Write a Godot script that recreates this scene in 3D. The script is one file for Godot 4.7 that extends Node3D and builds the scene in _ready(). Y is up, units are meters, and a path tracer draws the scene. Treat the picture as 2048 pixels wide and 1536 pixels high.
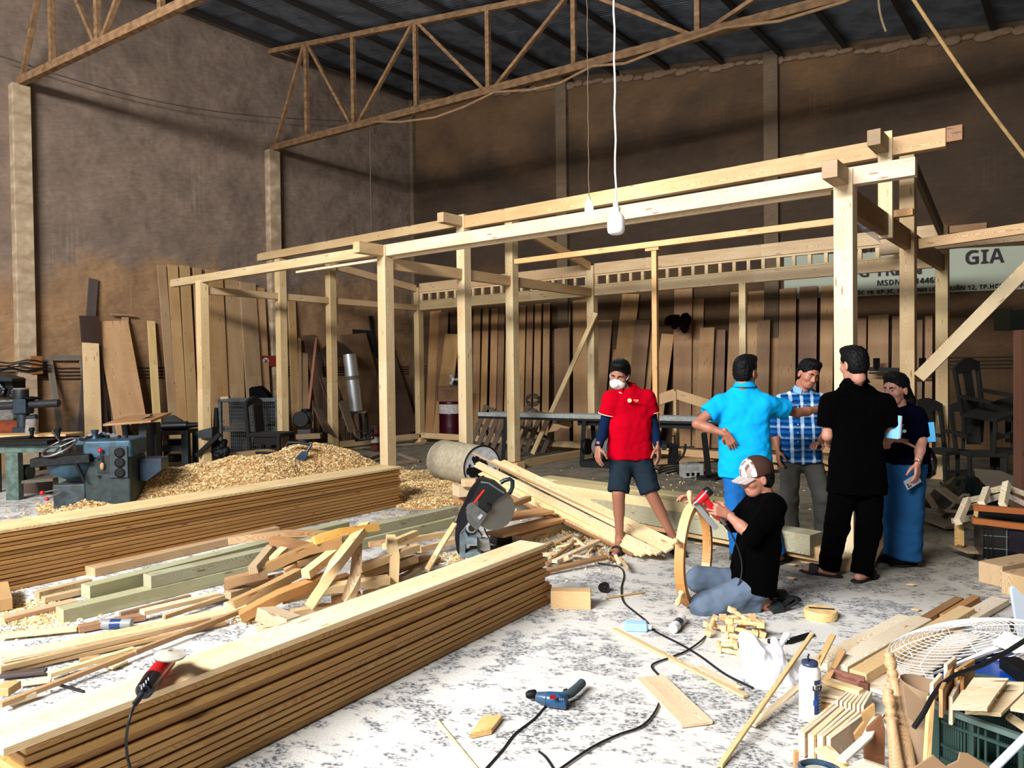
extends Node3D
# ---------------------------------------------------------------- camera model, used to place things in metres
const F := 1486.07
var CAM_B := Basis(Vector3.RIGHT, -0.0182) * Basis(Vector3.BACK, -0.0118)
const EYE := Vector3(0, 1.55, 0)
var rng := RandomNumberGenerator.new()
var M := {}
var counts := {}

# ---------------------------------------------------------------- mesh builder
class MB:
	var V := PackedVector3Array()
	var N := PackedVector3Array()
	var U := PackedVector2Array()
	var C := PackedColorArray()
	var I := PackedInt32Array()
	var col := Color.WHITE

	func vert(p: Vector3, n: Vector3, uv := Vector2.ZERO) -> int:
		V.append(p); N.append(n); U.append(uv); C.append(col)
		return V.size() - 1

	func tri(a: int, b: int, c: int) -> void:
		var g := (V[b] - V[a]).cross(V[c] - V[a])
		if g.dot(N[a] + N[b] + N[c]) > 0.0:
			I.append(a); I.append(c); I.append(b)
		else:
			I.append(a); I.append(b); I.append(c)

	func quad(a: int, b: int, c: int, d: int) -> void:
		tri(a, b, c); tri(a, c, d)

	func face(a: Vector3, b: Vector3, c: Vector3, d: Vector3, out: Vector3) -> void:
		var n := (b - a).cross(c - a).normalized()
		if n.dot(out) < 0.0: n = -n
		var w := a.distance_to(b); var h := b.distance_to(c)
		quad(vert(a, n, Vector2(0, 0)), vert(b, n, Vector2(w, 0)), vert(c, n, Vector2(w, h)), vert(d, n, Vector2(0, h)))

	# chamfered box; x is the grain direction
	func box(c: Vector3, s: Vector3, bas := Basis.IDENTITY, bev := 0.003, uvo := Vector2.ZERO) -> MB:
		var h := s * 0.5
		bev = minf(bev, minf(h.x, minf(h.y, h.z)) * 0.45)
		var id := {}
		for ax in 3:
			for sg in [-1, 1]:
				var n := Vector3.ZERO
				n[ax] = sg
				var p := (ax + 1) % 3
				var q := (ax + 2) % 3
				for sp in [-1, 1]:
					for sq in [-1, 1]:
						var v := Vector3.ZERO
						v[ax] = sg * h[ax]
						v[p] = sp * (h[p] - bev)
						v[q] = sq * (h[q] - bev)
						var uv: Vector2
						if ax == 0: uv = Vector2(v.y * 0.3, v.z * 2.0)
						elif ax == 1: uv = Vector2(v.x * 0.5, v.z * 2.0)
						else: uv = Vector2(v.x * 0.5, v.y * 2.0 + 0.37)
						id[Vector4i(ax, sg, sp, sq)] = vert(c + bas * v, bas * n, uv + uvo)
				quad(id[Vector4i(ax, sg, -1, -1)], id[Vector4i(ax, sg, 1, -1)], id[Vector4i(ax, sg, 1, 1)], id[Vector4i(ax, sg, -1, 1)])
		for ax in 3:  # edge strips between the face across ax and the next one
			var p := (ax + 1) % 3
			for sa in [-1, 1]:
				for sp in [-1, 1]:
					# face ax keys (p,q), face p keys (q,ax)
					quad(id[Vector4i(ax, sa, sp, -1)], id[Vector4i(ax, sa, sp, 1)], id[Vector4i(p, sp, 1, sa)], id[Vector4i(p, sp, -1, sa)])
		for sx in [-1, 1]:
			for sy in [-1, 1]:
				for sz in [-1, 1]:
					tri(id[Vector4i(0, sx, sy, sz)], id[Vector4i(1, sy, sz, sx)], id[Vector4i(2, sz, sx, sy)])
		return self

	# box between two points: width along side, thickness across
	func bar(a: Vector3, b: Vector3, w: float, t: float, up := Vector3.UP, bev := 0.003, uvo := Vector2.ZERO) -> MB:
		var x := (b - a).normalized()
		var y := (up - x * up.dot(x))
		if y.length() < 1e-4: y = Vector3.BACK - x * x.z
		y = y.normalized()
		return box((a + b) * 0.5, Vector3(a.distance_to(b), t, w), Basis(x, y, x.cross(y)), bev, uvo)

	func lathe(prof: Array, xf := Transform3D(), seg := 20, caps := true) -> MB:
		var rows := []
		var k := prof.size()
		for i in k:
			var p: Vector2 = prof[i]
			var t0: Vector2 = prof[maxi(i - 1, 0)]
			var t1: Vector2 = prof[mini(i + 1, k - 1)]
			var t := (t1 - t0).normalized()
			var row := []
			for j in seg + 1:
				var a := TAU * j / seg
				var n := Vector3(cos(a) * t.y, -t.x, sin(a) * t.y)
				row.append(vert(xf * Vector3(cos(a) * p.x, p.y, sin(a) * p.x), (xf.basis * n).normalized(), Vector2(float(j) / seg, p.y)))
			rows.append(row)
		for i in k - 1:
			for j in seg:
				quad(rows[i][j], rows[i][j + 1], rows[i + 1][j + 1], rows[i + 1][j])
		if caps:
			for e in [0, k - 1]:
				var p: Vector2 = prof[e]
				if p.x < 1e-4: continue
				var n: Vector3 = xf.basis.y.normalized() * (1.0 if (e > 0) == (prof[k - 1].y > prof[0].y) else -1.0)
				var cc := vert(xf * Vector3(0, p.y, 0), n)
				var ring := []
				for j in seg + 1:
					var a := TAU * j / seg
					ring.append(vert(xf * Vector3(cos(a) * p.x, p.y, sin(a) * p.x), n, Vector2(cos(a), sin(a)) * 0.5))
				for j in seg: tri(cc, ring[j], ring[j + 1])
		return self

	func cyl(a: Vector3, b: Vector3, r: float, r2 := -1.0, seg := 14, bev := 0.0) -> MB:
		if r2 < 0.0: r2 = r
		var y := (b - a).normalized()
		var x := y.cross(Vector3.UP if absf(y.y) < 0.9 else Vector3.RIGHT).normalized()
		var xf := Transform3D(Basis(x, y, x.cross(y)), a)
		var l := a.distance_to(b)
		if bev > 0.0:
			return lathe([Vector2(r - bev, 0), Vector2(r, bev), Vector2(r2, l - bev), Vector2(r2 - bev, l)], xf, seg)
		return lathe([Vector2(r, 0), Vector2(r2, l)], xf, seg)

	func tube(pts: Array, r: float, seg := 8) -> MB:
		var rows := []
		var x := Vector3.ZERO
		for i in pts.size():
			var t: Vector3 = (pts[mini(i + 1, pts.size() - 1)] - pts[maxi(i - 1, 0)]).normalized()
			if i == 0: x = t.cross(Vector3.UP if absf(t.y) < 0.9 else Vector3.RIGHT).normalized()
			x = (x - t * x.dot(t)).normalized()
			var y := t.cross(x)
			var row := []
			for j in seg + 1:
				var a := TAU * j / seg
				var n := x * cos(a) + y * sin(a)
				row.append(vert(pts[i] + n * r, n, Vector2(float(j) / seg, i * 0.1)))
			rows.append(row)
		for i in pts.size() - 1:
			for j in seg: quad(rows[i][j], rows[i][j + 1], rows[i + 1][j + 1], rows[i + 1][j])
		for e in [0, pts.size() - 1]:
			var n: Vector3 = (pts[0] - pts[1]).normalized() if e == 0 else (pts[e] - pts[e - 1]).normalized()
			var cc := vert(pts[e], n)
			var ring := []
			for j in seg + 1: ring.append(vert(V[rows[e][j]], n))
			for j in seg: tri(cc, ring[j], ring[j + 1])
		return self

	# ribbon-like solid along a bent centre line: width w (across side), thickness t (along up)
	func bent(pts: Array, w: float, t: float, up: Vector3, uvo := Vector2.ZERO) -> MB:
		var rings := []
		var s := 0.0
		for i in pts.size():
			var tan: Vector3 = (pts[mini(i + 1, pts.size() - 1)] - pts[maxi(i - 1, 0)]).normalized()
			var y := (up - tan * up.dot(tan)).normalized()
			var z := tan.cross(y)
			if i: s += pts[i].distance_to(pts[i - 1])
			rings.append([pts[i], y, z, s, tan])
		for f in 4:
			var prev := []
			for r in rings:
				var y: Vector3 = r[1]; var z: Vector3 = r[2]; var p: Vector3 = r[0]
				var n: Vector3 = [y, z, -y, -z][f]
				var o: Vector3 = [z, -y, -z, y][f]
				var hn: float = (t if f % 2 == 0 else w) * 0.5
				var ho: float = (w if f % 2 == 0 else t) * 0.5
				var cur := [vert(p + n * hn - o * ho, n, Vector2(r[3] * 0.5, -ho * 2.0 + f * 0.3) + uvo), vert(p + n * hn + o * ho, n, Vector2(r[3] * 0.5, ho * 2.0 + f * 0.3) + uvo)]
				if prev: quad(prev[0], prev[1], cur[1], cur[0])
				prev = cur
		for e in [0, rings.size() - 1]:
			var r = rings[e]
			var n: Vector3 = r[4] * (-1.0 if e == 0 else 1.0)
			var q := []
			for k in [[-1, -1], [1, -1], [1, 1], [-1, 1]]:
				q.append(vert(r[0] + r[1] * t * 0.5 * k[0] + r[2] * w * 0.5 * k[1], n, Vector2(k[0] * t * 0.3, k[1] * w) * 0.5 + uvo))
			quad(q[0], q[1], q[2], q[3])
		return self

	func prism(poly: PackedVector2Array, depth: float, xf := Transform3D(), smooth := false) -> MB:
		var ix := Geometry2D.triangulate_polygon(poly)
		for sg in [-0.5, 0.5]:
			var n := (xf.basis * Vector3(0, 0, sg)).normalized()
			var b := V.size()
			for p in poly: vert(xf * Vector3(p.x, p.y, depth * sg), n, Vector2(p.x * 0.5, p.y * 2.0))
			for i in range(0, ix.size(), 3): tri(b + ix[i], b + ix[i + 1], b + ix[i + 2])
		var k := poly.size()
		var ccw := 0.0
		for i in k: ccw += poly[i].cross(poly[(i + 1) % k])
		var sgn := 1.0 if ccw > 0 else -1.0
		for i in k:
			var a := poly[i]; var b2 := poly[(i + 1) % k]
			var e := (b2 - a).normalized()
			var n2 := Vector2(e.y, -e.x) * sgn
			var na := n2; var nb := n2
			if smooth:
				var pe := (a - poly[(i + k - 1) % k]).normalized(); var ne := (poly[(i + 2) % k] - b2).normalized()
				na = (n2 + Vector2(pe.y, -pe.x) * sgn).normalized(); nb = (n2 + Vector2(ne.y, -ne.x) * sgn).normalized()
			var A := (xf.basis * Vector3(na.x, na.y, 0)).normalized(); var B := (xf.basis * Vector3(nb.x, nb.y, 0)).normalized()
			var h := depth * 0.5
			quad(vert(xf * Vector3(a.x, a.y, -h), A, Vector2(a.x, 0)), vert(xf * Vector3(b2.x, b2.y, -h), B, Vector2(b2.x, 0)), vert(xf * Vector3(b2.x, b2.y, h), B, Vector2(b2.x, depth)), vert(xf * Vector3(a.x, a.y, h), A, Vector2(a.x, depth)))
		return self

	func ball(c: Vector3, r: Vector3, bas := Basis.IDENTITY, seg := 14) -> MB:
		var rows := []
		for i in seg / 2 + 1:
			var t := PI * i / (seg / 2)
			var row := []
			for j in seg + 1:
				var a := TAU * j / seg
				var d := Vector3(sin(t) * cos(a), cos(t), sin(t) * sin(a))
				row.append(vert(c + bas * (d * r), (bas * (d / r)).normalized(), Vector2(float(j) / seg, t / PI)))
			rows.append(row)
		for i in seg / 2:
			for j in seg: quad(rows[i][j], rows[i][j + 1], rows[i + 1][j + 1], rows[i + 1][j])
		return self

	func grid(rows: Array, out := Vector3.UP, double := false) -> MB:  # rows of points, smooth
		var h := rows.size(); var w: int = rows[0].size()
		var b := V.size()
		for i in h:
			for j in w:
				var du: Vector3 = rows[i][mini(j + 1, w - 1)] - rows[i][maxi(j - 1, 0)]
				var dv: Vector3 = rows[mini(i + 1, h - 1)][j] - rows[maxi(i - 1, 0)][j]
				var n := du.cross(dv).normalized()
				if n.dot(out) < 0.0: n = -n
				vert(rows[i][j], n, Vector2(float(j) / (w - 1), float(i) / (h - 1)))
		for i in h - 1:
			for j in w - 1: quad(b + i * w + j, b + i * w + j + 1, b + (i + 1) * w + j + 1, b + (i + 1) * w + j)
		return self

	func done() -> ArrayMesh:
		var a := []
		a.resize(Mesh.ARRAY_MAX)
		a[Mesh.ARRAY_VERTEX] = V; a[Mesh.ARRAY_NORMAL] = N; a[Mesh.ARRAY_TEX_UV] = U; a[Mesh.ARRAY_COLOR] = C; a[Mesh.ARRAY_INDEX] = I
		var m := ArrayMesh.new()
		m.add_surface_from_arrays(Mesh.PRIMITIVE_TRIANGLES, a)
		return m

func mb(c := Color.WHITE) -> MB:
	var b := MB.new()
	b.col = c.srgb_to_linear()
	return b

# ---------------------------------------------------------------- naming
func numbered(called: String, under: String) -> String:
	var k := under + "/" + called
	counts[k] = counts.get(k, -1) + 1
	return called if counts[k] == 0 else "%s_%03d" % [called, counts[k]]

func tag(o: Node3D, label: String, category := "", group := "", kind := "") -> Node3D:
	if label: o.set_meta("label", label)
	if category: o.set_meta("category", category)
	if group: o.set_meta("group", group)
	if kind: o.set_meta("kind", kind)
	return o

func thing(called: String, label: String, category: String, group := "", at := Vector3.ZERO, kind := "") -> Node3D:
	var o := Node3D.new()
	o.name = numbered(called, "")
	o.position = at
	add_child(o, true)
	return tag(o, label, category, group, kind)

func solid(called: String, label: String, category: String, mesh: Mesh, mat: Material, group := "", kind := "") -> MeshInstance3D:
	var o := MeshInstance3D.new()
	o.name = numbered(called, "")
	o.mesh = mesh
	o.material_override = mat
	add_child(o, true)
	tag(o, label, category, group, kind)
	return o

# a part; its mesh is given in world coordinates and moved into the parent's frame
func part(parent: Node3D, called: String, mesh: Mesh, mat: Material, label := "") -> MeshInstance3D:
	var o := MeshInstance3D.new()
	o.name = numbered(called, str(parent.get_instance_id()))
	o.mesh = mesh
	o.material_override = mat
	parent.add_child(o, true)
	var w := Transform3D()
	var q: Node = parent
	while q is Node3D and q != self:
		w = (q as Node3D).transform * w
		q = q.get_parent()
	o.transform = w.affine_inverse()
	if label: o.set_meta("label", label)
	return o

const NTH := ["first", "second", "third", "fourth", "fifth", "sixth", "seventh", "eighth", "ninth", "tenth", "eleventh", "twelfth", "thirteenth", "fourteenth", "fifteenth", "sixteenth", "seventeenth", "eighteenth", "nineteenth", "twentieth"]
func nth(i: int) -> String:
	return NTH[i] if i < 20 else ["twenty-" + NTH[i - 20] if i < 29 else "thirtieth", "thirty-" + NTH[i - 30] if i < 39 and i >= 30 else "fortieth"][0 if i < 30 else 1]

# ---------------------------------------------------------------- from the photograph's frame to metres
func ray(px: float, py: float) -> Vector3:
	return CAM_B * Vector3((px - 1024.0) / F, -(py - 768.0) / F, -1.0)

func G(px: float, py: float, h := 0.0) -> Vector3:  # where the sight line meets the level h
	var r := ray(px, py)
	return EYE + r * ((h - EYE.y) / r.y)

func AT(px: float, py: float, depth: float) -> Vector3:  # the point that far in front of the camera
	var r := ray(px, py)
	return EYE + r * (depth / -r.z)

func ON(px: float, py: float, p: Vector3, n: Vector3) -> Vector3:  # where it meets a plane
	var r := ray(px, py)
	return EYE + r * ((p - EYE).dot(n) / r.dot(n))

# house frame axes
const HA := Vector3(2.7823, 0, -6.0562)
const HR := Vector3(-0.7875, 0, -0.6163)
const HD := Vector3(0.6163, 0, -0.7875)
func H(l: float, d: float, y: float) -> Vector3:
	return HA + HR * l + HD * d + Vector3(0, y, 0)

# hall axes
const CORNER := Vector3(-2.52, 0, -19.08)
const LW := Vector3(-0.617, 0, 0.787)   # along the left wall, towards the camera
const BW := Vector3(0.835, 0, 0.55)     # along the back wall, to the right
var LN := Vector3(0.787, 0, 0.617)      # left wall's normal, into the hall
var BN := Vector3(-0.55, 0, 0.835)
const EAVE := 8.42
const FALL := 0.115

func wall_pt(px: float, py: float, left: bool, off := 0.0) -> Vector3:
	var n := LN if left else BN
	return ON(px, py, CORNER + n * off, n)

func wall_foot(px: float, left: bool, off: float) -> Vector3:  # floor point at that column of the picture, that far off the wall
	var p := wall_pt(px, 880, left, off)
	p.y = 0.0
	return p

func jit(a: float) -> float:
	return rng.randf_range(-a, a)

func uvr() -> Vector2:
	return Vector2(rng.randf(), rng.randf())
# ---------------------------------------------------------------- materials
func img(w: int, h: int, f: Callable) -> ImageTexture:
	var d := PackedByteArray()
	d.resize(w * h * 3)
	var k := 0
	for y in h:
		for x in w:
			var c: Color = f.call(x, y)
			d[k] = int(clampf(c.r, 0, 1) * 255.0); d[k + 1] = int(clampf(c.g, 0, 1) * 255.0); d[k + 2] = int(clampf(c.b, 0, 1) * 255.0)
			k += 3
	return ImageTexture.create_from_image(Image.create_from_data(w, h, false, Image.FORMAT_RGB8, d))

func noise(freq: float, s: int, oct := 4, type := FastNoiseLite.TYPE_SIMPLEX_SMOOTH) -> FastNoiseLite:
	var n := FastNoiseLite.new()
	n.noise_type = type; n.frequency = freq; n.seed = s
	n.fractal_octaves = oct
	if oct < 2: n.fractal_type = FastNoiseLite.FRACTAL_NONE
	return n

func mat(called: String, c: Color, rough := 0.7, metal := 0.0) -> StandardMaterial3D:
	var m := StandardMaterial3D.new()
	m.resource_name = called
	m.albedo_color = c
	m.roughness = rough
	m.metallic = metal
	m.vertex_color_use_as_albedo = true
	M[called] = m
	return m

func noisy(m: StandardMaterial3D, scale: float, a: Color, b: Color, s: int, lo := 0.3, hi := 0.7) -> StandardMaterial3D:
	var t := NoiseTexture2D.new()
	t.width = 256; t.height = 256; t.seamless = true
	t.noise = noise(0.02, s, 5)
	var g := Gradient.new()
	g.set_color(0, a); g.set_color(1, b); g.set_offset(0, lo); g.set_offset(1, hi)
	t.color_ramp = g
	m.albedo_texture = t
	m.uv1_triplanar = true
	m.uv1_scale = Vector3.ONE * scale
	return m

func make_materials() -> void:
	# planed softwood: growth rings of a board sawn from a log, drifting along its length, with a few knots
	var n1 := noise(0.006, 3, 3); var n2 := noise(0.03, 5, 2); var n3 := noise(0.5, 7, 1)
	var W := 1024; var Hh := 512
	var knots := []
	var kr := RandomNumberGenerator.new(); kr.seed = 11
	for i in 6: knots.append(Vector3(kr.randf() * W, kr.randf() * Hh, kr.randf_range(3, 7)))
	var wood := func(x: int, y: int) -> Color:
		var u := float(x); var v := float(y)
		var band := floorf(v / 128.0)
		var vv := fposmod(v, 128.0) - 64.0 + band * 3.0
		var near := 1e9; var push := 0.0; var kc := 0.0
		for kn: Vector3 in knots:
			var dx := (u - kn.x) * 0.35; var dy := v - kn.y
			var q := sqrt(dx * dx + dy * dy)
			push += 14.0 * exp(-q * q / 220.0) * signf(dy + 0.01)
			if q < kn.z: kc = maxf(kc, 1.0 - q / kn.z * 0.4)
			elif q < kn.z * 1.7: kc = maxf(kc, 0.45 * (1.0 - (q - kn.z) / (kn.z * 0.7)))
		var depth := 26.0 + 30.0 * sin(TAU * u / W + band * 1.7) + 34.0 * n1.get_noise_2d(u * 0.55, band * 90.0)
		var yy := vv + 10.0 * n1.get_noise_2d(u * 0.5 + 900.0, v * 0.3) + push
		var r := sqrt(yy * yy + depth * depth) * 0.19 + n2.get_noise_2d(u * 0.08, v) * 0.35
		var ph := fposmod(r, 1.0)
		var late := pow(ph, 2.6) * (1.0 - smoothstep(0.93, 1.0, ph))
		var fine := n3.get_noise_2d(u * 0.06, v * 1.4)
		var g := clampf(late * 0.75 + fine * 0.16 + n2.get_noise_2d(u * 0.05, v * 0.1 + 300.0) * 0.25 + 0.05, 0.0, 1.0)
		var c := Color(1.0, 0.99, 0.975).lerp(Color(0.77, 0.63, 0.46), clampf(g * 1.15, 0, 1))
		return c.lerp(Color(0.56, 0.38, 0.25), clampf(kc, 0.0, 0.7))
	var wt := img(W, Hh, wood)
	var m := mat("pine", Color.WHITE, 0.62)
	m.albedo_texture = wt
	m.texture_repeat = true
	m = mat("dull_pine", Color(0.93, 0.93, 0.93), 0.85)
	m.albedo_texture = wt
	# plaster under years of wood dust
	var a1 := noise(0.010, 21, 5); var a2 := noise(0.05, 22, 3); var a3 := noise(0.35, 23, 2); var a4 := noise(0.02, 24, 4)
	var plaster := func(x: int, y: int) -> Color:
		var v := 0.5 + 0.5 * a1.get_noise_2d(x, y) + 0.16 * a2.get_noise_2d(x, y * 0.8) + 0.10 * a3.get_noise_2d(x, y)
		var run := maxf(0.0, a2.get_noise_2d(x * 3.5, y * 0.06) - 0.18) * smoothstep(0.1, 0.5, a1.get_noise_2d(x * 0.7 + 500.0, y * 0.4))
		var brush := absf(a2.get_noise_2d(x * 0.35 + 70.0, y * 1.5 + x * 0.5))
		var c := Color(0.48, 0.43, 0.385).lerp(Color(0.70, 0.62, 0.54), clampf(v, 0, 1))
		c = c.lerp(Color(0.72, 0.66, 0.58), clampf(run * 2.2, 0, 0.7))
		c = c.lerp(Color(0.36, 0.31, 0.27), clampf(0.28 - brush, 0, 1) * 0.8)
		return c
	m = mat("plaster", Color.WHITE, 0.92)
	m.albedo_texture = img(1024, 1024, plaster)
	m.uv1_triplanar = true; m.uv1_world_triplanar = true
	m.uv1_scale = Vector3.ONE * 0.11
	var pn := NoiseTexture2D.new()
	pn.width = 512; pn.height = 512; pn.seamless = true; pn.as_normal_map = true; pn.bump_strength = 5.0; pn.noise = noise(0.03, 31, 5)
	m.normal_enabled = true; m.normal_texture = pn; m.normal_scale = 0.55
	var pw := m.duplicate() as StandardMaterial3D
	pw.resource_name = "back_plaster"
	pw.albedo_color = Color(0.70, 0.66, 0.58)
	M.back_plaster = pw
	m = mat("concrete", Color(0.74, 0.66, 0.54), 0.9)
	noisy(m, 0.7, Color(0.80, 0.76, 0.72), Color(1, 1, 1), 33)
	# floor
	var f1 := noise(0.012, 41, 5); var f2 := noise(0.045, 42, 4); var f3 := noise(0.16, 43, 3); var f4 := noise(0.6, 44, 1); var f5 := noise(0.004, 45, 3)
	var floor_f := func(x: int, y: int) -> Color:
		var big := f5.get_noise_2d(x, y)
		var mid := f1.get_noise_2d(x + y * 0.3, y - x * 0.3)
		var scuff := f2.get_noise_2d(x * 0.55 + y * 0.5, y * 1.3 - x * 0.55)
		var s2 := f3.get_noise_2d(x * 0.6 + y * 0.35, y * 1.1 - x * 0.4)
		var wear := smoothstep(-0.16, 0.4, mid * 0.8 + scuff * 0.55 + big * 0.4)
		var dark := wear * smoothstep(-0.04, 0.36, s2 * 0.9 + f3.get_noise_2d(x * 2.6 + 50.0, y * 2.6) * 0.45 + scuff * 0.2)
		var c := Color(0.85, 0.835, 0.805).lerp(Color(0.77, 0.75, 0.70), clampf(0.5 + f3.get_noise_2d(x * 1.7, y * 1.7), 0, 1))
		c = c.lerp(Color(0.56, 0.56, 0.55), wear * 0.35)
		c = c.lerp(Color(0.25, 0.26, 0.28), clampf(dark * 0.95, 0, 0.8))
		return c * (1.0 + f4.get_noise_2d(x, y) * 0.09)
	m = mat("floor", Color.WHITE, 0.88)
	m.albedo_texture = img(1536, 1536, floor_f)
	m.uv1_triplanar = true; m.uv1_world_triplanar = true
	m.uv1_scale = Vector3.ONE * 0.185
	m.uv1_offset = Vector3(0.3, 0, 0.15)
	mat("roof_sheet", Color(0.44, 0.47, 0.51), 0.7, 0.0)
	noisy(M.roof_sheet, 0.4, Color(0.7, 0.7, 0.7), Color(1, 1, 1), 51)
	mat("purlin", Color(0.17, 0.15, 0.135), 0.85)
	mat("truss", Color(0.55, 0.42, 0.28), 0.8)
	noisy(M.truss, 1.5, Color(0.75, 0.72, 0.7), Color(1, 1, 1), 52)
	mat("plain", Color.WHITE, 0.7)
	mat("cloth", Color.WHITE, 0.95).metallic_specular = 0.15
	mat("skin", Color.WHITE, 0.55)
	mat("hair", Color(0.045, 0.043, 0.045), 0.6).metallic_specular = 0.22
	mat("gloss", Color.WHITE, 0.3)
	mat("metal", Color.WHITE, 0.38, 0.85)
	mat("iron", Color(0.22, 0.225, 0.23), 0.62, 0.45)
	noisy(M.iron, 3.0, Color(0.55, 0.5, 0.46), Color(1, 1, 1), 53)
	mat("rubber", Color(0.05, 0.05, 0.052), 0.6)
	mat("machine", Color.WHITE, 0.5, 0.1)
	noisy(M.machine, 1.6, Color(0.80, 0.78, 0.74), Color(1, 1, 1), 54, 0.3, 0.7)
	mat("dusty", Color.WHITE, 0.95)
	noisy(M.dusty, 2.5, Color(0.84, 0.81, 0.77), Color(1, 1, 1), 55, 0.2, 0.8)
	mat("card", Color.WHITE, 0.9)
# ---------------------------------------------------------------- the hall
func roof_y(p: Vector3) -> float:
	var q := p - CORNER
	# split along the two wall directions
	var det := BW.x * LW.z - BW.z * LW.x
	var s := (q.x * LW.z - q.z * LW.x) / det
	return EAVE + 0.13 - FALL * s

func slab(a: Vector3, b: Vector3, y0: float, y1a: float, y1b: float, thick: Vector3) -> MB:
	# wall piece between two floor points whose top may slope, thickness outwards
	var o := mb()
	var c := [a, b, b + thick, a + thick]
	var lo := []; var hi := []
	for i in 4:
		lo.append(c[i] + Vector3(0, y0, 0))
		hi.append(c[i] + Vector3(0, y1a if i == 0 or i == 3 else y1b, 0))
	o.face(lo[0], lo[1], hi[1], hi[0], -thick)
	o.face(lo[3], lo[2], hi[2], hi[3], thick)
	o.face(lo[0], lo[3], hi[3], hi[0], a - b)
	o.face(lo[1], lo[2], hi[2], hi[1], b - a)
	o.face(hi[0], hi[1], hi[2], hi[3], Vector3.UP)
	o.face(lo[0], lo[1], lo[2], lo[3], Vector3.DOWN)
	return o

func make_hall() -> void:
	var LEN := 27.0; var WID := 22.0
	var c := CORNER
	var cl := c + LW * LEN          # left wall's near end
	var cr := c + BW * WID          # back wall's right end
	var cf := cl + BW * WID
	var hole := func(a: Vector3, b: Vector3, fr0: float, fr1: float, top: float, thick: Vector3, called: String, m: Material, label: String) -> void:
		# a wall with one opening from the floor up to top, between two shares of its length
		var p := a.lerp(b, fr0); var q := a.lerp(b, fr1)
		var w := Node3D.new()
		w.name = called
		add_child(w)
		tag(w, label, "wall", "", "structure")
		part(w, "wall_panel", slab(a, p, 0, roof_y(a), roof_y(p), thick).done(), m)
		part(w, "wall_panel", slab(q, b, 0, roof_y(q), roof_y(b), thick).done(), m)
		part(w, "lintel", slab(p, q, top, roof_y(p), roof_y(q), thick).done(), m)
	tag(solid("wall_back", "long dusty brown plaster wall behind the timber frame", "wall", slab(c, cr, 0, roof_y(c), roof_y(cr), -BN * 0.25).done(), M.back_plaster), "", "", "", "structure")
	tag(solid("wall_left", "tall dusty plaster wall with pale streaks, running back to the corner", "wall", slab(c, c.lerp(cl, 0.62), 0, roof_y(c), roof_y(c), -LN * 0.25).done(), M.plaster), "", "", "", "structure")
	hole.call(c.lerp(cl, 0.62), cl, 0.12, 0.92, 6.8, -LN * 0.25, "wall_side", M.plaster, "near stretch of the plaster wall with a wide open doorway")
	hole.call(cl, cf, 0.06, 0.6, 5.4, LW * 0.25, "wall_front", M.plaster, "front wall with the wide open gateway that lets in daylight")
	tag(solid("wall_right", "plaster wall at the low side of the roof", "wall", slab(cr, cf, 0, roof_y(cr), roof_y(cf), BW * 0.25).done(), M.back_plaster), "", "", "", "structure")
	# left wall greyer above; both walls have a tan scratched coat below that ends in round trowel sweeps
	for k in 2:
		var dirv: Vector3 = LW if k == 0 else BW
		var nv: Vector3 = LN if k == 0 else BN
		var sk := mb()
		var fbk := sk.V.size()
		var sn := noise(0.5, 66 + k, 4)
		for i in 61:
			for j in 101:
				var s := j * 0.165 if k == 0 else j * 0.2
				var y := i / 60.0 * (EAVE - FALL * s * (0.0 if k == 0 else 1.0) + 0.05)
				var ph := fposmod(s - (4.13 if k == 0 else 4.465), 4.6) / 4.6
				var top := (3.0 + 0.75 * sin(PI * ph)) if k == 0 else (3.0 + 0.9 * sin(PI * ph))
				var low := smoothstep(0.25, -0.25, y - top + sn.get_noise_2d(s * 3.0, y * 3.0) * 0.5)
				var up := Color(0.83, 0.80, 0.78) if k == 0 else Color(0.62, 0.58, 0.55).lerp(Color(0.95, 0.86, 0.74), smoothstep(5.2, 7.8, y + sn.get_noise_2d(s, y) * 1.6))  # back wall: darker at mid-height, paler towards the roof
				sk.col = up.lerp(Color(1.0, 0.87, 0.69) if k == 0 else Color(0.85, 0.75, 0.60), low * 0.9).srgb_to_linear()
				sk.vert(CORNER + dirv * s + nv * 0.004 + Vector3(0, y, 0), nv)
		for i in 60:
			for j in 100: sk.quad(fbk + i * 101 + j, fbk + i * 101 + j + 1, fbk + (i + 1) * 101 + j + 1, fbk + (i + 1) * 101 + j)
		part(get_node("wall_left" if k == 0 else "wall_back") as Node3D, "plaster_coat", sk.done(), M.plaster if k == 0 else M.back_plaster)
	var fl := mb()
	fl.box(Vector3(2, -0.11, -6), Vector3(46, 0.2, 46), Basis.IDENTITY, 0.0)
	# sanding dust lies white where boards are finished; farther back tan sawdust, darkened also for the fading light
	var dust_fade := noise(0.35, 61, 4)
	var fb := fl.V.size()
	for i in 93:
		for j in 93:
			var x := -21.0 + j * 0.5; var zz := -29.0 + i * 0.5
			var far := smoothstep(5.2, 9.0, -zz + 0.5 * x + dust_fade.get_noise_2d(x, zz) * 2.2) * 1.0
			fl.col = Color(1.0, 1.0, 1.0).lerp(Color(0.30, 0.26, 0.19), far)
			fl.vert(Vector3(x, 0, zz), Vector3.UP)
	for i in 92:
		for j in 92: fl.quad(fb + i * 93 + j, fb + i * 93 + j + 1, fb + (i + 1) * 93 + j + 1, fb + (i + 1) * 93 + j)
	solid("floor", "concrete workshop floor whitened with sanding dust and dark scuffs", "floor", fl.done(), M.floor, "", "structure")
	# roof: corrugated sheets laid down the slope, on purlins that run with the left wall
	var roof := thing("ceiling", "corrugated metal roof on dark steel purlins", "ceiling", "", Vector3.ZERO, "structure")
	var sheet := mb()
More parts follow.
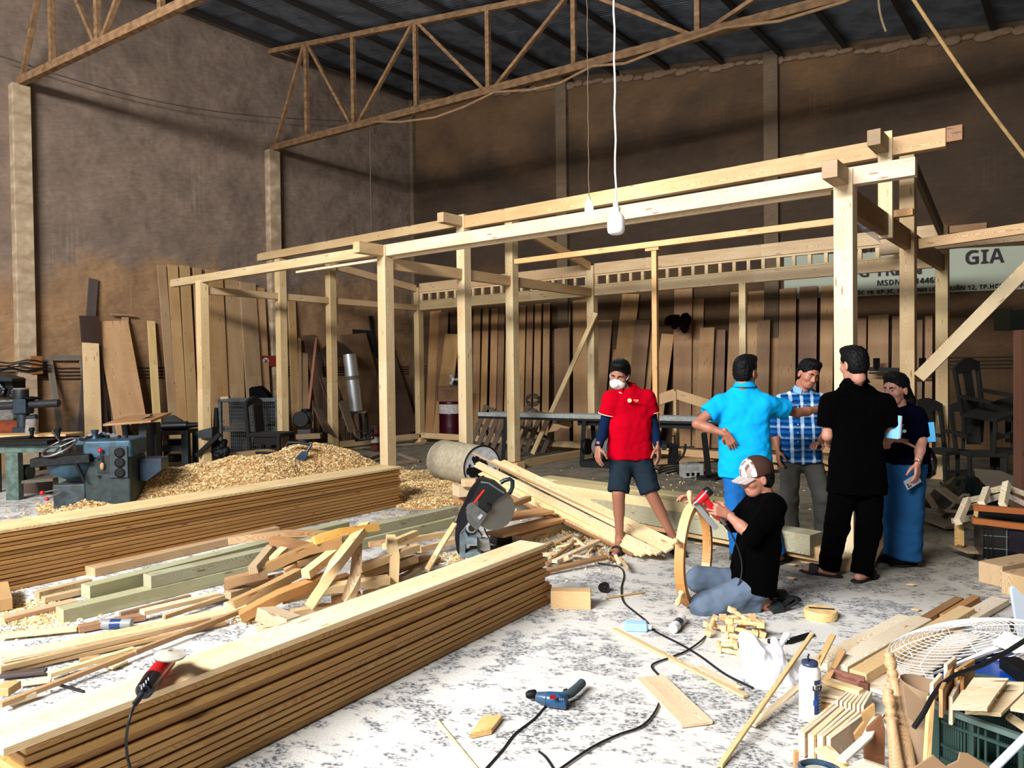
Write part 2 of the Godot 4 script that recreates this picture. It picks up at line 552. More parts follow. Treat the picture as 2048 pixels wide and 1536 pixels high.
	var pitch := 0.0768; var waves := 12
	var down := (BW - Vector3(0, FALL, 0))
	var up := Vector3(FALL, 1, 0).normalized()
	var rows := []
	for k in waves * 6 + 4:
		var t := k / 6.0 * pitch
		var y := 0.011 * sin(TAU * k / 6.0)
		var row := []
		for s in [-0.3, WID + 0.3]: row.append(LW * t + down * s + Vector3(0, y, 0))
		rows.append(row)
	sheet.grid(rows, Vector3.UP)
	var sm := sheet.done()
	var n := int(LEN / (pitch * waves)) + 1
	for i in n:
		var o := part(roof, "roof_sheet", sm, M.roof_sheet)
		o.position = c + LW * (i * pitch * waves - 0.1) + Vector3(0, EAVE + 0.13 + (i % 2) * 0.004, 0)
	var pm := mb()
	var a0 := Vector3.ZERO; var b0 := LW * LEN
	pm.bar(a0, b0, 0.055, 0.11, Vector3.UP, 0.004)
	pm.bar(a0 + BW * 0.05 + Vector3(0, -0.05, 0), b0 + BW * 0.05 + Vector3(0, -0.05, 0), 0.05, 0.012, Vector3.UP, 0.0)
	var pmesh := pm.done()
	for i in 19:
		var o := part(roof, "purlin", pmesh, M.purlin)
		o.position = c + down * (0.25 + i * 1.112) + Vector3(0, EAVE + 0.052, 0)
	# plaster run up in lumps between the purlins along the back wall
	var lumps := mb(Color(0.52, 0.43, 0.34))
	for i in 90:
		var s := 0.4 + i * 0.235
		var p := c + down * s + Vector3(0, EAVE - 0.05 + jit(0.03), 0) + BN * 0.02
		lumps.ball(p, Vector3(0.16 + jit(0.04), 0.07 + jit(0.03), 0.05), Basis(BW.normalized(), Vector3.UP, BN), 8)
	part(roof, "mortar_bedding", lumps.done(), M.dusty).set_meta("kind", "stuff")
	# columns
	var cols := [[4.465, false], [8.98, false], [13.5, false], [18.0, false], [4.13, true], [8.82, true], [0.12, false]]
	for k in cols.size():
		var left: bool = cols[k][1]
		var base: Vector3 = c + (LW if left else BW) * cols[k][0]
		var nn: Vector3 = LN if left else BN
		var top := 6.25 if left else roof_y(base) - 0.02
		var o := mb()
		var bas := Basis((LW if left else BW).normalized(), Vector3.UP, nn)
		if left: bas = Basis(-LW.normalized(), Vector3.UP, -LN) if false else Basis(LW.normalized(), Vector3.UP, LW.normalized().cross(Vector3.UP))
		o.box(base + nn * 0.05 + Vector3(0, top * 0.5, 0), Vector3(0.27 if k < 6 else 0.12, top, 0.24 if left else 0.16), bas, 0.012)
		solid("trim_%d" % (k + 1), ["concrete pillar let into the back wall behind the middle of the frame", "concrete pillar on the back wall near the banner's edge", "concrete pillar on the back wall behind the banner", "concrete pillar at the far right of the back wall", "pale concrete pillar carrying the long truss on the left wall", "pale concrete pillar at the far left carrying the nearer truss", "narrow plaster strip in the corner where the two walls meet"][k], "pillar", o.done(), M.concrete if left else M.back_plaster, "", "structure")
	# trusses
	for k in 2:
		var base: Vector3 = c + LW * cols[4 + k][0] + LN * 0.12
		var tr := thing("roof_truss", ["long steel roof truss crossing the hall above the timber frame", "nearer steel roof truss in the upper left corner"][k], "roof truss", "roof trusses", base + Vector3(0, 6.3, 0))
		var tp := func(s: float, top: bool) -> Vector3:
			return base + BW * s + Vector3(0, (EAVE - FALL * s - 0.1) if top else 6.3, 0)
		var span := 20.0
		part(tr, "bottom_chord", mb().bar(tp.call(-0.05, false), tp.call(span, false), 0.10, 0.13, Vector3.UP, 0.006).done(), M.truss)
		part(tr, "top_chord", mb().bar(tp.call(-0.05, true), tp.call(span, true), 0.09, 0.10, Vector3.UP, 0.006).done(), M.truss)
		var xs := [0.1, 1.05, 2.45, 4.67, 6.3, 8.4, 10.4, 12.5, 14.5, 16.5, 18.5]
		# posts
		for s in [1.05, 2.37, 3.95, 5.55, 7.2, 9.2, 11.2, 13.2, 15.2, 17.2]:
			part(tr, "web_post", mb().bar(tp.call(s, false), tp.call(s, true), 0.08, 0.08, BN, 0.005).done(), M.truss)
		for q in [[0.05, false, 1.0, true], [1.1, true, 2.33, false], [2.45, false, 3.9, true], [4.0, true, 5.5, false], [5.65, false, 7.15, true], [7.3, true, 9.15, false], [9.25, false, 11.15, true], [11.3, true, 13.1, false], [13.3, false, 15.1, true], [15.3, true, 17.1, false]]:
			part(tr, "web_brace", mb().bar(tp.call(q[0], q[1]), tp.call(q[2], q[3]), 0.06, 0.075, BN, 0.005).done(), M.truss)
		var dust := mb(Color(0.62, 0.47, 0.31))
		for i in 70:
			dust.ball(tp.call(0.3 + i * 0.28, false) + Vector3(0, 0.065, 0), Vector3(0.15, 0.012 + rng.randf() * 0.016, 0.04), Basis(BW.normalized(), Vector3.UP, BN), 6)
		part(tr, "dust_crust", dust.done(), M.dusty).set_meta("kind", "stuff")
# ---------------------------------------------------------------- the timber house frame
const FRESH := Color(0.84, 0.76, 0.61)
const AMBER := Color(0.78, 0.66, 0.49)
const PALE := Color(0.88, 0.82, 0.69)
const TAN := Color(0.76, 0.67, 0.51)
const GREENISH := Color(0.66, 0.67, 0.56)

func tone(c: Color, a := 0.05) -> Color:
	var k := 1.0 + jit(a)
	return Color(clampf(c.r * k, 0, 1), clampf(c.g * k * (1.0 + jit(a * 0.3)), 0, 1), clampf(c.b * k * (1.0 + jit(a * 0.8)), 0, 1))

func hbox(l0: float, l1: float, d0: float, d1: float, y0: float, y1: float, along: int, c: Color, bev := 0.005) -> MB:
	# box on the frame's axes; along tells the grain: 0 row, 1 up, 2 depth
	var o := mb(tone(c))
	var mid := H((l0 + l1) * 0.5, (d0 + d1) * 0.5, (y0 + y1) * 0.5)
	var ax := [HR, Vector3.UP, HD]
	var sz := [absf(l1 - l0), absf(y1 - y0), absf(d1 - d0)]
	var x: Vector3 = ax[along]; var y: Vector3 = ax[(along + 1) % 3]
	var b := Basis(x, y, x.cross(y))
	o.box(mid, Vector3(sz[along], sz[(along + 1) % 3], sz[(along + 2) % 3]), b, bev, uvr())
	return o

func make_frame() -> void:
	var L1 := 5.5655; var L2 := 10.0118
	var D2 := 1.5168; var D3 := 2.6438; var D4 := 5.0101
	var S := 0.15
	var fr := thing("timber_house_frame", "large unfinished pine house frame of posts and beams standing across the hall", "house frame", "", H(5, 2.5, 0))
	var P := func(called: String, m: MB, label := "") -> Node3D: return part(fr, called, m.done(), M.pine, label)
	# posts
	for q in [[0, 0, 0.0, 3.16, PALE], [L1, 0, 0.0, 3.16, FRESH], [L2, 0, 0.0, 3.1, FRESH], [L1, D2, 0.0, 3.80, FRESH], [L2, D2, 0.0, 3.62, FRESH], [0, D3, 0.0, 3.94, TAN], [L1, D3, 0.12, 3.91, FRESH], [L2, D3, 0.1, 3.66, TAN], [0, D4, 0.10, 3.44, TAN], [L1, D4, 0.2, 3.43, FRESH], [L2, D4, 0.18, 3.38, TAN]]:
		P.call("post", hbox(q[0], q[0] + S, q[1], q[1] + S, q[2], q[3], 1, q[4]))
	P.call("hanging_post", hbox(0.0, 0.13, D2, D2 + 0.06, 2.80, 3.84, 1, PALE), "short hanging post notched over the tie beam")
	P.call("slim_post", hbox(2.78, 2.89, D4 + 0.02, D4 + 0.1, 0.2, 2.9, 1, FRESH), "slim post under the fretwork band")
	# front and second-row beams
	P.call("top_beam", hbox(L1 + 0.16, 11.03, 0.02, 0.11, 3.06, 3.19, 0, FRESH))
	P.call("top_beam", hbox(-0.45, L1 + 0.16, 0.02, 0.12, 3.03, 3.175, 0, PALE))
	P.call("top_beam", hbox(L1 + 0.16, 10.73, D2 + 0.02, D2 + 0.11, 3.64, 3.78, 0, TAN))
	P.call("top_beam", hbox(-0.45, L1 + 0.16, D2 + 0.02, D2 + 0.12, 3.60, 3.775, 0, AMBER))
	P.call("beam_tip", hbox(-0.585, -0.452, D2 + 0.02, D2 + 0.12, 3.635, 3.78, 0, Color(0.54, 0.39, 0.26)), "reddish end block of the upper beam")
	# ends of the tie beams that stick out in front
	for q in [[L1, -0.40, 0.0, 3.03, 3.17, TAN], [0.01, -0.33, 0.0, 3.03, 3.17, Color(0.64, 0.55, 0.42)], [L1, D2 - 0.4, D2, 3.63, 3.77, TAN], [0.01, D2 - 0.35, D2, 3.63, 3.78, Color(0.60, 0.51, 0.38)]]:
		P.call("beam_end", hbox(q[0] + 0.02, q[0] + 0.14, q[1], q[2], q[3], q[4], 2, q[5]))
	# lighter batten under the front beam
	P.call("batten", hbox(0.2, 7.6, 0.12, 0.16, 3.0, 3.04, 0, PALE))
	# ties running back
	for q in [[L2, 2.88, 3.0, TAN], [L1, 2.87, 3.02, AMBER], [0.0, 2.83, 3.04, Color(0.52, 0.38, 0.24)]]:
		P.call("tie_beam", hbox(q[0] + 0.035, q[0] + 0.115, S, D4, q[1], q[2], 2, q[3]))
	P.call("purlin_rail", hbox(-0.1, L1 - 0.55, 1.97, 2.05, 3.075, 3.15, 0, Color(0.80, 0.64, 0.43)))
	P.call("loose_stick", hbox(2.78, 2.85, 2.0, 2.06, 0.55, 3.07, 1, Color(0.82, 0.64, 0.42)), "thin upright stick under the middle rail")
	P.call("stick_cap", hbox(2.74, 2.93, 1.985, 2.075, 3.035, 3.075, 0, Color(0.80, 0.64, 0.43)))
	# rafters from the tall third row to the rear row
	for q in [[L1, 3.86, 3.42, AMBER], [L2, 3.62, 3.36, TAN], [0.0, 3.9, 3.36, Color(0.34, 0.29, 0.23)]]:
		var a := H(q[0] + 0.08, D3 + S, q[1]); var b := H(q[0] + 0.08, D4, q[2])
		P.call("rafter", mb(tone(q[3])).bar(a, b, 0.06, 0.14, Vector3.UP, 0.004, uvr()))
	# fretwork band of the rear row
	for q in [[0.15, L1, 23], [L1 + S, L2, 17]]:
		P.call("fret_rail", hbox(q[0], q[1], D4 + 0.03, D4 + 0.12, 3.27, 3.465, 0, TAN))
		P.call("fret_rail", hbox(q[0], q[1], D4 + 0.03, D4 + 0.12, 2.885, 3.06, 0, FRESH))
		P.call("fret_lath", hbox(q[0], q[1], D4 + 0.045, D4 + 0.105, 3.235, 3.268, 0, FRESH))
		P.call("fret_lath", hbox(q[0], q[1], D4 + 0.045, D4 + 0.105, 3.062, 3.09, 0, FRESH))
		for i in q[2] + 1:
			var l: float = lerpf(q[0] + 0.03, q[1] - 0.03, i / float(q[2]))
			P.call("fret_slat", hbox(l - 0.028, l + 0.028, D4 + 0.05, D4 + 0.1, 3.09, 3.235, 1, FRESH, 0.003))
	# ledger pieces lying over the rear band and the right-hand bay
	P.call("ledger", hbox(-1.35, 0.75, D4 - 0.45, D4 - 0.33, 3.06, 3.2, 0, FRESH), "yellow beam stub lodged across the right bay")
	# sills
	P.call("sill", hbox(0.15, L1, D4 + 0.02, D4 + 0.12, 0.08, 0.2, 0, AMBER))
	P.call("sill", hbox(L1 + S, L2, D4 + 0.02, D4 + 0.12, 0.10, 0.22, 0, TAN))
	P.call("sill", hbox(L2 + 0.03, L2 + 0.12, 0.3, D4, 0.08, 0.2, 2, TAN))
	P.call("sill", hbox(L1 + 0.03, L1 + 0.12, D3 - 0.3, D4, 0.0, 0.12, 2, TAN))
	for q in [[0.05, D4], [L1, D4 - 0.02], [L2, D4 - 0.02], [L2, D3], [L1 - 0.02, D3]]:
		P.call("foot_block", hbox(q[0] - 0.03, q[0] + 0.18, q[1], q[1] + 0.2, 0.0, 0.11, 0, AMBER))
	# diagonal braces
	var r1 := G(1065, 908, 0.04); var r2 := ON(1192, 626, H(0, D4 - 0.05, 0), HD)
	P.call("diagonal_brace", mb(tone(FRESH)).bar(r1, r2, 0.03, 0.09, HR, 0.003, uvr()), "diagonal stick leaning on the rear middle post")
	# right bay continues out of the frame: a far post line with a rail and a long brace
	var e1 := ON(1838, 755, H(0, D3 - 0.05, 0), HD); var e2 := ON(2085, 505, H(0, D3 - 0.05, 0), HD)
	P.call("diagonal_brace", mb(tone(FRESH)).bar(e1, e2, 0.05, 0.13, Vector3.UP, 0.004, uvr()), "long diagonal brace running up to the right")
	var g1 := ON(1838, 488, H(0, D3 - 0.02, 0), HD); var g2 := ON(2110, 448, H(0, D3 - 0.02, 0), HD)
	P.call("top_rail", mb(tone(AMBER)).bar(g1, g2, 0.06, 0.11, Vector3.UP, 0.004, uvr()), "yellow rail running out to the right")
# ---------------------------------------------------------------- timber lying about the floor
func plank(called: String, label: String, cat: String, group: String, a: Vector3, b: Vector3, w: float, t: float, c: Color, up := Vector3.UP, m := "pine") -> MeshInstance3D:
	var mid := (a + b) * 0.5
	var o := solid(called, label, cat, mb(tone(c, 0.04)).box(Vector3.ZERO, Vector3(a.distance_to(b), t, w), Basis.IDENTITY, minf(0.004, t * 0.2), uvr()).done(), M[m], group)
	var x := (b - a).normalized()
	var y := up - x * up.dot(x)
	if y.length() < 1e-3: y = Vector3.BACK - x * x.z
	y = y.normalized()
	o.transform = Transform3D(Basis(x, y, x.cross(y)), mid)
	return o

# bottom face height h; pixels give the middle of the bottom face's near long edge
func stack(called: String, where: String, group: String, e0: Vector3, e1: Vector3, n: int, t: float, w: float, ex: float, c: Color, top: Color) -> void:
	var x := (e1 - e0).normalized()
	var back := x.cross(Vector3.UP)
	if back.z > 0.0: back = -back
	for i in n:
		var gap := 0.0
		var y := (i + 0.5) * t
		var e := jit(0.045) + ex * (n - 1 - i) / n
		var off := jit(0.014) if i < n - 1 else -0.004
		var s := e0 - x * e + back * (w * 0.5 + off)
		var f := e1 - x * jit(0.05) + back * (w * 0.5 + off + jit(0.006))
		var cc := c.lerp(Color(0.60, 0.45, 0.26), rng.randf() * 0.55)
		var k := n - 1 - i
		var lab := "%s board, %s from the top of the %s" % ["amber pine", nth(k), where]
		if k == 0: lab = "lit-toned knotty pine board lying topmost on the %s" % where  # topmost paler: the strong light on it is put into its colour
		elif k == n - 1: lab = "pine board at the very bottom of the %s" % where
		plank(called, lab, "board", group, s + Vector3(0, y, 0), f + Vector3(0, y, 0), w + jit(0.006), t - 0.003 - rng.randf() * 0.003, top if k == 0 else cc)

func c2(x: float, y: float, h: float) -> Vector3:  # pixels of an enlarged view of the heap
	return G(450.0 + x / 4.096, 900.0 + y / 4.096, h)
func c3(x: float, y: float, h: float) -> Vector3:  # of the place round the saw
	return G(850.0 + x / 4.096, 850.0 + y / 4.096, h)
func c4(x: float, y: float, h: float) -> Vector3:  # of the lower left
	return G(x / 4.096, 1161.0 + y / 4.096, h)
func c1(x: float, y: float, h: float) -> Vector3:
	return G(x / 4.096, 850.0 + y / 4.096, h)

func bend(a: Vector3, m: Vector3, b: Vector3) -> Array:
	var p := []
	for i in 9:
		var t := i / 8.0
		var q := a.lerp(m, t).lerp(m.lerp(b, t), t)
		p.append(q.lerp(a.lerp(m, t * 2.0) if t < 0.5 else m.lerp(b, t * 2.0 - 1.0), 0.55))
	return p

func make_wood() -> void:
	var WHITE := Color(0.95, 0.86, 0.68)
	# front stack
	var f0 := G(1092, 1212); var f1 := f0 + (G(494, 1534) - G(1103, 1217)).normalized() * 3.12
	stack("pine_board", "front stack of boards", "boards of the front stack", f0, f1, 13, 0.0318, 0.205, 0.07, Color(0.71, 0.57, 0.34), Color(0.97, 0.89, 0.72))
	# back stack
	var r0 := G(800, 1012); var r1 := r0 + (G(181, 1153) - G(718, 1034)).normalized() * 5.6
	stack("pine_board", "far stack in front of the shavings", "boards of the far stack", r0, r1, 14, 0.0325, 0.38, 0.02, Color(0.70, 0.54, 0.33), Color(0.86, 0.78, 0.62))
	for q in [[790, 968, 880, 992, 0.20], [640, 985, 720, 972, 0.32]]: pass
	# green-grey timbers
	var tm := [
		["long greenish square timber lying lowest, nearest the curved offcuts", 127, 1249, 911, 1053, 0.0, 0.12, 0.09],
		["greenish timber laid on top of the lowest one, ending halfway along it", 302, 1178, 918, 1030, 0.09, 0.11, 0.088],
		["greenish timber set back behind, its square end nearest the far stack", 180, 1199, 700, 1062, 0.075, 0.11, 0.088],
		["greenish timber half hidden under the set back one", 205, 1196, 800, 1052, 0.0, 0.12, 0.075],
		["dusty timber lying along the foot of the far stack", 190, 1155, 560, 1068, 0.0, 0.15, 0.07]]
	for q in tm:
		var a := G(q[1], q[2], q[5]); var b := G(q[3], q[4], q[5])
		var back := (b - a).normalized().cross(Vector3.UP)
		if back.z > 0.0: back = -back
		var o: Vector3 = back * q[6] * 0.5 + Vector3(0, q[7] * 0.5, 0)
		plank("square_timber", q[0], "timber", "greenish square timbers", a + o, b + o, q[6], q[7], GREENISH if q[7] > 0.08 else TAN)
	# the heap of curved offcuts; each row: points with heights, width, thickness, colour, label
	var B1 := Color(0.69, 0.57, 0.41); var B2 := Color(0.88, 0.78, 0.61); var B3 := Color(0.60, 0.46, 0.31); var B4 := Color(0.70, 0.64, 0.53)
	var heap := [
		[30, 745, 0.34, 520, 672, 0.38, 880, 690, 0.33, 0.07, B1, "long amber curved piece with a pale end, lying topmost at the left of the heap"],
		[730, 745, 0.42, 935, 668, 0.46, 1245, 632, 0.44, 0.075, Color(0.95, 0.78, 0.42), "bright yellow curved piece arching over the top of the heap"],
		[350, 960, 0.25, 690, 800, 0.37, 965, 752, 0.40, 0.085, B3, "brown curved piece directly under the yellow arch"],
		[385, 742, 0.36, 500, 752, 0.37, 690, 800, 0.32, 0.07, B3, "short brown curved piece with a dark rounded end at the heap's upper left"],
		[228, 985, 0.24, 300, 900, 0.27, 385, 800, 0.30, 0.075, B4, "short grey-brown block leaning down the heap's left side"],
		[400, 905, 0.29, 440, 860, 0.30, 490, 820, 0.32, 0.07, B2, "stubby pale block with a white end wedged in the heap"],
		[590, 925, 0.27, 690, 890, 0.29, 850, 830, 0.31, 0.065, B1, "amber piece with a square white end in the middle of the heap"],
		[660, 1020, 0.26, 850, 870, 0.32, 990, 770, 0.36, 0.075, B2, "pale topped curved piece pointing down from the middle of the heap"],
		[705, 1270, 0.09, 900, 940, 0.36, 1150, 625, 0.44, 0.085, B2, "long pale bent piece running down across the whole heap"],
		[1000, 1240, 0.08, 1075, 1060, 0.22, 1082, 795, 0.34, 0.08, B2, "pale bent piece standing down the heap's front, second from the saw"],
		[1380, 1110, 0.06, 1395, 890, 0.22, 1355, 720, 0.30, 0.08, B2, "pale bent piece with a dark end, nearest the saw"],
		[1655, 985, 0.05, 1760, 800, 0.18, 1880, 610, 0.30, 0.045, B2, "thin straight batten leaning up beside the saw's dust bag"],
		[65, 1262, 0.12, 360, 1130, 0.18, 610, 1000, 0.22, 0.075, B1, "amber curved piece at the lower left of the heap, uppermost of two"],
		[130, 1365, 0.05, 440, 1190, 0.16, 830, 1050, 0.2, 0.085, Color(0.68, 0.51, 0.30), "dark amber curved piece at the lower left of the heap, lower of two"],
		[465, 1220, 0.11, 850, 1130, 0.13, 1340, 1060, 0.12, 0.07, B2, "pale straight stick lying level across the heap's front"],
		[545, 1345, 0.05, 760, 1300, 0.05, 990, 1285, 0.05, 0.065, B2, "pale stick with a split end lying against the front stack"],
		[310, 1330, 0.06, 430, 1380, 0.06, 560, 1430, 0.05, 0.12, B4, "chunky block with dark striped grain beside the front stack"],
		[265, 1490, 0.03, 330, 1480, 0.03, 400, 1470, 0.03, 0.06, B2, "little pale block on the floor below the striped block"],
		[25, 1190, 0.1, 110, 1165, 0.1, 190, 1140, 0.1, 0.07, B4, "rough greyish stub at the left foot of the heap"],
		[0, 1090, 0.17, 160, 1050, 0.19, 340, 1010, 0.2, 0.075, B1, "short amber piece under the leaning grey-brown block"],
		[0, 1130, 0.1, 260, 1090, 0.12, 480, 1040, 0.15, 0.07, B3, "dark brown piece low on the heap's left side"],
		[495, 1000, 0.22, 540, 970, 0.24, 640, 920, 0.25, 0.07, B1, "amber stub with its end grain towards the front"],
		[1100, 970, 0.2, 1300, 900, 0.22, 1570, 800, 0.22, 0.07, B2, "pale stick with streaked grain, uppermost on the heap's right side"],
		[1090, 1030, 0.13, 1330, 960, 0.15, 1560, 890, 0.15, 0.07, B1, "brown stick below the streaked one on the heap's right side"],
		[1120, 1100, 0.08, 1400, 980, 0.1, 1660, 880, 0.1, 0.065, B3, "dark stick lowest on the heap's right side"],
		[1380, 770, 0.16, 1600, 720, 0.15, 1880, 680, 0.13, 0.06, B2, "straight pale lath lying beyond the heap towards the saw"],
		[1310, 790, 0.22, 1440, 730, 0.23, 1565, 680, 0.24, 0.06, B2, "short pale tapered piece lying above the right side of the heap"],
		[1435, 1060, 0.05, 1550, 1000, 0.06, 1660, 930, 0.06, 0.055, B4, "flat grey offcut by the front stack's far end"],
		[870, 1215, 0.04, 1000, 1205, 0.04, 1110, 1190, 0.04, 0.06, B3, "dark reddish stub under the long bent piece"],
		[640, 1150, 0.05, 800, 1110, 0.06, 1010, 1040, 0.07, 0.07, B3, "brown piece low under the long bent piece, on its left"],
		[900, 1120, 0.04, 1060, 1060, 0.05, 1250, 1010, 0.05, 0.065, B1, "amber piece low in the heap behind the second standing bent piece"],
		[1150, 1190, 0.03, 1260, 1130, 0.04, 1390, 1070, 0.04, 0.06, B2, "pale stub low between the two standing bent pieces"],
		[280, 1250, 0.03, 420, 1190, 0.04, 560, 1130, 0.05, 0.07, B4, "grey-brown piece at the heap's lower left, almost on the floor"],
		[1480, 985, 0.03, 1600, 935, 0.04, 1750, 890, 0.04, 0.06, B3, "dark piece low at the right, under the leaning batten"],
		[560, 825, 0.29, 700, 765, 0.31, 860, 725, 0.31, 0.065, B2, "pale piece wedged between the long topmost piece and the yellow arch"],
		[1180, 775, 0.12, 1350, 745, 0.13, 1500, 765, 0.12, 0.06, B1, "amber stub behind the pale bent piece nearest the saw"],
		[20, 1265, 0.03, 120, 1300, 0.03, 260, 1335, 0.03, 0.06, B2, "pale flat piece on the floor at the heap's left foot"],
		[1590, 820, 0.08, 1740, 780, 0.08, 1890, 745, 0.08, 0.06, B2, "pale straight lath half buried behind the leaning batten"]]
	for q in heap:
		var p := bend(c2(q[0], q[1], q[2]), c2(q[3], q[4], q[5]), c2(q[6], q[7], q[8]))
		var up := Vector3(jit(0.25), 1, 0.15 + jit(0.25)).normalized()
		var mid: Vector3 = p[4]
		for i in p.size(): p[i] -= mid
		var o := solid("curved_offcut", q[11], "wood offcut", mb(tone(q[10])).bent(p, q[9] * 0.86, q[9] * 0.72, up, uvr()).done(), M.pine, "offcuts of the middle heap")
		o.position = mid
	# long strips on the floor at the lower left
	var strips := [
		[0, 640, 1900, 245, 0.012, 0.13, 0.02, PALE, "wide pale board lying flat on the floor beside the timbers"],
		[0, 722, 1720, 318, 0.04, 0.03, 0.03, TAN, "long thin amber strip lying along the wide pale board"],
		[0, 755, 1850, 345, 0.012, 0.035, 0.022, B1, "long thin strip, second from the wide pale board"],
		[0, 1020, 1160, 572, 0.03, 0.03, 0.025, B1, "long thin strip slanting towards the polisher"],
		[1100, 590, 2040, 225, 0.035, 0.03, 0.03, B1, "long thin strip running from the polisher to the heap"],
		[400, 775, 1100, 560, 0.02, 0.035, 0.025, WHITE, "pale lath lying under the slanting strips"],
		[60, 1000, 285, 925, 0.02, 0.05, 0.03, PALE, "short board end sticking in from the left edge"],
		[0, 920, 110, 850, 0.05, 0.08, 0.04, TAN, "broken block at the left edge of the floor"],
		[1160, 262, 1790, 110, 0.05, 0.075, 0.03, PALE, "flat board with a rough notched end lying by the timbers"],
		[1340, 300, 1880, 120, 0.03, 0.03, 0.03, TAN, "narrow amber strip beside the notched board"],
		[980, 280, 1560, 130, 0.02, 0.03, 0.03, Color(0.6, 0.5, 0.4), "grey strip along the lowest timber"],
		[640, 395, 1190, 290, 0.02, 0.06, 0.04, Color(0.62, 0.48, 0.36), "bundle lath with rough grain behind the glue tube"],
		[10, 320, 620, 170, 0.02, 0.09, 0.03, Color(0.80, 0.66, 0.52), "dusty brown board lying in the sawdust at the left"],
		[300, 120, 740, 10, 0.03, 0.06, 0.05, TAN, "short amber beam end beside the far stack"],
		[350, 160, 700, 80, 0.02, 0.06, 0.04, TAN, "short dusty stick in the sawdust"],
		[0, 455, 640, 390, 0.02, 0.06, 0.025, PALE, "pale lath near the left edge below the sawdust"],
		[0, 780, 380, 740, 0.015, 0.05, 0.02, Color(0.3, 0.27, 0.25), "dark strip under the pale laths at the left edge"],
		[880, 715, 1010, 655, 0.012, 0.07, 0.012, PALE, "little square tile of wood lying before the strips"],
		[470, 848, 690, 910, 0.006, 0.012, 0.01, Color(0.1, 0.1, 0.1), "thin black rod lying on the floor at the left"],
		[160, 850, 420, 815, 0.008, 0.05, 0.01, PALE, "thin pale splinter board at the left"],
		[0, 60, 30, 200, 0.05, 0.1, 0.08, B1, "amber block cut off by the left edge of the view"],
		[650, 660, 820, 630, 0.015, 0.04, 0.025, B1, "small brown offcut among the pale laths"]]
	for q in strips:
		plank("floor_strip", q[8], "wood strip", "strips on the floor at the lower left", c4(q[0], q[1], q[4] + 0.01), c4(q[2], q[3], q[4] + 0.01), q[5], q[6], q[7])
	# planks propped on blocks by the drum
	var pr := [
		[945, 906, 8.75, 1312, 1082, 0.012, 0.02, "uppermost thin strip of the slanting bundle, reaching into the drum"],
		[1000, 925, 8.7, 1345, 1092, 0.13, 0.024, "broad pale plank with a knot, on top of the slanting bundle"],
		[985, 922, 8.7, 1340, 1100, 0.09, 0.022, "pale plank just under the broad one in the slanting bundle"],
		[955, 926, 8.65, 1318, 1107, 0.06, 0.022, "narrow plank third in the slanting bundle"],
		[951, 931, 8.6, 1305, 1108, 0.05, 0.02, "narrow plank with a dark knot in the slanting bundle"],
		[963, 946, 8.5, 1290, 1108, 0.09, 0.022, "yellow stained plank low in the slanting bundle"],
		[985, 962, 8.3, 1282, 1106, 0.10, 0.022, "lowest wide plank of the slanting bundle"],
		[1005, 985, 8.0, 1268, 1108, 0.05, 0.025, "brownish strip under the slanting bundle"]]
	for i in pr.size():
		var q = pr[i]
		var a := AT(q[0], q[1], q[2]); var b := G(q[3], q[4], 0.02 + 0.012 * (pr.size() - i))
		plank("slanting_plank", q[7], "plank", "planks slanting down from the drum", a, b, q[5], q[6], [AMBER, WHITE, WHITE, PALE, WHITE, Color(0.95, 0.87, 0.66), WHITE, B3][i], Vector3(-0.35, 1, 0.1))
	# blocks and boards under them and round the saw
	var blk := [
		[300, 470, 420, 470, 0.30, 0.10, 0.09, TAN, "weathered block the slanting planks rest on"],
		[250, 540, 480, 520, 0.19, 0.2, 0.12, PALE, "pale square block under the weathered one"],
		[270, 600, 560, 560, 0.07, 0.22, 0.11, B1, "thick orange block at the bottom of the prop"],
		[100, 590, 300, 585, 0.03, 0.16, 0.08, B1, "orange offcut lying in the shavings by the prop"],
		[640, 470, 1000, 475, 0.25, 0.10, 0.07, FRESH, "yellow beam end sticking out behind the slanting planks"],
		[990, 470, 1085, 480, 0.2, 0.1, 0.05, Color(0.3, 0.19, 0.14), "dark brown scrap behind the slanting planks"],
		[570, 900, 1080, 770, 0.14, 0.2, 0.03, Color(0.80, 0.62, 0.42), "wide orange board under the slanting planks"],
		[640, 760, 1000, 700, 0.22, 0.22, 0.03, Color(0.80, 0.62, 0.42), "upper orange board under the slanting planks"],
		[690, 660, 850, 600, 0.3, 0.06, 0.05, B1, "amber stick crossing above the orange boards"],
		[750, 945, 1080, 840, 0.04, 0.11, 0.09, Color(0.88, 0.82, 0.7), "pale square timber end lying beyond the front stack"],
		[820, 945, 1000, 910, 0.02, 0.05, 0.04, TAN, "short tan stick before the pale timber end"],
		[700, 940, 560, 960, 0.02, 0.14, 0.10, Color(0.10, 0.11, 0.12), "dark box behind the saw's base"]]
	for q in blk:
		plank("wood_block", q[8], "wood block", "", c3(q[0], q[1], q[4]), c3(q[2], q[3], q[4]), q[5], q[6], q[7])
	var sc := [[980, 1010, 1200, 900, 0.06], [1020, 1120, 1290, 905, 0.05], [1060, 1120, 1420, 950, 0.05], [1330, 1060, 1400, 970, 0.03], [1080, 1000, 1280, 970, 0.03], [860, 1225, 1490, 1080, 0.045], [1180, 980, 1220, 910, 0.03], [950, 1010, 1030, 960, 0.05], [1090, 1120, 1180, 1080, 0.04], [1440, 1040, 1560, 1110, 0.03], [1560, 1070, 1590, 1130, 0.03], [1600, 1090, 1655, 1170, 0.025], [1000, 1060, 1070, 1050, 0.09], [880, 960, 950, 1000, 0.04], [1230, 930, 1320, 1000, 0.03], [1120, 870, 1180, 900, 0.03], [1470, 1050, 1500, 1090, 0.03], [920, 1090, 1010, 1140, 0.03], [1210, 1070, 1330, 1080, 0.02], [1500, 1030, 1600, 1020, 0.02]]
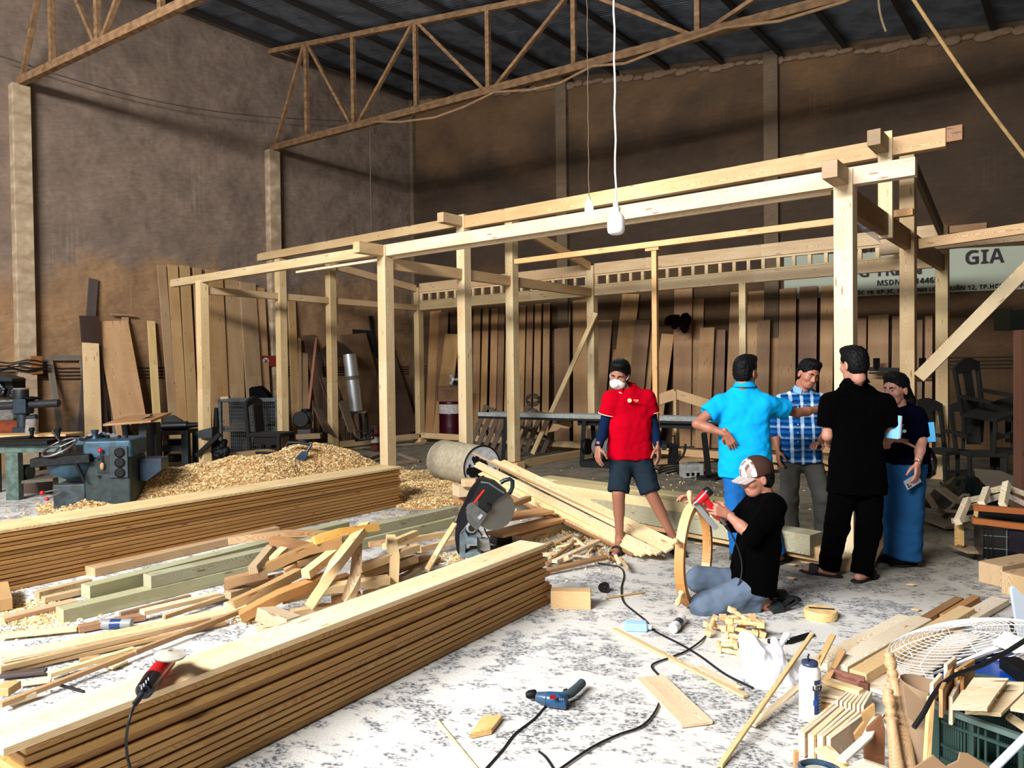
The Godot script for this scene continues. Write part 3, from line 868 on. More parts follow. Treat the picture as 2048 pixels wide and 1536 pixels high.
	var names := ["stick lying across the scraps, nearest the pale timber end", "long stick crossing the scrap litter diagonally", "long pale lath crossing the scrap litter under the slanting bundle", "short stick standing out of the scrap litter", "reddish stub in the middle of the scrap litter", "long pale lath in front of the scrap litter, touching the front stack", "splinter at the back of the scrap litter", "small dark-ended stub beside the front stack's end", "curled chip in front of the scrap litter", "flat chip near the black cable", "pointed chip standing beside the cable", "thin splinter nearest the cable", "small square block by the front stack's end", "chip lying against the front stack's end", "flat chip behind the long stick", "bit of lath at the back of the litter", "splinter beside the flat chip", "flat scrap under the long pale lath", "thin strip between the two long laths", "chip under the foot of the slanting planks"]
	for i in sc.size():
		var q = sc[i]
		plank("scrap_stick", names[i], "wood scrap", "scraps beyond the front stack", c3(q[0], q[1], 0.02 + (i % 4) * 0.012), c3(q[2], q[3], 0.02 + (i % 3) * 0.02), q[4], 0.016 + (i % 3) * 0.006, [B2, B3, PALE, TAN][i % 4], Vector3(jit(0.4), 1, jit(0.4)))
	# big timbers behind the man in red
	var bt := [
		["amber beam lying on the floor, lowest in front of the greenish baulks", 1225, 1046, 1650, 1126, 0.05, 0.12, 0.11, AMBER],
		["greenish baulk with swirling grain, front one of the lower course", 1100, 1012, 1620, 1112, 0.1, 0.2, 0.16, GREENISH],
		["greenish baulk behind the front one, upper course behind the man in red", 1090, 985, 1500, 1052, 0.24, 0.22, 0.11, Color(0.84, 0.80, 0.62)],
		["greenish baulk at the back of the pile behind the man in red", 1075, 972, 1480, 1030, 0.22, 0.22, 0.10, Color(0.8, 0.77, 0.6)],
		["amber beam lying in the middle of the floor towards the man in black", 1565, 1118, 1652, 1130, 0.0, 0.12, 0.12, FRESH]]
	for q in bt.slice(0, 4):
		var a := G(q[1], q[2], q[5]); var b := G(q[3], q[4], q[5])
		var back := (b - a).normalized().cross(Vector3.UP)
		if back.z > 0.0: back = -back
		var o: Vector3 = back * q[6] * 0.5 + Vector3(0, q[7] * 0.5, 0)
		plank("timber_baulk", q[0], "timber", "baulks behind the man in red", a + o, b + o, q[6], q[7], q[8])
	# offcuts on the open floor
	plank("end_block", "thick square block with a number pencilled on its swirling end grain", "wood block", "", G(1102, 1198, 0.05), G(1182, 1200, 0.05), 0.09, 0.13, Color(0.88, 0.74, 0.54))
	plank("lath_scrap", "thin stick lying beside the tape measure", "wood scrap", "", G(1210, 1197, 0.008), G(1288, 1184, 0.008), 0.015, 0.012, AMBER)
	var bevelled := mb(Color(0.90, 0.74, 0.50))
	var pp := [G(941, 1472, 0.015), G(983, 1463, 0.015), G(1005, 1434, 0.015), G(966, 1436, 0.015)]
	var cen: Vector3 = (pp[0] + pp[1] + pp[2] + pp[3]) * 0.25
	var poly := PackedVector2Array()
	for p in pp: poly.append(Vector2(p.x - cen.x, p.z - cen.z))
	bevelled.prism(poly, 0.022, Transform3D(Basis(Vector3.RIGHT, Vector3.BACK, Vector3.DOWN), Vector3.ZERO))
	var bo := solid("angled_offcut", "small angled offcut lying alone on the dusty floor left of the drill", "wood offcut", bevelled.done(), M.pine)
	bo.position = cen
	plank("tapered_board", "flat pale board with a cut end lying beside the brown cable", "board", "", G(1395, 1449, 0.012), G(1300, 1355, 0.012), 0.15, 0.018, PALE)
	plank("long_lath", "long thin lath pointing from the blue bottle to the white sack", "lath", "", G(1228, 1258, 0.01), G(1492, 1393, 0.01), 0.035, 0.015, FRESH)
	plank("long_lath", "second thin lath lying beside the black cable's end", "lath", "", G(1398, 1334, 0.01), G(1480, 1378, 0.01), 0.04, 0.012, PALE)
	plank("thin_strip", "thin pale strip on the floor at the lower middle", "lath", "", G(872, 1438, 0.006), G(955, 1540, 0.006), 0.014, 0.008, PALE)
# ---------------------------------------------------------------- what stands along the two walls
func lthing(called: String, label: String, category: String, group: String, at: Vector3, yaw := 0.0) -> Node3D:
	var t := thing(called, label, category, group, at)
	t.rotation.y = yaw
	return t

func lpart(parent: Node3D, called: String, m: MB, material: String, label := "") -> MeshInstance3D:  # mesh in the thing's own axes
	var o := MeshInstance3D.new()
	o.name = numbered(called, str(parent.get_instance_id()))
	o.mesh = m.done()
	o.material_override = M[material]
	parent.add_child(o, true)
	if label: o.set_meta("label", label)
	return o

func lean(called: String, label: String, cat: String, group: String, left: bool, tx: float, ty: float, bx: float, ob: float, ot: float, wpx: float, c: Color, t := 0.026, m := "pine") -> MeshInstance3D:
	var top := wall_pt(tx, ty, left, ot); var foot := wall_foot(bx, left, ob)
	var n := LN if left else BN
	var a := LW if left else BW
	var mid := (top + foot) * 0.5
	var v := (mid - EYE).normalized()
	var fs := maxf(0.25, absf(a.x * v.z - a.z * v.x))
	var x := (top - foot).normalized()
	return plank(called, label, cat, group, foot + x * 0.01, top, wpx * 0.94 * -mid.z / F / fs, t, c, n, m)

func make_back() -> void:
	var PB := Color(0.74, 0.62, 0.44); var GB := Color(0.68, 0.58, 0.45); var DK := Color(0.30, 0.23, 0.19)
	# against the left wall
	var lb := [
		[323, 530, 352, 0.42, 0.06, 17, GB, "tall brown board, leftmost of the row leaning behind the frame's first post"],
		[345, 530, 368, 0.42, 0.06, 20, PB, "tall brown board, second from the left behind the frame's first post"],
		[369, 531, 389, 0.42, 0.06, 20, PB, "tall brown board, third from the left behind the frame's first post"],
		[394, 536, 410, 0.42, 0.06, 17, GB, "tall board mostly hidden by the frame's first post"],
		[428, 540, 444, 0.46, 0.08, 34, Color(0.68, 0.56, 0.40), "broad amber board just right of the frame's first post"],
		[465, 560, 476, 0.42, 0.05, 33, GB, "broad board between the first two posts, behind the wire fan"],
		[495, 565, 515, 0.46, 0.07, 32, GB, "broad tilted board whose foot stands behind the fan's right half"],
		[518, 575, 535, 0.36, 0.04, 22, PB, "board leaning beside the second concrete pillar"],
		[583, 600, 594, 0.40, 0.06, 16, PB, "narrow board close behind the frame's second post"],
		[598, 676, 601, 0.45, 0.12, 8, GB, "thin pale batten in the dim corner, left of the two"],
		[609, 706, 612, 0.45, 0.12, 13, GB, "short pale board in the dim corner, right of the thin batten"],
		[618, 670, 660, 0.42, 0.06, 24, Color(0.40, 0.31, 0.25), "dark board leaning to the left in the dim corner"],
		[187, 558, 158, 0.30, 0.04, 18, Color(0.32, 0.29, 0.30), "tall dark grey plank reaching above the others at the left"],
		[178, 632, 203, 0.50, 0.20, 36, Color(0.23, 0.17, 0.15), "wide dark brown plank leaning behind the bright pine board"],
		[181, 686, 188, 0.62, 0.34, 31, Color(0.90, 0.80, 0.61), "bright pine board with two knots, foremost by the blue machine"],
		[250, 632, 268, 0.40, 0.05, 13, GB, "narrow strip behind the wide stamped board"],
		[302, 642, 318, 0.45, 0.08, 15, Color(0.86, 0.77, 0.56), "slim yellow batten leaning left of the tall brown boards"],
		[148, 830, 152, 0.3, 0.1, 16, Color(0.5, 0.46, 0.4), "grey plank foot behind the bright pine board"],
		[340, 770, 345, 0.3, 0.12, 12, Color(0.4, 0.35, 0.3), "short grey splinter board beside the yellow batten"]]
	for q in lb:
		lean("leaning_board", q[7], "board", "boards leaning on the left wall", true, q[0], q[1], q[2], q[3], q[4], q[5], q[6])
	var wb := thing("stamped_board", "wide tilted plywood board with a reddish stamp near its foot", "board", "boards leaning on the left wall")
	var wt := wall_pt(224, 642, true, 0.12); var wf := wall_foot(276, true, 0.62)
	part(wb, "board", mb(Color(0.80, 0.66, 0.50)).bar(wf, wt, 0.55, 0.02, LN, 0.002, Vector2(0.2, 0.4)).done(), M.pine)
	var stampm := mb(Color(0.66, 0.36, 0.24))
	var sx := (wt - wf).normalized(); var sz := sx.cross(LN).normalized(); var sy := sz.cross(sx).normalized()
	if sy.dot(LN) < 0.0: sy = -sy
	for i in 8:
		var w := 0.035 if i % 3 else 0.05
		stampm.box(wf + sx * (0.43 + (i % 2) * 0.012) + sy * 0.012 + sz * (0.2 - i * 0.055), Vector3(0.05 if i != 3 else 0.012, 0.002, w), Basis(sx, sy, sz), 0.0)
	part(wb, "stamp", stampm.done(), M.card)
	var cap := wall_pt(247, 630, true, 0.1)
	plank("cap_strip", "short strip nailed across the top behind the stamped board", "wood strip", "", cap - LW * 0.2, cap + LW * 0.22, 0.03, 0.04, GB, LN)
	# old grey door frame
	var df := thing("door_frame", "old grey door frame leaning on the left wall", "door frame", "")
	var d0 := wall_pt(98, 716, true, 0.06); var d1 := wall_pt(164, 716, true, 0.06); var e0 := wall_foot(132, true, 0.5); var e1 := wall_foot(192, true, 0.5)
	for q in [[d0, e0], [d1, e1]]: part(df, "jamb", mb(Color(0.50, 0.48, 0.44)).bar(q[0], q[1], 0.09, 0.05, LN).done(), M.dull_pine)
	part(df, "head", mb(Color(0.50, 0.48, 0.44)).bar(d0, d1, 0.09, 0.05, LN).done(), M.dull_pine)
	part(df, "cross_rail", mb(Color(0.46, 0.44, 0.40)).bar(d0.lerp(e0, 0.72), d1.lerp(e1, 0.72), 0.12, 0.05, LN).done(), M.dull_pine)
	# perforated steel angle
	var pa := thing("slotted_angle", "grey perforated steel upright leaning between the boards", "steel bar", "")
	var s0 := wall_pt(226, 792, true, 0.2); var s1 := wall_foot(240, true, 0.55)
	part(pa, "bar", mb(Color(0.52, 0.50, 0.46)).bar(s0, s1, 0.14, 0.02, LN).done(), M.dusty)
	var holes := mb(Color(0.06, 0.06, 0.06))
	for i in 9:
		var p := s0.lerp(s1, 0.08 + i * 0.075) + LN * 0.011
		holes.cyl(p, p + LN * 0.002, 0.018, -1, 10)
	part(pa, "hole", holes.done(), M.rubber).set_meta("kind", "stuff")
	# dim corner: panels, foil duct, pediment, woven panel
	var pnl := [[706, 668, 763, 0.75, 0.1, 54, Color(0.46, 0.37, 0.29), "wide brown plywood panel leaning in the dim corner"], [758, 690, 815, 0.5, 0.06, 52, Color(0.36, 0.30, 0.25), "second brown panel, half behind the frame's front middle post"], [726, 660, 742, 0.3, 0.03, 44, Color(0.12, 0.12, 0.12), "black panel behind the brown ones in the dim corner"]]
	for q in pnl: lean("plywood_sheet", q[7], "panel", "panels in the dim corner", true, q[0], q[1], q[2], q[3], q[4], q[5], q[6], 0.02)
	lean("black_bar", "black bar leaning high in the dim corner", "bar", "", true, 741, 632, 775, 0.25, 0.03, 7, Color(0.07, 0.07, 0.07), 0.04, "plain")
	plank("reddish_stick", "thin reddish stick leaning the other way in front of the dim boards", "stick", "", AT(616, 828, 13.6), AT(633, 674, 14.6), 0.05, 0.03, Color(0.50, 0.34, 0.25), Vector3.BACK)
	var ft := lthing("foil_roll", "tall roll wrapped in shiny silver foil", "roll", "", AT(712, 822, 15.6))
	ft.transform.basis = Basis(Vector3.BACK, 0.10)
	lpart(ft, "roll", mb(Color(0.80, 0.82, 0.82)).lathe([Vector2(0.14, 0), Vector2(0.145, 0.4), Vector2(0.138, 0.62), Vector2(0.144, 0.78), Vector2(0.136, 0.9), Vector2(0.142, 1.05), Vector2(0.135, 1.2)], Transform3D(), 24), "metal")
	lpart(ft, "tape_band", mb(Color(0.42, 0.40, 0.33)).lathe([Vector2(0.145, 0.66), Vector2(0.146, 0.74)], Transform3D(), 24, false), "gloss")
	var stool := lthing("low_table", "small dusty side table holding the foil roll", "table", "", Vector3(AT(712, 822, 15.6).x, 0, -15.6))
	var th := AT(712, 822, 15.6).y
	lpart(stool, "top", mb(Color(0.42, 0.36, 0.28)).box(Vector3(0, th - 0.02, 0), Vector3(0.5, 0.035, 0.45)), "dusty")
	for k in [[-1, -1], [1, -1], [-1, 1], [1, 1]]: lpart(stool, "leg", mb(Color(0.34, 0.30, 0.24)).bar(Vector3(0.18 * k[0], th - 0.04, 0.16 * k[1]), Vector3(0.22 * k[0], 0, 0.2 * k[1]), 0.05, 0.05, Vector3.BACK), "dusty")
	var wv := thing("woven_panel", "old woven cane panel in a reddish frame, leaning", "panel", "")
	var w0 := AT(640, 755, 15.2); var w1 := AT(667, 838, 14.5); var side := Vector3(0.26, 0, -0.1)
	for s in [0.0, 1.0]: part(wv, "frame", mb(Color(0.36, 0.24, 0.18)).bar(w0 + side * s, w1 + side * s, 0.05, 0.04, LN).done(), M.dull_pine)
	var cane := mb(Color(0.46, 0.42, 0.36))
	for i in 9: cane.bar(w0 + side * (i + 0.5) / 9.0, w1 + side * (i + 0.5) / 9.0, 0.012, 0.006, LN, 0.0)
	for i in 16:
		var p := w0.lerp(w1, (i + 0.5) / 16.0)
		cane.bar(p, p + side, 0.012, 0.006, LN, 0.0)
	part(wv, "cane_mesh", cane.done(), M.dull_pine).set_meta("kind", "stuff")
	var pd := lthing("arched_pediment", "dark wooden arched headpiece standing in the dim corner", "carving", "", AT(672, 710, 16.2), 0.6)
	var ap := PackedVector2Array()
	for i in 13: ap.append(Vector2(-0.42 + 0.07 * i, 0.30 * sin(PI * i / 12.0)))
	lpart(pd, "arch", mb(Color(0.30, 0.24, 0.19)).prism(ap, 0.06), "dull_pine")
	lpart(pd, "rail", mb(Color(0.26, 0.21, 0.17)).box(Vector3(0, -0.03, 0), Vector3(0.9, 0.06, 0.1)), "dull_pine")
	for s in [-0.36, 0.36]: lpart(pd, "leg", mb(Color(0.24, 0.20, 0.17)).box(Vector3(s, -0.03 - AT(672, 710, 16.2).y * 0.5, 0), Vector3(0.06, AT(672, 710, 16.2).y - 0.06, 0.06)), "dull_pine")
	# against the back wall
	var bb := [
		[872, 622, 862, 0.40, 0.05, 24], [888, 624, 876, 0.44, 0.08, 20], [905, 668, 880, 0.62, 0.3, 30], [934, 618, 925, 0.4, 0.05, 15], [955, 618, 951, 0.46, 0.09, 14], [972, 617, 966, 0.42, 0.05, 13], [990, 616, 984, 0.46, 0.09, 14], [1004, 615, 998, 0.40, 0.05, 13], [1020, 612, 1014, 0.46, 0.09, 14], [1046, 611, 1040, 0.42, 0.05, 13], [1061, 609, 1055, 0.46, 0.09, 13], [1077, 608, 1072, 0.42, 0.05, 14], [1094, 606, 1090, 0.46, 0.09, 14],
		[1124, 656, 1124, 0.62, 0.3, 32], [1130, 610, 1128, 0.36, 0.04, 24], [1160, 600, 1161, 0.44, 0.08, 30], [1262, 588, 1228, 0.44, 0.06, 36], [1286, 640, 1262, 0.55, 0.2, 32], [1303, 652, 1288, 0.42, 0.06, 14], [1336, 668, 1306, 0.56, 0.2, 26], [1367, 574, 1363, 0.44, 0.08, 38], [1415, 655, 1404, 0.62, 0.28, 30], [1430, 660, 1424, 0.5, 0.14, 44], [1476, 584, 1462, 0.42, 0.05, 30], [1513, 582, 1505, 0.44, 0.08, 34], [1528, 640, 1522, 0.62, 0.28, 26], [1576, 577, 1572, 0.44, 0.06, 34], [1617, 573, 1612, 0.48, 0.12, 36], [1655, 572, 1650, 0.42, 0.06, 26], [1757, 630, 1754, 0.5, 0.1, 40], [1796, 632, 1792, 0.46, 0.08, 22], [1858, 632, 1856, 0.46, 0.08, 14]]
	bb.append_array([[1210, 640, 1190, 0.36, 0.03, 32], [1392, 598, 1384, 0.36, 0.03, 34], [1546, 600, 1540, 0.36, 0.03, 28], [1690, 640, 1686, 0.36, 0.04, 28], [1720, 636, 1716, 0.5, 0.1, 26], [1834, 640, 1831, 0.4, 0.05, 22], [1240, 700, 1215, 0.5, 0.2, 26]])
	bb.sort_custom(func(a: Array, b: Array) -> bool: return a[0] < b[0])
	for i in bb.size():
		var q = bb[i]
		var where := "left of the rear middle post" if q[0] < 1170 else ("behind the man in red" if q[0] < 1345 else ("behind the blue polo man" if q[0] < 1540 else "right of the slim post"))
		var w := "narrow" if q[5] < 17 else ("broad" if q[5] > 31 else "brown")
		lean("tall_plank", "%s plank %s, %s from the corner" % [w, where, nth(i)], "plank", "planks leaning on the back wall", false, q[0], q[1], q[2], q[3], q[4], q[5], [Color(0.66, 0.52, 0.35), Color(0.60, 0.47, 0.33), Color(0.71, 0.57, 0.39), Color(0.54, 0.42, 0.30)][(i * 7 + i / 3) % 4], 0.03)
	# banner
	var bn := thing("banner", "pale printed company banner with large dark lettering, hung on the back wall", "banner", "")
	var bp := func(px: float, py: float, o: float) -> Vector3: return wall_pt(px, py, false, o)
	var rows := []
	for i in 9:
		var row := []
		for j in 15:
			var px := lerpf(1568, 2140, j / 14.0); var y0 := lerpf(512, 487, j / 14.0); var y1 := lerpf(599, 574, j / 14.0)
			row.append(bp.call(px, lerpf(y0, y1, i / 8.0), 0.04 + 0.015 * sin(j * 1.3 + i * 0.4)))
		rows.append(row)
	part(bn, "sheet", mb(Color(0.66, 0.68, 0.60)).grid(rows, BN).done(), M.cloth)
	var wr := func(txt: String, px: float, py: float, hpx: float, bold: bool, c: Color) -> void:
		var f := SystemFont.new()
		f.font_names = PackedStringArray(["Droid Sans"])
		if bold: f.font_weight = 700
		var tm := TextMesh.new()
		tm.text = txt; tm.font = f; tm.font_size = 64; tm.depth = 0.01
		var p: Vector3 = bp.call(px, py, 0.066)
		var size := hpx * -p.z / F
		tm.pixel_size = size / 52.0
		p.y -= size * 0.27
		tm.horizontal_alignment = HORIZONTAL_ALIGNMENT_LEFT
		tm.vertical_alignment = VERTICAL_ALIGNMENT_BOTTOM
		var m := StandardMaterial3D.new()
		m.albedo_color = c; m.roughness = 0.8
		var o := MeshInstance3D.new()
		o.name = numbered("lettering", "banner"); o.mesh = tm; o.material_override = m
		var x := BW.normalized() - Vector3(0, 0.012, 0)
		o.transform = Transform3D(Basis(x.normalized(), Vector3.UP, BN), p)
		bn.add_child(o, true)
	var ink := Color(0.16, 0.11, 0.14)
	wr.call("GIA", 1928, 531, 31, true, ink)
	wr.call("G TRẦN", 1716, 556, 25, true, ink)
	wr.call("G TY", 1722, 506, 11, true, Color(0.1, 0.1, 0.12))
	wr.call("MSDN: 0314465", 1753, 572, 12, true, Color(0.1, 0.09, 0.1))
	wr.call("LÓC 19, KP.3C, P. THANH LÓC, QUÂN 12, TP.HCM  -  Web: nhagotran", 1706, 591, 9, true, Color(0.1, 0.09, 0.1))
	part(bn, "top_batten", mb(Color(0.6, 0.45, 0.28)).bar(bp.call(1872, 462, 0.05), bp.call(1974, 452, 0.05), 0.03, 0.12, Vector3.UP).done(), M.pine)
	# conduits along the walls at about head height
	for k in 4:
		var y := 1.50 + k * 0.06
		solid("trim_%d" % (20 + k), "dusty conduit line running along the left wall, %s from below" % nth(k), "conduit", mb(Color(0.30, 0.24, 0.19)).tube([CORNER + LW * 0.2 + LN * 0.03 + Vector3(0, y, 0), CORNER + LW * 14.0 + LN * 0.03 + Vector3(0, y, 0)], 0.012, 6).done(), M.dusty, "wall conduits", "structure")
		solid("trim_%d" % (24 + k), "dusty conduit line running along the back wall, %s from below" % nth(k), "conduit", mb(Color(0.26, 0.21, 0.17)).tube([CORNER + BW * 0.2 + BN * 0.03 + Vector3(0, y, 0), CORNER + BW * 20.0 + BN * 0.03 + Vector3(0, y, 0)], 0.012, 6).done(), M.dusty, "wall conduits", "structure")
	# lime-washed foot of the walls and pillar junction plate
	plank("wooden_plate", "small brown board fixed on the far left pillar among the cables", "board", "", wall_pt(74, 748, true, 0.19), wall_pt(73, 712, true, 0.19), 0.17, 0.03, Color(0.58, 0.38, 0.2), LN)
	var sg := thing("warning_sign", "small red no-smoking sign on the second pillar", "sign", "")
	var sp := wall_pt(538, 722, true, 0.19)
	var sbas := Basis(-LW.normalized(), Vector3.UP, LN)
	part(sg, "plate", mb(Color(0.52, 0.16, 0.12)).box(sp, Vector3(0.34, 0.22, 0.012), sbas).done(), M.gloss)
	var disc := mb(Color(0.8, 0.78, 0.72))
	var so := sp + LN * 0.008 - sbas.x * 0.08
	disc.cyl(so, so + LN * 0.004, 0.07, -1, 20)
	part(sg, "disc", disc.done(), M.gloss)
	var xm := mb(Color(0.12, 0.08, 0.07))
	for a in [0.7, -0.7]: xm.box(so + LN * 0.007, Vector3(0.1, 0.016, 0.004), sbas * Basis(Vector3.BACK, a), 0.0)
	part(sg, "cross", xm.done(), M.gloss)
	# drum against the back wall with a box and a little fan on it
	var dp := Vector3(AT(903, 840, 17.0).x, 0, -17.0)
	var dr := lthing("oil_drum", "dark red steel drum with a white band, standing by the back wall", "drum", "", dp)
	lpart(dr, "body", mb(Color(0.20, 0.04, 0.05)).lathe([Vector2(0.27, 0), Vector2(0.285, 0.02), Vector2(0.28, 0.27), Vector2(0.29, 0.285), Vector2(0.28, 0.3), Vector2(0.28, 0.55), Vector2(0.29, 0.565), Vector2(0.28, 0.58), Vector2(0.28, 0.84), Vector2(0.288, 0.86), Vector2(0.26, 0.86)], Transform3D(), 28), "gloss")
	lpart(dr, "white_band", mb(Color(0.72, 0.70, 0.68)).lathe([Vector2(0.283, 0.59), Vector2(0.284, 0.80)], Transform3D(), 28, false), "dusty")
	var cb := lthing("cardboard_box", "brown cardboard box standing on the red drum", "box", "", dp + Vector3(-0.03, 0.862, 0), 0.15)
	lpart(cb, "carton", mb(Color(0.42, 0.30, 0.19)).box(Vector3(0, 0.17, 0), Vector3(0.56, 0.34, 0.42), Basis.IDENTITY, 0.006), "card")
	var pr := mb(Color(0.2, 0.14, 0.1))
	for i in 5: pr.box(Vector3(-0.05 + jit(0.04), 0.25 - i * 0.04, 0.212), Vector3(0.26 - i * 0.03, 0.010, 0.002), Basis.IDENTITY, 0.0)
	lpart(cb, "printing", pr, "card")
	lpart(cb, "flap", mb(Color(0.46, 0.34, 0.22)).box(Vector3(0, 0.345, 0.1), Vector3(0.56, 0.006, 0.2)), "card")
	var tf := lthing("desk_fan", "small desk fan sitting on the cardboard box", "fan", "", dp + Vector3(0.05, 1.21, 0.02))
	var cg := mb(Color(0.5, 0.5, 0.48))
	for r in [0.06, 0.11, 0.155]:
		var ring := []
		for i in 25: ring.append(Vector3(cos(TAU * i / 24.0) * r, 0.15 + sin(TAU * i / 24.0) * r, 0.03))
		cg.tube(ring, 0.003, 5)
	lpart(tf, "grille", cg, "plain")
	lpart(tf, "hub", mb(Color(0.85, 0.85, 0.83)).cyl(Vector3(0, 0.15, -0.02), Vector3(0, 0.15, 0.035), 0.035, -1, 14, 0.006), "gloss")
	lpart(tf, "stand", mb(Color(0.12, 0.12, 0.12)).cyl(Vector3(0, 0, -0.04), Vector3(0, 0.15, -0.03), 0.02), "gloss")
	lpart(tf, "base", mb(Color(0.12, 0.12, 0.12)).box(Vector3(0, 0.012, 0), Vector3(0.18, 0.024, 0.14)), "gloss")
	for k in 3: lpart(tf, "blade", mb(Color(0.75, 0.76, 0.76)).box(Vector3(0, 0.15, 0) + Vector3(cos(k * 2.094), sin(k * 2.094), 0) * 0.07, Vector3(0.11, 0.06, 0.006), Basis(Vector3.BACK, k * 2.094) * Basis(Vector3.RIGHT, 0.4)), "plain")
	# slatted pallets leaning behind the long steel bench
	for k in 2:
		var p0 := AT([965, 1048][k], 880, 14.6 - k * 0.5); p0.y = 0.0
		var pl := lthing("slatted_pallet", ["dusty slatted pallet leaning at the bench's left end", "second slatted pallet, right of the frame's rear centre post"][k], "pallet", "pallets behind the bench", p0, -0.55)
		pl.transform.basis = pl.transform.basis * Basis(Vector3.BACK, -0.33) * Basis(Vector3.RIGHT, -0.25)
		for i in 5: lpart(pl, "slat", mb(Color(0.38, 0.33, 0.27)).box(Vector3(-0.3 + i * 0.165, 0.42, 0), Vector3(0.84, 0.10, 0.02), Basis(Vector3.BACK, PI / 2)), "dull_pine")
		for y in [0.06, 0.42, 0.79]: lpart(pl, "bearer", mb(Color(0.30, 0.26, 0.22)).box(Vector3(0.03, y, -0.04), Vector3(0.82, 0.06, 0.05)), "dull_pine")
	var rope_pts := []
	for i in 26: rope_pts.append(AT(1066 + 14 * cos(i * 0.75), 795 + 10 * sin(i * 0.75) + i * 0.4, 13.7) )
	solid("cable_bundle", "dark cable bundle draped over the right pallet", "cable", mb(Color(0.06, 0.07, 0.07)).tube(rope_pts, 0.012, 6).done(), M.rubber)
	# long steel bench
	var be := thing("steel_bench", "long dark steel roller bench standing before the back planks", "bench", "", G(1100, 935))
	var b0 := AT(968, 827, 13.35); var b1 := AT(1495, 838, 11.0)
	b1.y = b0.y
	var bx := (b1 - b0).normalized(); var bz := bx.cross(Vector3.UP)
	if bz.z < 0.0: bz = -bz
	part(be, "front_rail", mb(Color(0.60, 0.62, 0.60)).bar(b0 + bz * 0.18, b1 + bz * 0.18, 0.05, 0.07, Vector3.UP).done(), M.dusty)
	part(be, "back_rail", mb(Color(0.5, 0.5, 0.48)).bar(b0 - bz * 0.18, b1 - bz * 0.18, 0.05, 0.06, Vector3.UP).done(), M.dusty)
	part(be, "tray", mb(Color(0.40, 0.38, 0.34)).bar(b0 - Vector3(0, 0.05, 0), b1 - Vector3(0, 0.05, 0), 0.4, 0.05, Vector3.UP).done(), M.iron)
	part(be, "under_channel", mb(Color(0.3, 0.3, 0.3)).bar(b0 + bx * 1.9 - Vector3(0, 0.11, 0), b1 - Vector3(0, 0.11, 0), 0.2, 0.09, Vector3.UP).done(), M.iron)
	for s in [0.55, 2.05, 2.45, 4.35]:
		for z in [-0.16, 0.16]:
			var q: Vector3 = b0 + bx * s + bz * z - Vector3(0, 0.08, 0)
			part(be, "leg", mb(Color(0.22, 0.27, 0.26)).bar(q, Vector3(q.x, 0.0, q.z) + bz * z * 0.7, 0.07, 0.07, Vector3.BACK).done(), M.iron)
	# gable brackets in front of the planks
	var gb := thing("gable_bracket", "gable-shaped pair of sloping boards leaning on the planks behind the men", "bracket", "")
	var gp := func(px: float, py: float) -> Vector3: return ON(px, py, H(0, 5.35, 0), HD)
	part(gb, "sloping_board", mb(tone(AMBER)).bar(gp.call(1285, 810), gp.call(1352, 788), 0.05, 0.19, Vector3.UP).done(), M.pine)
	part(gb, "sloping_board", mb(tone(AMBER)).bar(gp.call(1352, 788), gp.call(1460, 822), 0.05, 0.17, Vector3.UP).done(), M.pine)
	part(gb, "upright", mb(tone(TAN)).bar(gp.call(1352, 782) , gp.call(1354, 905), 0.05, 0.12, HD).done(), M.pine)
	var ga := thing("shaped_bracket", "curved wooden bracket lodged under the bench by the diagonal stick", "bracket", "")
	var bk := PackedVector2Array([Vector2(0, -0.12), Vector2(0.10, 0.02), Vector2(0.32, 0.07), Vector2(0.40, 0.05), Vector2(0.42, -0.03), Vector2(0.36, -0.07), Vector2(0.2, -0.05), Vector2(0.12, -0.1)])
	part(ga, "bracket", mb(tone(AMBER)).prism(bk, 0.07, Transform3D(Basis(Vector3.UP, 0.4), AT(1098, 850, 12.6))).done(), M.pine)
	# pipes and black rail at the right
	for i in 4:
		var px: float = [1775, 1783, 1795, 1801][i]
		var a := wall_pt(px, [655, 652, 655, 660][i], false, 0.1); var b := wall_foot(px - 14, false, 0.35)
		solid("steel_pipe", "grey steel pipe leaning behind the black-shirted man, %s from the left" % nth(i), "pipe", mb(Color(0.25, 0.26, 0.27)).cyl(b, a, 0.028, -1, 10).done(), M.iron, "steel pipes on the back wall")
	var ra := thing("clamp_rail", "black clamp rail fixed across the back planks", "rail", "")
	part(ra, "bar", mb(Color(0.09, 0.09, 0.09)).bar(wall_pt(1738, 738, false, 0.62), wall_pt(1866, 742, false, 0.62), 0.05, 0.07, Vector3.UP).done(), M.iron)
	part(ra, "lower_bar", mb(Color(0.09, 0.09, 0.09)).bar(wall_pt(1738, 746, false, 0.62), wall_pt(1866, 750, false, 0.62), 0.05, 0.03, Vector3.UP).done(), M.iron)
	for px in [1753, 1845]: part(ra, "clamp", mb(Color(0.10, 0.10, 0.10)).box(wall_pt(px, 728, false, 0.62), Vector3(0.08, 0.2, 0.08)).done(), M.iron)
	var bag := thing("plastic_bag", "crumpled clear plastic bag caught on the right tie beam", "bag", "")
	var br := []
	for i in 8:
		var row := []
		for j in 7:
			var u := i / 7.0; var v := j / 6.0
			row.append(AT(lerpf(1718, 1757, u) + (v - 0.5) * 14 * (1.0 - u * 0.3), lerpf(442, 452, u) + v * (20 + 14 * u) , 7.05 + 0.05 * sin(i * 2.1 + j * 1.7)))
		br.append(row)
	var bm := StandardMaterial3D.new()
	bm.resource_name = "clear_film"; bm.albedo_color = Color(0.82, 0.86, 0.95, 0.55); bm.transparency = BaseMaterial3D.TRANSPARENCY_ALPHA; bm.roughness = 0.3
	part(bag, "film", mb().grid(br, Vector3.BACK).done(), bm)
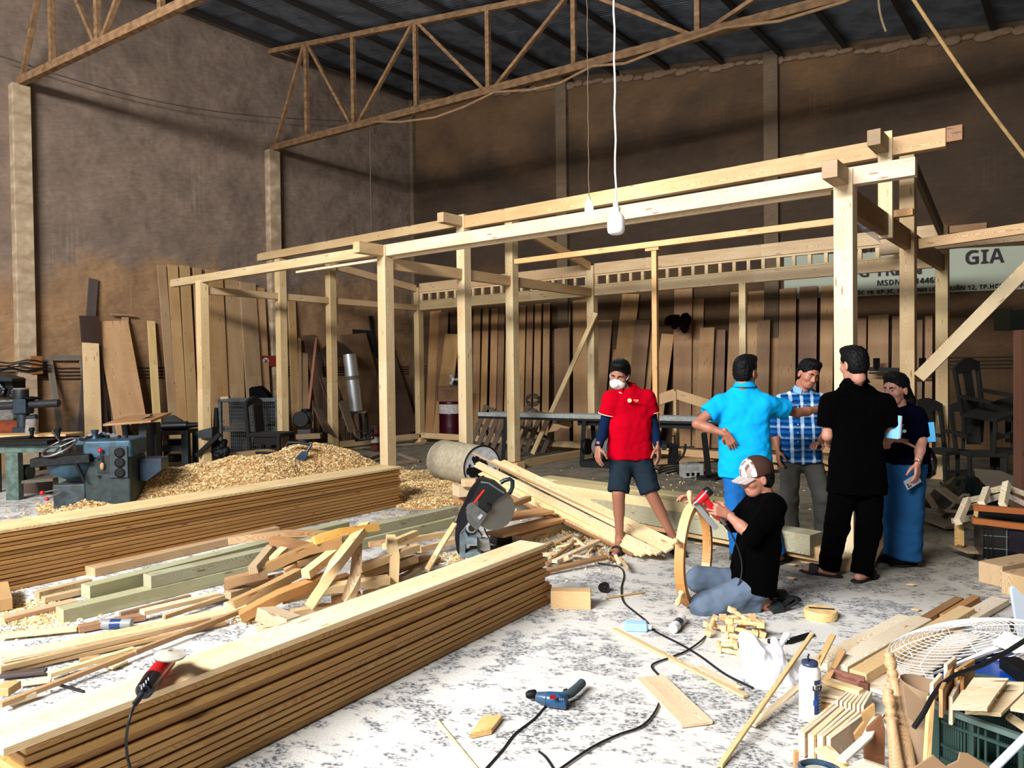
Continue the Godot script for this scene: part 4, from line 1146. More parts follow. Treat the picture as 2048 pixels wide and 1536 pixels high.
	# lamp cables
	for k in 2:
		var z: float = [5.6, 8.4][k]
		var lp := AT([1232, 1178][k], [440, 411][k], z)
		var lt := lthing("hanging_bulb", ["large white plastic bulb hanging unlit on a long white cord", "lit bulb glowing behind the upper beam"][k], "light bulb", "hanging bulbs", lp)
		var s: float = [1.0, 0.72][k]
		var bulb := mb(Color(0.93, 0.93, 0.92) if k == 0 else Color.WHITE).lathe([Vector2(0.001, -0.11 * s), Vector2(0.04 * s, -0.108 * s), Vector2(0.06 * s, -0.095 * s), Vector2(0.066 * s, -0.07 * s), Vector2(0.066 * s, 0.0), Vector2(0.058 * s, 0.025 * s), Vector2(0.03 * s, 0.06 * s)], Transform3D(), 24)
		if k == 0: lpart(lt, "globe", bulb, "gloss")
		else:
			var em := StandardMaterial3D.new()
			em.resource_name = "lit_globe"; em.albedo_color = Color.WHITE; em.emission_enabled = true; em.emission = Color(0.88, 0.95, 1.0); em.emission_energy_multiplier = 9.0
			var o := lpart(lt, "globe", bulb, "gloss")
			o.material_override = em
			var ol := OmniLight3D.new()
			ol.name = "bulb_light"
			ol.light_color = Color(0.88, 0.95, 1.0); ol.light_energy = 1.2; ol.omni_range = 40.0; ol.omni_attenuation = 2.0; ol.light_size = 0.05; ol.shadow_enabled = true
			ol.position = Vector3(0, -0.03, 0)
			lt.add_child(ol)
		lpart(lt, "socket", mb(Color(0.80, 0.80, 0.78)).lathe([Vector2(0.032 * s, 0.055 * s), Vector2(0.034 * s, 0.09 * s), Vector2(0.022 * s, 0.1 * s), Vector2(0.022 * s, 0.13 * s), Vector2(0.008, 0.14 * s)], Transform3D(), 16), "gloss")
		var top: float = EAVE - lp.y - 1.0
		var cp := []
		for i in 40: cp.append(Vector3(sin(i * 1.9) * 0.004, 0.12 * s + (top - 0.12) * i / 39.0, cos(i * 1.3) * 0.004))
		lpart(lt, "cord", mb(Color(0.86, 0.86, 0.84) if k == 0 else Color(0.45, 0.38, 0.3)).tube(cp, 0.008 if k == 0 else 0.005, 6), "plain")
	# dusty cable slung under the long truss
	var tb: Vector3 = CORNER + LW * 4.13 + LN * 0.12 + Vector3(0, 6.3, 0)
	var cab := []
	for q in [[745, 243], [800, 244], [870, 235], [930, 213], [990, 184], [1060, 180], [1120, 166], [1185, 132], [1250, 127], [1340, 92], [1450, 55], [1560, 42], [1690, 3], [1760, -30]]: cab.append(ON(q[0], q[1], tb + BN * 0.12, BN))
	solid("slung_cable", "dusty cable slung in loops under the long truss", "cable", mb(Color(0.62, 0.50, 0.36)).tube(cab, 0.022, 8).done(), M.dusty)
	var rp := []
	for i in 20: rp.append(AT(lerpf(1820, 2075, i / 11.0 - 0.45), lerpf(-12, 345, i / 11.0 - 0.45) + 10 * sin(PI * (i / 11.0 - 0.45)), 7.0))
	solid("hanging_rope", "pale rope stretched diagonally down at the upper right", "rope", mb(Color(0.66, 0.54, 0.34)).tube(rp, 0.017, 8).done(), M.dusty)
	var r2 := []
	for i in 8: r2.append(AT(1757 + 15 * (i / 7.0) ** 2, -8 + 71 * i / 7.0, 8.0))
	solid("rope_end", "short frayed rope end dangling near the roof at upper right", "rope", mb(Color(0.5, 0.44, 0.34)).tube(r2, 0.012, 6).done(), M.dusty)
	var w3 := []
	for q in [[742, 245], [740, 262], [741, 350], [743, 470]]: w3.append(ON(q[0], q[1], tb + BN * 0.2, BN))
	solid("hanging_wire", "thin wire hanging straight down from the long truss", "wire", mb(Color(0.4, 0.34, 0.27)).tube(w3, 0.009, 6).done(), M.dusty)
	var w4 := []
	for i in 14: w4.append(wall_pt(lerpf(0, 720, i / 13.0), lerpf(112, 243, i / 13.0) + 34 * sin(PI * i / 13.0), true, 0.25))
	solid("slack_wire", "thin slack wire swagged high across the left wall", "wire", mb(Color(0.3, 0.27, 0.24)).tube(w4, 0.008, 6).done(), M.dusty)
	# something dark tangled on the planks
	var tg := mb(Color(0.05, 0.045, 0.04))
	for i in 16: tg.ball(wall_pt(1356 + jit(22), 645 + jit(11), false, 0.7) , Vector3(0.07 + rng.randf() * 0.06, 0.05 + rng.randf() * 0.05, 0.05), Basis(Vector3.BACK, jit(1.5)), 8)
	solid("dark_cloth_bundle", "dark tangled cloth hung on the planks behind the frame", "cloth", tg.done(), M.cloth)
# ---------------------------------------------------------------- people: distance fields meshed as surface nets
class Field:
	var cell: float
	var prims := []
	var o: Vector3
	var nx: int
	var ny: int
	var nz: int
	var d: PackedFloat32Array
	var seen: PackedByteArray
	var list := PackedInt32Array()

	func _init(c: float) -> void:
		cell = c

	# tapered capsule; squashed by s along n; flat cuts the far end square; sub takes it away
	func cap(a: Vector3, b: Vector3, ra: float, rb: float, k := 0.02, n := Vector3.ZERO, s := 1.0, flat := false, sub := false) -> void:
		prims.append([a, b, ra, rb, k, n, s, flat, sub, null, Vector3.ONE])

	func ell(c: Vector3, bas: Basis, r: Vector3, k := 0.01, sub := false) -> void:
		var m := maxf(r.x, maxf(r.y, r.z))
		prims.append([c, c + Vector3(0, 1e-4, 0), m, m, k, Vector3.ZERO, 1.0, false, sub, bas, r])

	func build(out: MB, tint: Callable, wrinkle := 0.0, wn: FastNoiseLite = null) -> void:
		var lo := Vector3.ONE * 1e9; var hi := -lo
		for p in prims:
			if p[8]: continue
			for q in [p[0], p[1]]:
				var r: float = maxf(p[2], p[3])
				lo = lo.min(q - Vector3.ONE * r); hi = hi.max(q + Vector3.ONE * r)
		o = lo - Vector3.ONE * cell * 3.0
		var sz := (hi - lo) / cell
		nx = int(sz.x) + 7; ny = int(sz.y) + 7; nz = int(sz.z) + 7
		d.resize(nx * ny * nz); d.fill(1.0)
		seen.resize(nx * ny * nz)
		for p in prims:
			var a: Vector3 = p[0]; var b: Vector3 = p[1]; var ra: float = p[2]; var rb: float = p[3]; var k: float = p[4]
			var n: Vector3 = p[5]; var s: float = p[6]; var flat: bool = p[7]; var sub: bool = p[8]
			var isell: bool = p[9] != null
			var bas: Basis = p[9] if isell else Basis.IDENTITY
			var ib := bas.inverse()
			var er: Vector3 = p[10]
			var emin := minf(er.x, minf(er.y, er.z))
			var ab := b - a
			var il := 1.0 / maxf(ab.length_squared(), 1e-9)
			var dirn := ab.normalized()
			var m := maxf(ra, rb) + k + cell * 2.0
			var l3 := ((a.min(b) - Vector3.ONE * m - o) / cell).floor(); var h3 := ((a.max(b) + Vector3.ONE * m - o) / cell).ceil()
			var z0 := maxi(0, int(l3.z)); var z1 := mini(nz - 1, int(h3.z)); var y0 := maxi(0, int(l3.y)); var y1 := mini(ny - 1, int(h3.y)); var x0 := maxi(0, int(l3.x)); var x1 := mini(nx - 1, int(h3.x))
			var sq := s < 0.999
			var gs := 1.0 / s - 1.0
			for z in range(z0, z1 + 1):
				for y in range(y0, y1 + 1):
					var idx := (z * ny + y) * nx + x0 - 1
					for x in range(x0, x1 + 1):
						idx += 1
						var w := o + Vector3(x, y, z) * cell
						var v: float
						if isell:
							var q := ib * (w - a)
							v = (Vector3(q.x / er.x, q.y / er.y, q.z / er.z).length() - 1.0) * emin
						else:
							var ap := w - a
							var t := clampf(ap.dot(ab) * il, 0.0, 1.0)
							var q := ap - ab * t
							if sq: q += n * (q.dot(n) * gs)
							v = q.length() - (ra + (rb - ra) * t)
							if sq: v *= (1.0 if v > 0 else 1.0) * (0.5 + s * 0.5)
							if flat: v = maxf(v, (w - b).dot(dirn))
						var c := d[idx]
						if sub:
							var g := maxf(k - absf(c + v), 0.0) / k
							d[idx] = maxf(c, -v) + g * g * k * 0.25
						else:
							if c > 0.9: d[idx] = v
							else:
								var g := maxf(k - absf(c - v), 0.0) / k
								d[idx] = minf(c, v) - g * g * k * 0.25
							if seen[idx] == 0:
								seen[idx] = 1
								list.append(idx)
		# surface nets over the visited cells
		var sx := 1; var sy := nx; var sz2 := nx * ny
		var offs := [0, sx, sy, sx + sy, sz2, sx + sz2, sy + sz2, sx + sy + sz2]
		var cor := [Vector3(0, 0, 0), Vector3(1, 0, 0), Vector3(0, 1, 0), Vector3(1, 1, 0), Vector3(0, 0, 1), Vector3(1, 0, 1), Vector3(0, 1, 1), Vector3(1, 1, 1)]
		var edges := [[0, 1], [2, 3], [4, 5], [6, 7], [0, 2], [1, 3], [4, 6], [5, 7], [0, 4], [1, 5], [2, 6], [3, 7]]
		var at := {}
		var P := PackedVector3Array(); var NN := PackedVector3Array()
		var lim := cell * 1.8
		var total := d.size() - sz2 - sy - 2
		for idx in list:
			if idx >= total or absf(d[idx]) > lim: continue
			var vals := [d[idx], d[idx + sx], d[idx + sy], d[idx + sx + sy], d[idx + sz2], d[idx + sx + sz2], d[idx + sy + sz2], d[idx + sx + sy + sz2]]
			var neg := 0
			for q in 8:
				if vals[q] < 0.0: neg += 1
			if neg == 0 or neg == 8: continue
			var sum := Vector3.ZERO; var cnt := 0
			for e in edges:
				var va: float = vals[e[0]]; var vb: float = vals[e[1]]
				if (va < 0.0) != (vb < 0.0):
					sum += (cor[e[0]] as Vector3).lerp(cor[e[1]], va / (va - vb)); cnt += 1
			var x := idx % nx; var y := (idx / nx) % ny; var z := idx / sz2
			at[idx] = P.size()
			P.append(o + (Vector3(x, y, z) + sum / cnt) * cell)
			NN.append(Vector3((vals[1] + vals[3] + vals[5] + vals[7]) - (vals[0] + vals[2] + vals[4] + vals[6]), (vals[2] + vals[3] + vals[6] + vals[7]) - (vals[0] + vals[1] + vals[4] + vals[5]), (vals[4] + vals[5] + vals[6] + vals[7]) - (vals[0] + vals[1] + vals[2] + vals[3])).normalized())
		var base := out.V.size()
		for i in P.size():
			var p := P[i]
			if wrinkle > 0.0:
				p += NN[i] * wrinkle * wn.get_noise_3d(p.x * 170.0 + p.y * 70.0, p.y * 210.0 - p.x * 60.0 + p.z * 60.0, p.z * 170.0)
				P[i] = p
			out.col = (tint.call(p, NN[i]) as Color).srgb_to_linear()
			out.vert(p, NN[i])
		var quads := []
		for idx: int in at:
			var c0 := d[idx] < 0.0
			if (d[idx + sx] < 0.0) != c0 and at.has(idx - sy) and at.has(idx - sz2) and at.has(idx - sy - sz2):
				quads.append([idx, idx - sy, idx - sy - sz2, idx - sz2])
			if (d[idx + sy] < 0.0) != c0 and at.has(idx - sx) and at.has(idx - sz2) and at.has(idx - sx - sz2):
				quads.append([idx, idx - sx, idx - sx - sz2, idx - sz2])
			if (d[idx + sz2] < 0.0) != c0 and at.has(idx - sx) and at.has(idx - sy) and at.has(idx - sx - sy):
				quads.append([idx, idx - sx, idx - sx - sy, idx - sy])
		if wrinkle > 0.0:
			var acc := PackedVector3Array(); acc.resize(P.size())
			for q in quads:
				var i0: int = at[q[0]]; var i1: int = at[q[1]]; var i2: int = at[q[2]]; var i3: int = at[q[3]]
				var g := (P[i2] - P[i0]).cross(P[i3] - P[i1])
				if g.dot(NN[i0] + NN[i2]) < 0.0: g = -g
				acc[i0] += g; acc[i1] += g; acc[i2] += g; acc[i3] += g
			for i in P.size(): out.N[base + i] = acc[i].normalized()
		for q in quads: out.quad(base + at[q[0]], base + at[q[1]], base + at[q[2]], base + at[q[3]])

var fold_noise: FastNoiseLite

func flat_tint(c: Color) -> Callable:
	return func(_p: Vector3, _n: Vector3) -> Color: return c

func hand(out: MB, wrist: Vector3, dir: Vector3, palm: Vector3, thumb: Vector3, curl: float, skin: Color, spread := 0.0, s := 0.95) -> void:
	var f := Field.new(0.0038)
	dir = dir.normalized()
	palm = (palm - dir * palm.dot(dir)).normalized()
	var ac := dir.cross(palm).normalized()
	if ac.dot(thumb) < 0.0: ac = -ac
	f.cap(wrist - dir * 0.03, wrist + dir * 0.015, 0.025 * s, 0.024 * s, 0.012, palm, 0.75)
	for i in 4:
		var a: float = [0.030, 0.010, -0.011, -0.030][i] * s
		var base: Vector3 = wrist + (dir * [0.086, 0.092, 0.087, 0.078][i] + palm * -0.004) * s + ac * a
		f.cap(wrist + ac * a * 0.55, base, 0.016 * s, 0.0125 * s, 0.010, palm, 0.85)
		var ln: float = [0.072, 0.080, 0.075, 0.058][i] * s
		var p := base; var ang := curl * 0.25 + spread * 0.1 * i
		var r := 0.0092 * s
		for seg in 3:
			ang += curl * [0.55, 0.8, 0.5][seg]
			var q: Vector3 = p + ((dir * cos(ang) + palm * sin(ang)) + ac * (spread * (1.5 - i) * 0.25)).normalized() * ln * [0.46, 0.31, 0.25][seg]
			f.cap(p, q, r, r * 0.92, 0.003)
			p = q; r *= 0.93
	var t0 := wrist + dir * 0.02 * s + ac * 0.024 * s + palm * 0.006
	var t1 := t0 + (dir * 0.55 + ac * 0.75 + palm * 0.35).normalized() * 0.042 * s
	var t2 := t1 + (dir * 0.85 + ac * (0.35 - curl * 0.3) + palm * (0.3 + curl * 0.3)).normalized() * 0.034 * s
	var t3 := t2 + (dir * 0.95 + ac * (0.1 - curl * 0.4) + palm * (0.35 + curl * 0.4)).normalized() * 0.026 * s
	f.cap(t0, t1, 0.0165 * s, 0.0125 * s, 0.008); f.cap(t1, t2, 0.0115 * s, 0.0105 * s, 0.004); f.cap(t2, t3, 0.0102 * s, 0.0085 * s, 0.003)
	f.build(out, flat_tint(skin))

# c holds the joints (world), the directions and the clothes
func person(label: String, c: Dictionary) -> Node3D:
	var skin: Color = c.skin
	var fr: Vector3 = c.front.normalized()
	var at: Vector3 = (c.ankle[0] + c.ankle[1]) * 0.5
	var who := thing("person", label, "person", "people standing and working in the workshop", Vector3(at.x, 0, at.z))
	var S: Array = c.sh; var E: Array = c.el; var W: Array = c.wr; var Hp: Array = c.hip; var K: Array = c.knee; var A: Array = c.ankle; var T: Array = c.toe
	var neck: Vector3 = c.neck; var head: Vector3 = c.head
	var shc: Vector3 = (S[0] + S[1]) * 0.5; var pel: Vector3 = (Hp[0] + Hp[1]) * 0.5
	var up := (shc - pel).normalized()
	var side: Vector3 = (S[1] - S[0]).normalized()
	var hf: Vector3 = c.hf.normalized(); var hu: Vector3 = c.get("hu", Vector3.UP)
	hu = (hu - hf * hu.dot(hf)).normalized()
	var hb := Basis(hu.cross(hf), hu, hf)   # x to the head's left, y up, z out of the face
	var g: float = c.get("girth", 1.0)
	var body := mb()
	# --- skin
	var f := Field.new(0.0125)
	f.cap(shc - up * 0.08 - side * 0.07, shc - up * 0.08 + side * 0.07, 0.10 * g, 0.10 * g, 0.04, fr, 0.75)
	f.cap(shc - up * 0.1, pel, 0.115 * g, 0.11 * g, 0.04, fr, 0.7)
	f.cap(Hp[0], Hp[1], 0.085 * g, 0.085 * g, 0.04, fr, 0.85)
	f.cap(S[0], S[1], 0.045, 0.045, 0.03)
	f.cap(shc + up * 0.0, head - hu * 0.06 - hf * 0.012, 0.058, 0.05, 0.03)
	for k in 2:
		f.cap(S[k], E[k], 0.046 * g, 0.036, 0.025); f.cap(E[k], E[k].lerp(W[k], 0.45), 0.037, 0.036, 0.02); f.cap(E[k].lerp(W[k], 0.4), W[k], 0.036, 0.025, 0.02)
		f.cap(Hp[k], K[k], 0.078 * g, 0.05, 0.03)
		var calf: Vector3 = K[k].lerp(A[k], 0.3) - fr * 0.018
		f.cap(K[k], A[k], 0.048, 0.034, 0.03); f.cap(K[k].lerp(A[k], 0.12), K[k].lerp(A[k], 0.45) - fr * 0.02, 0.045, 0.042, 0.03)
		var fd: Vector3 = (T[k] - A[k]); fd.y = 0; fd = fd.normalized()
		var sole: float = c.get("sole", [0.0, 0.0])[k]
		var heel: Vector3 = A[k] - fd * 0.035; heel.y = sole + 0.035
		var ball: Vector3 = T[k] - fd * 0.045; ball.y = sole + 0.030
		var toe: Vector3 = T[k]; toe.y = sole + 0.022
		if c.get("kneel", false): heel = A[k] + (T[k] - A[k]) * 0.1; ball = A[k].lerp(T[k], 0.75); toe = T[k]
		f.cap(A[k], heel, 0.034, 0.032, 0.02); f.cap(A[k] - Vector3(0, 0.02, 0), ball, 0.034, 0.032, 0.02, Vector3.UP, 0.85); f.cap(ball, toe, 0.034, 0.026, 0.015, Vector3.UP, 0.75)
	f.build(body, flat_tint(skin))
	# --- head, on a finer grid
	var h := Field.new(0.0046)
	var L := func(v: Vector3) -> Vector3: return head + hb * v
	h.ell(L.call(Vector3(0, 0.048, -0.014)), hb, Vector3(0.076, 0.086, 0.096), 0.02)
	h.ell(L.call(Vector3(0, -0.012, 0.020)), hb, Vector3(0.064, 0.088, 0.070), 0.025)
	h.ell(L.call(Vector3(0, -0.080, 0.040)), hb, Vector3(0.042, 0.030, 0.042), 0.03)
	h.cap(L.call(Vector3(0, -0.03, -0.028)), L.call(Vector3(0, -0.095, -0.036)), 0.054, 0.050, 0.02)
	h.cap(L.call(Vector3(0, 0.020, 0.085)), L.call(Vector3(0, -0.022, 0.101)), 0.008, 0.0125, 0.014)
	h.cap(L.call(Vector3(-0.013, -0.026, 0.092)), L.call(Vector3(0.013, -0.026, 0.092)), 0.008, 0.008, 0.008)
	h.cap(L.call(Vector3(-0.036, 0.030, 0.072)), L.call(Vector3(0.036, 0.030, 0.072)), 0.011, 0.011, 0.014)
	for k in [-1, 1]:
		h.ell(L.call(Vector3(0.042 * k, -0.016, 0.056)), hb, Vector3(0.024, 0.022, 0.024), 0.02)
		h.ell(L.call(Vector3(0.031 * k, 0.010, 0.094)), hb, Vector3(0.016, 0.009, 0.014), 0.012, true)
		h.ell(L.call(Vector3(0.078 * k, -0.004, -0.012)), hb, Vector3(0.010, 0.032, 0.019), 0.008)
		h.ell(L.call(Vector3(0.088 * k, -0.002, -0.004)), hb, Vector3(0.006, 0.020, 0.010), 0.004, true)
	h.cap(L.call(Vector3(-0.017, -0.055, 0.076)), L.call(Vector3(0.017, -0.055, 0.076)), 0.0105, 0.0105, 0.012)
	h.build(body, flat_tint(skin))
	for hd in c.get("hands", []): hand(body, hd[0], hd[1], hd[2], hd[3], hd[4], skin, hd[5] if hd.size() > 5 else 0.1, hd[6] if hd.size() > 6 else 0.95)
	part(who, "body", body.done(), M.skin)
	if c.get("face", true):
		for k in [-1, 1]:
			part(who, "eye", mb(Color(0.60, 0.57, 0.54)).ball(L.call(Vector3(0.031 * k, 0.009, 0.0755)), Vector3(0.0120, 0.0050, 0.011), hb, 12).done(), M.gloss)
			part(who, "iris", mb(Color(0.06, 0.04, 0.03)).ball(L.call(Vector3(0.031 * k, 0.008, 0.0825)), Vector3(0.0060, 0.0048, 0.0045), hb, 10).done(), M.gloss)
			part(who, "eyebrow", mb(Color(0.05, 0.045, 0.04)).tube([L.call(Vector3(0.013 * k, 0.029, 0.0895)), L.call(Vector3(0.030 * k, 0.034, 0.086)), L.call(Vector3(0.048 * k, 0.029, 0.071))], 0.0052, 6).done(), M.hair)
		if not c.get("mask", false):
			var lip := mb(Color(skin.r * 0.80, skin.g * 0.55, skin.b * 0.52))
			lip.tube([L.call(Vector3(-0.024, -0.056, 0.075)), L.call(Vector3(-0.010, -0.053, 0.086)), L.call(Vector3(0, -0.0545, 0.0875)), L.call(Vector3(0.010, -0.053, 0.086)), L.call(Vector3(0.024, -0.056, 0.075))], 0.0042, 7)
			lip.tube([L.call(Vector3(-0.022, -0.058, 0.075)), L.call(Vector3(-0.010, -0.063, 0.084)), L.call(Vector3(0.010, -0.063, 0.084)), L.call(Vector3(0.022, -0.058, 0.075))], 0.005, 7)
			part(who, "lips", lip.done(), M.skin)
	# --- hair
	var hm := Field.new(0.006)
	var hs: float = c.get("hair_len", 0.0)
	hm.ell(L.call(Vector3(0, 0.055, -0.018)), hb, Vector3(0.085, 0.090, 0.103), 0.02)
	hm.ell(L.call(Vector3(0, 0.000, -0.045)), hb, Vector3(0.080, 0.085 + hs, 0.070), 0.02)
	if not c.get("kneel", false): hm.ell(L.call(Vector3(0, 0.118, 0.038)), hb, Vector3(0.064, 0.032, 0.052), 0.03)
	if c.get("kneel", false): hm.ell(L.call(Vector3(0, 0.13, 0.0)), hb, Vector3(0.2, 0.10, 0.2), 0.01, true)
	hm.ell(L.call(Vector3(0, -0.050, 0.085)), hb, Vector3(0.090, 0.122, 0.098), 0.01, true)
	if hs < 0.01:
		hm.ell(L.call(Vector3(0, -0.128, -0.02)), hb, Vector3(0.12, 0.058, 0.14), 0.01, true)
		for k in [-1, 1]: hm.ell(L.call(Vector3(0.088 * k, -0.012, -0.004)), hb, Vector3(0.024, 0.040, 0.030), 0.008, true)
	var hmb := mb()
	hm.build(hmb, flat_tint(Color.WHITE), 0.005, noise(0.2, 5, 2))
	part(who, "hair", hmb.done(), M.hair)
	# --- shirt
	var s: Dictionary = c.shirt
	var t := Field.new(s.get("cell", 0.0115))
	var ease: float = s.get("ease", 0.016)
	var hem: Vector3 = pel - up * s.get("drop", 0.06)
	t.cap(shc - up * 0.07 - side * 0.075, shc - up * 0.07 + side * 0.075, 0.105 * g + ease, 0.105 * g + ease, 0.05, fr, 0.74)
	t.cap(shc - up * 0.22 - side * 0.055, shc - up * 0.22 + side * 0.055, 0.100 * g + ease, 0.100 * g + ease, 0.05, fr, 0.74)
	t.cap(shc - up * 0.2, hem + up * 0.17, 0.118 * g + ease, 0.122 * g + ease, 0.05, fr, 0.74)
	t.cap(hem + up * 0.26 - side * 0.066, hem - side * 0.066, 0.096 * g + ease, 0.106 * g + ease + 0.008, 0.05, fr, 0.95, true)
	t.cap(hem + up * 0.26 + side * 0.066, hem + side * 0.066, 0.096 * g + ease, 0.106 * g + ease + 0.008, 0.05, fr, 0.95, true)
	t.cap(shc, neck - up * 0.012, 0.085, 0.063, 0.03)
	t.cap(S[0].lerp(shc, 0.1), S[1].lerp(shc, 0.1), 0.056 + ease * 0.4, 0.056 + ease * 0.4, 0.04)
	for q in 2: t.cap(S[q].lerp(neck, 0.15), neck - up * 0.005, 0.045, 0.062, 0.03)
	var sl: Array = s.get("sleeve", [0.6, 0.6])
	var cuffs := []
	for k in 2:
		var e: Vector3
		if sl[k] <= 1.0:
			e = S[k].lerp(E[k], sl[k])
			t.cap(S[k], e, 0.060 * g + ease * 0.5, s.get("cuff", 0.068), 0.035, Vector3.ZERO, 1.0, true)
			cuffs.append([e, (E[k] - S[k]).normalized(), s.get("cuff", 0.068)])
		else:
			e = E[k].lerp(W[k], sl[k] - 1.0)
			t.cap(S[k], E[k], 0.062 * g + ease * 0.3, 0.054, 0.035)
			t.cap(E[k], e, 0.054, 0.048, 0.03, Vector3.ZERO, 1.0, true)
			cuffs.append([e, (W[k] - E[k]).normalized(), 0.048])
	t.cap(neck + up * 0.055 + fr * s.get("open", 0.036), neck + up * 0.17 + fr * 0.02, 0.060, 0.075, 0.01, Vector3.ZERO, 1.0, false, true)
	if s.get("vee", 0.0) > 0.0: t.cap(neck + fr * 0.10 + up * 0.03, neck + fr * 0.125 - up * s.vee, 0.04, 0.004, 0.008, Vector3.ZERO, 1.0, false, true)
	var sm := mb()
	var tint: Callable = s.get("tint", flat_tint(s.color))
	t.build(sm, tint, s.get("fold", 0.007), fold_noise)
	var so := part(who, s.get("name", "shirt"), sm.done(), M.cloth)
	if s.has("trim"):
		for q in cuffs:
			var ring := []
			var x: Vector3 = q[1].cross(Vector3.UP).normalized(); var y: Vector3 = q[1].cross(x)
			for i in 21: ring.append(q[0] - q[1] * 0.005 + (x * cos(TAU * i / 20.0) + y * sin(TAU * i / 20.0)) * (q[2] + 0.0015))
			part(so, "cuff_trim", mb(s.trim).tube(ring, 0.0035, 6).done(), M.cloth)
	if s.get("collar", true):
		var ring := []; var ring2 := []
		for i in 23:
			var a := lerpf(0.42, TAU - 0.42, i / 22.0)
			var dirv := fr * cos(a) + side * sin(a)
			ring.append(neck + dirv * 0.069 + up * (0.045 - 0.030 * maxf(cos(a), 0.0)) + fr * 0.012 * (cos(a) - 0.3))
			ring2.append(neck + dirv * (0.092 + 0.014 * maxf(cos(a), 0)) + up * (0.004 - 0.044 * maxf(cos(a), 0.0)) + fr * 0.012 * (cos(a) - 0.3))
		var cm := mb(s.get("collar_color", s.get("color", Color.WHITE)))
		cm.grid([ring, ring2], up); 
		part(so, "collar", cm.done(), M.cloth)
		if s.has("trim"): part(so, "collar_trim", mb(s.trim).tube(ring2, 0.003, 6).done(), M.cloth)
	# --- trousers
	var tr: Dictionary = c.trousers
	var q2 := Field.new(0.0125)
	var e2: float = tr.get("ease", 0.02)
	q2.cap(Hp[0] + up * 0.02, Hp[1] + up * 0.02, 0.080 * g + e2, 0.080 * g + e2, 0.05, fr, 0.85)
	q2.cap(pel + up * 0.08, pel, 0.098 * g + e2 * 0.4, 0.104 * g + e2 * 0.4, 0.04, fr, 0.8)
	for k in 2:
		var ln: float = tr.get("length", 2.0)
		q2.cap(Hp[k], K[k] if ln > 1.0 else Hp[k].lerp(K[k], ln), 0.080 * g + e2 * 0.7, tr.get("knee", 0.068), 0.04, Vector3.ZERO, 1.0, ln <= 1.0)
		if ln > 1.0: q2.cap(K[k], K[k].lerp(A[k], ln - 1.0), tr.get("knee", 0.068), tr.get("cuff", 0.060), 0.035, Vector3.ZERO, 1.0, true)
	var tm := mb()
	q2.build(tm, tr.get("tint", flat_tint(tr.color)), tr.get("fold", 0.008), fold_noise)
	part(who, tr.get("name", "trousers"), tm.done(), M.cloth)
	# --- footwear
	if c.has("shoe"):
		for k in 2:
			var fd: Vector3 = T[k] - A[k]; fd.y = 0.0; fd = fd.normalized()
			var sole: float = c.get("sole", [0.0, 0.0])[k]
			var sh := Field.new(0.008)
			if c.shoe.kind == "shoe":
				var hl: Vector3 = A[k] - fd * 0.03; hl.y = sole + 0.04
				var bl: Vector3 = T[k] - fd * 0.05; bl.y = sole + 0.036
				var tt: Vector3 = T[k] + fd * 0.012; tt.y = sole + 0.030
				sh.cap(hl + Vector3(0, 0.03, 0), hl, 0.043, 0.043, 0.02); sh.cap(hl, bl, 0.044, 0.046, 0.03, Vector3.UP, 0.85); sh.cap(bl, tt, 0.045, 0.034, 0.02, Vector3.UP, 0.8)
				var mm := mb(); sh.build(mm, flat_tint(c.shoe.color))
				var shp := part(who, "shoe", mm.done(), M.cloth)
				var so2 := Field.new(0.007)
				so2.cap(hl * Vector3(1, 0, 1) + Vector3(0, sole + 0.012, 0), bl * Vector3(1, 0, 1) + Vector3(0, sole + 0.012, 0), 0.044, 0.048, 0.02, Vector3.UP, 0.26)
				so2.cap(bl * Vector3(1, 0, 1) + Vector3(0, sole + 0.012, 0), tt * Vector3(1, 0, 1) + Vector3(0, sole + 0.012, 0), 0.048, 0.036, 0.02, Vector3.UP, 0.26)
				var mm2 := mb(); so2.build(mm2, flat_tint(c.shoe.sole))
				part(shp, "sole", mm2.done(), M.plain)
			else:
				var a0: Vector3 = A[k] - fd * 0.06; a0.y = sole + 0.010
				var a1: Vector3 = T[k] + fd * 0.022; a1.y = sole + 0.010
				sh.cap(a0, a0.lerp(a1, 0.7), 0.044, 0.050, 0.02, Vector3.UP, 0.22); sh.cap(a0.lerp(a1, 0.7), a1, 0.050, 0.036, 0.02, Vector3.UP, 0.22)
				var mm := mb(); sh.build(mm, flat_tint(c.shoe.color))
				var shp := part(who, "sandal", mm.done(), M.plain)
				var st := []
				var mid := a0.lerp(a1, 0.66); var sd := fd.cross(Vector3.UP)
				for i in 9:
					var u := lerpf(-1, 1, i / 8.0)
					st.append(mid + sd * u * 0.050 + Vector3(0, 0.062 * sqrt(maxf(0.0, 1.0 - u * u)) + 0.004, 0))
				part(shp, "strap", mb(c.shoe.color).bent(st, 0.06, 0.006, Vector3.UP).done(), M.plain)
	return who

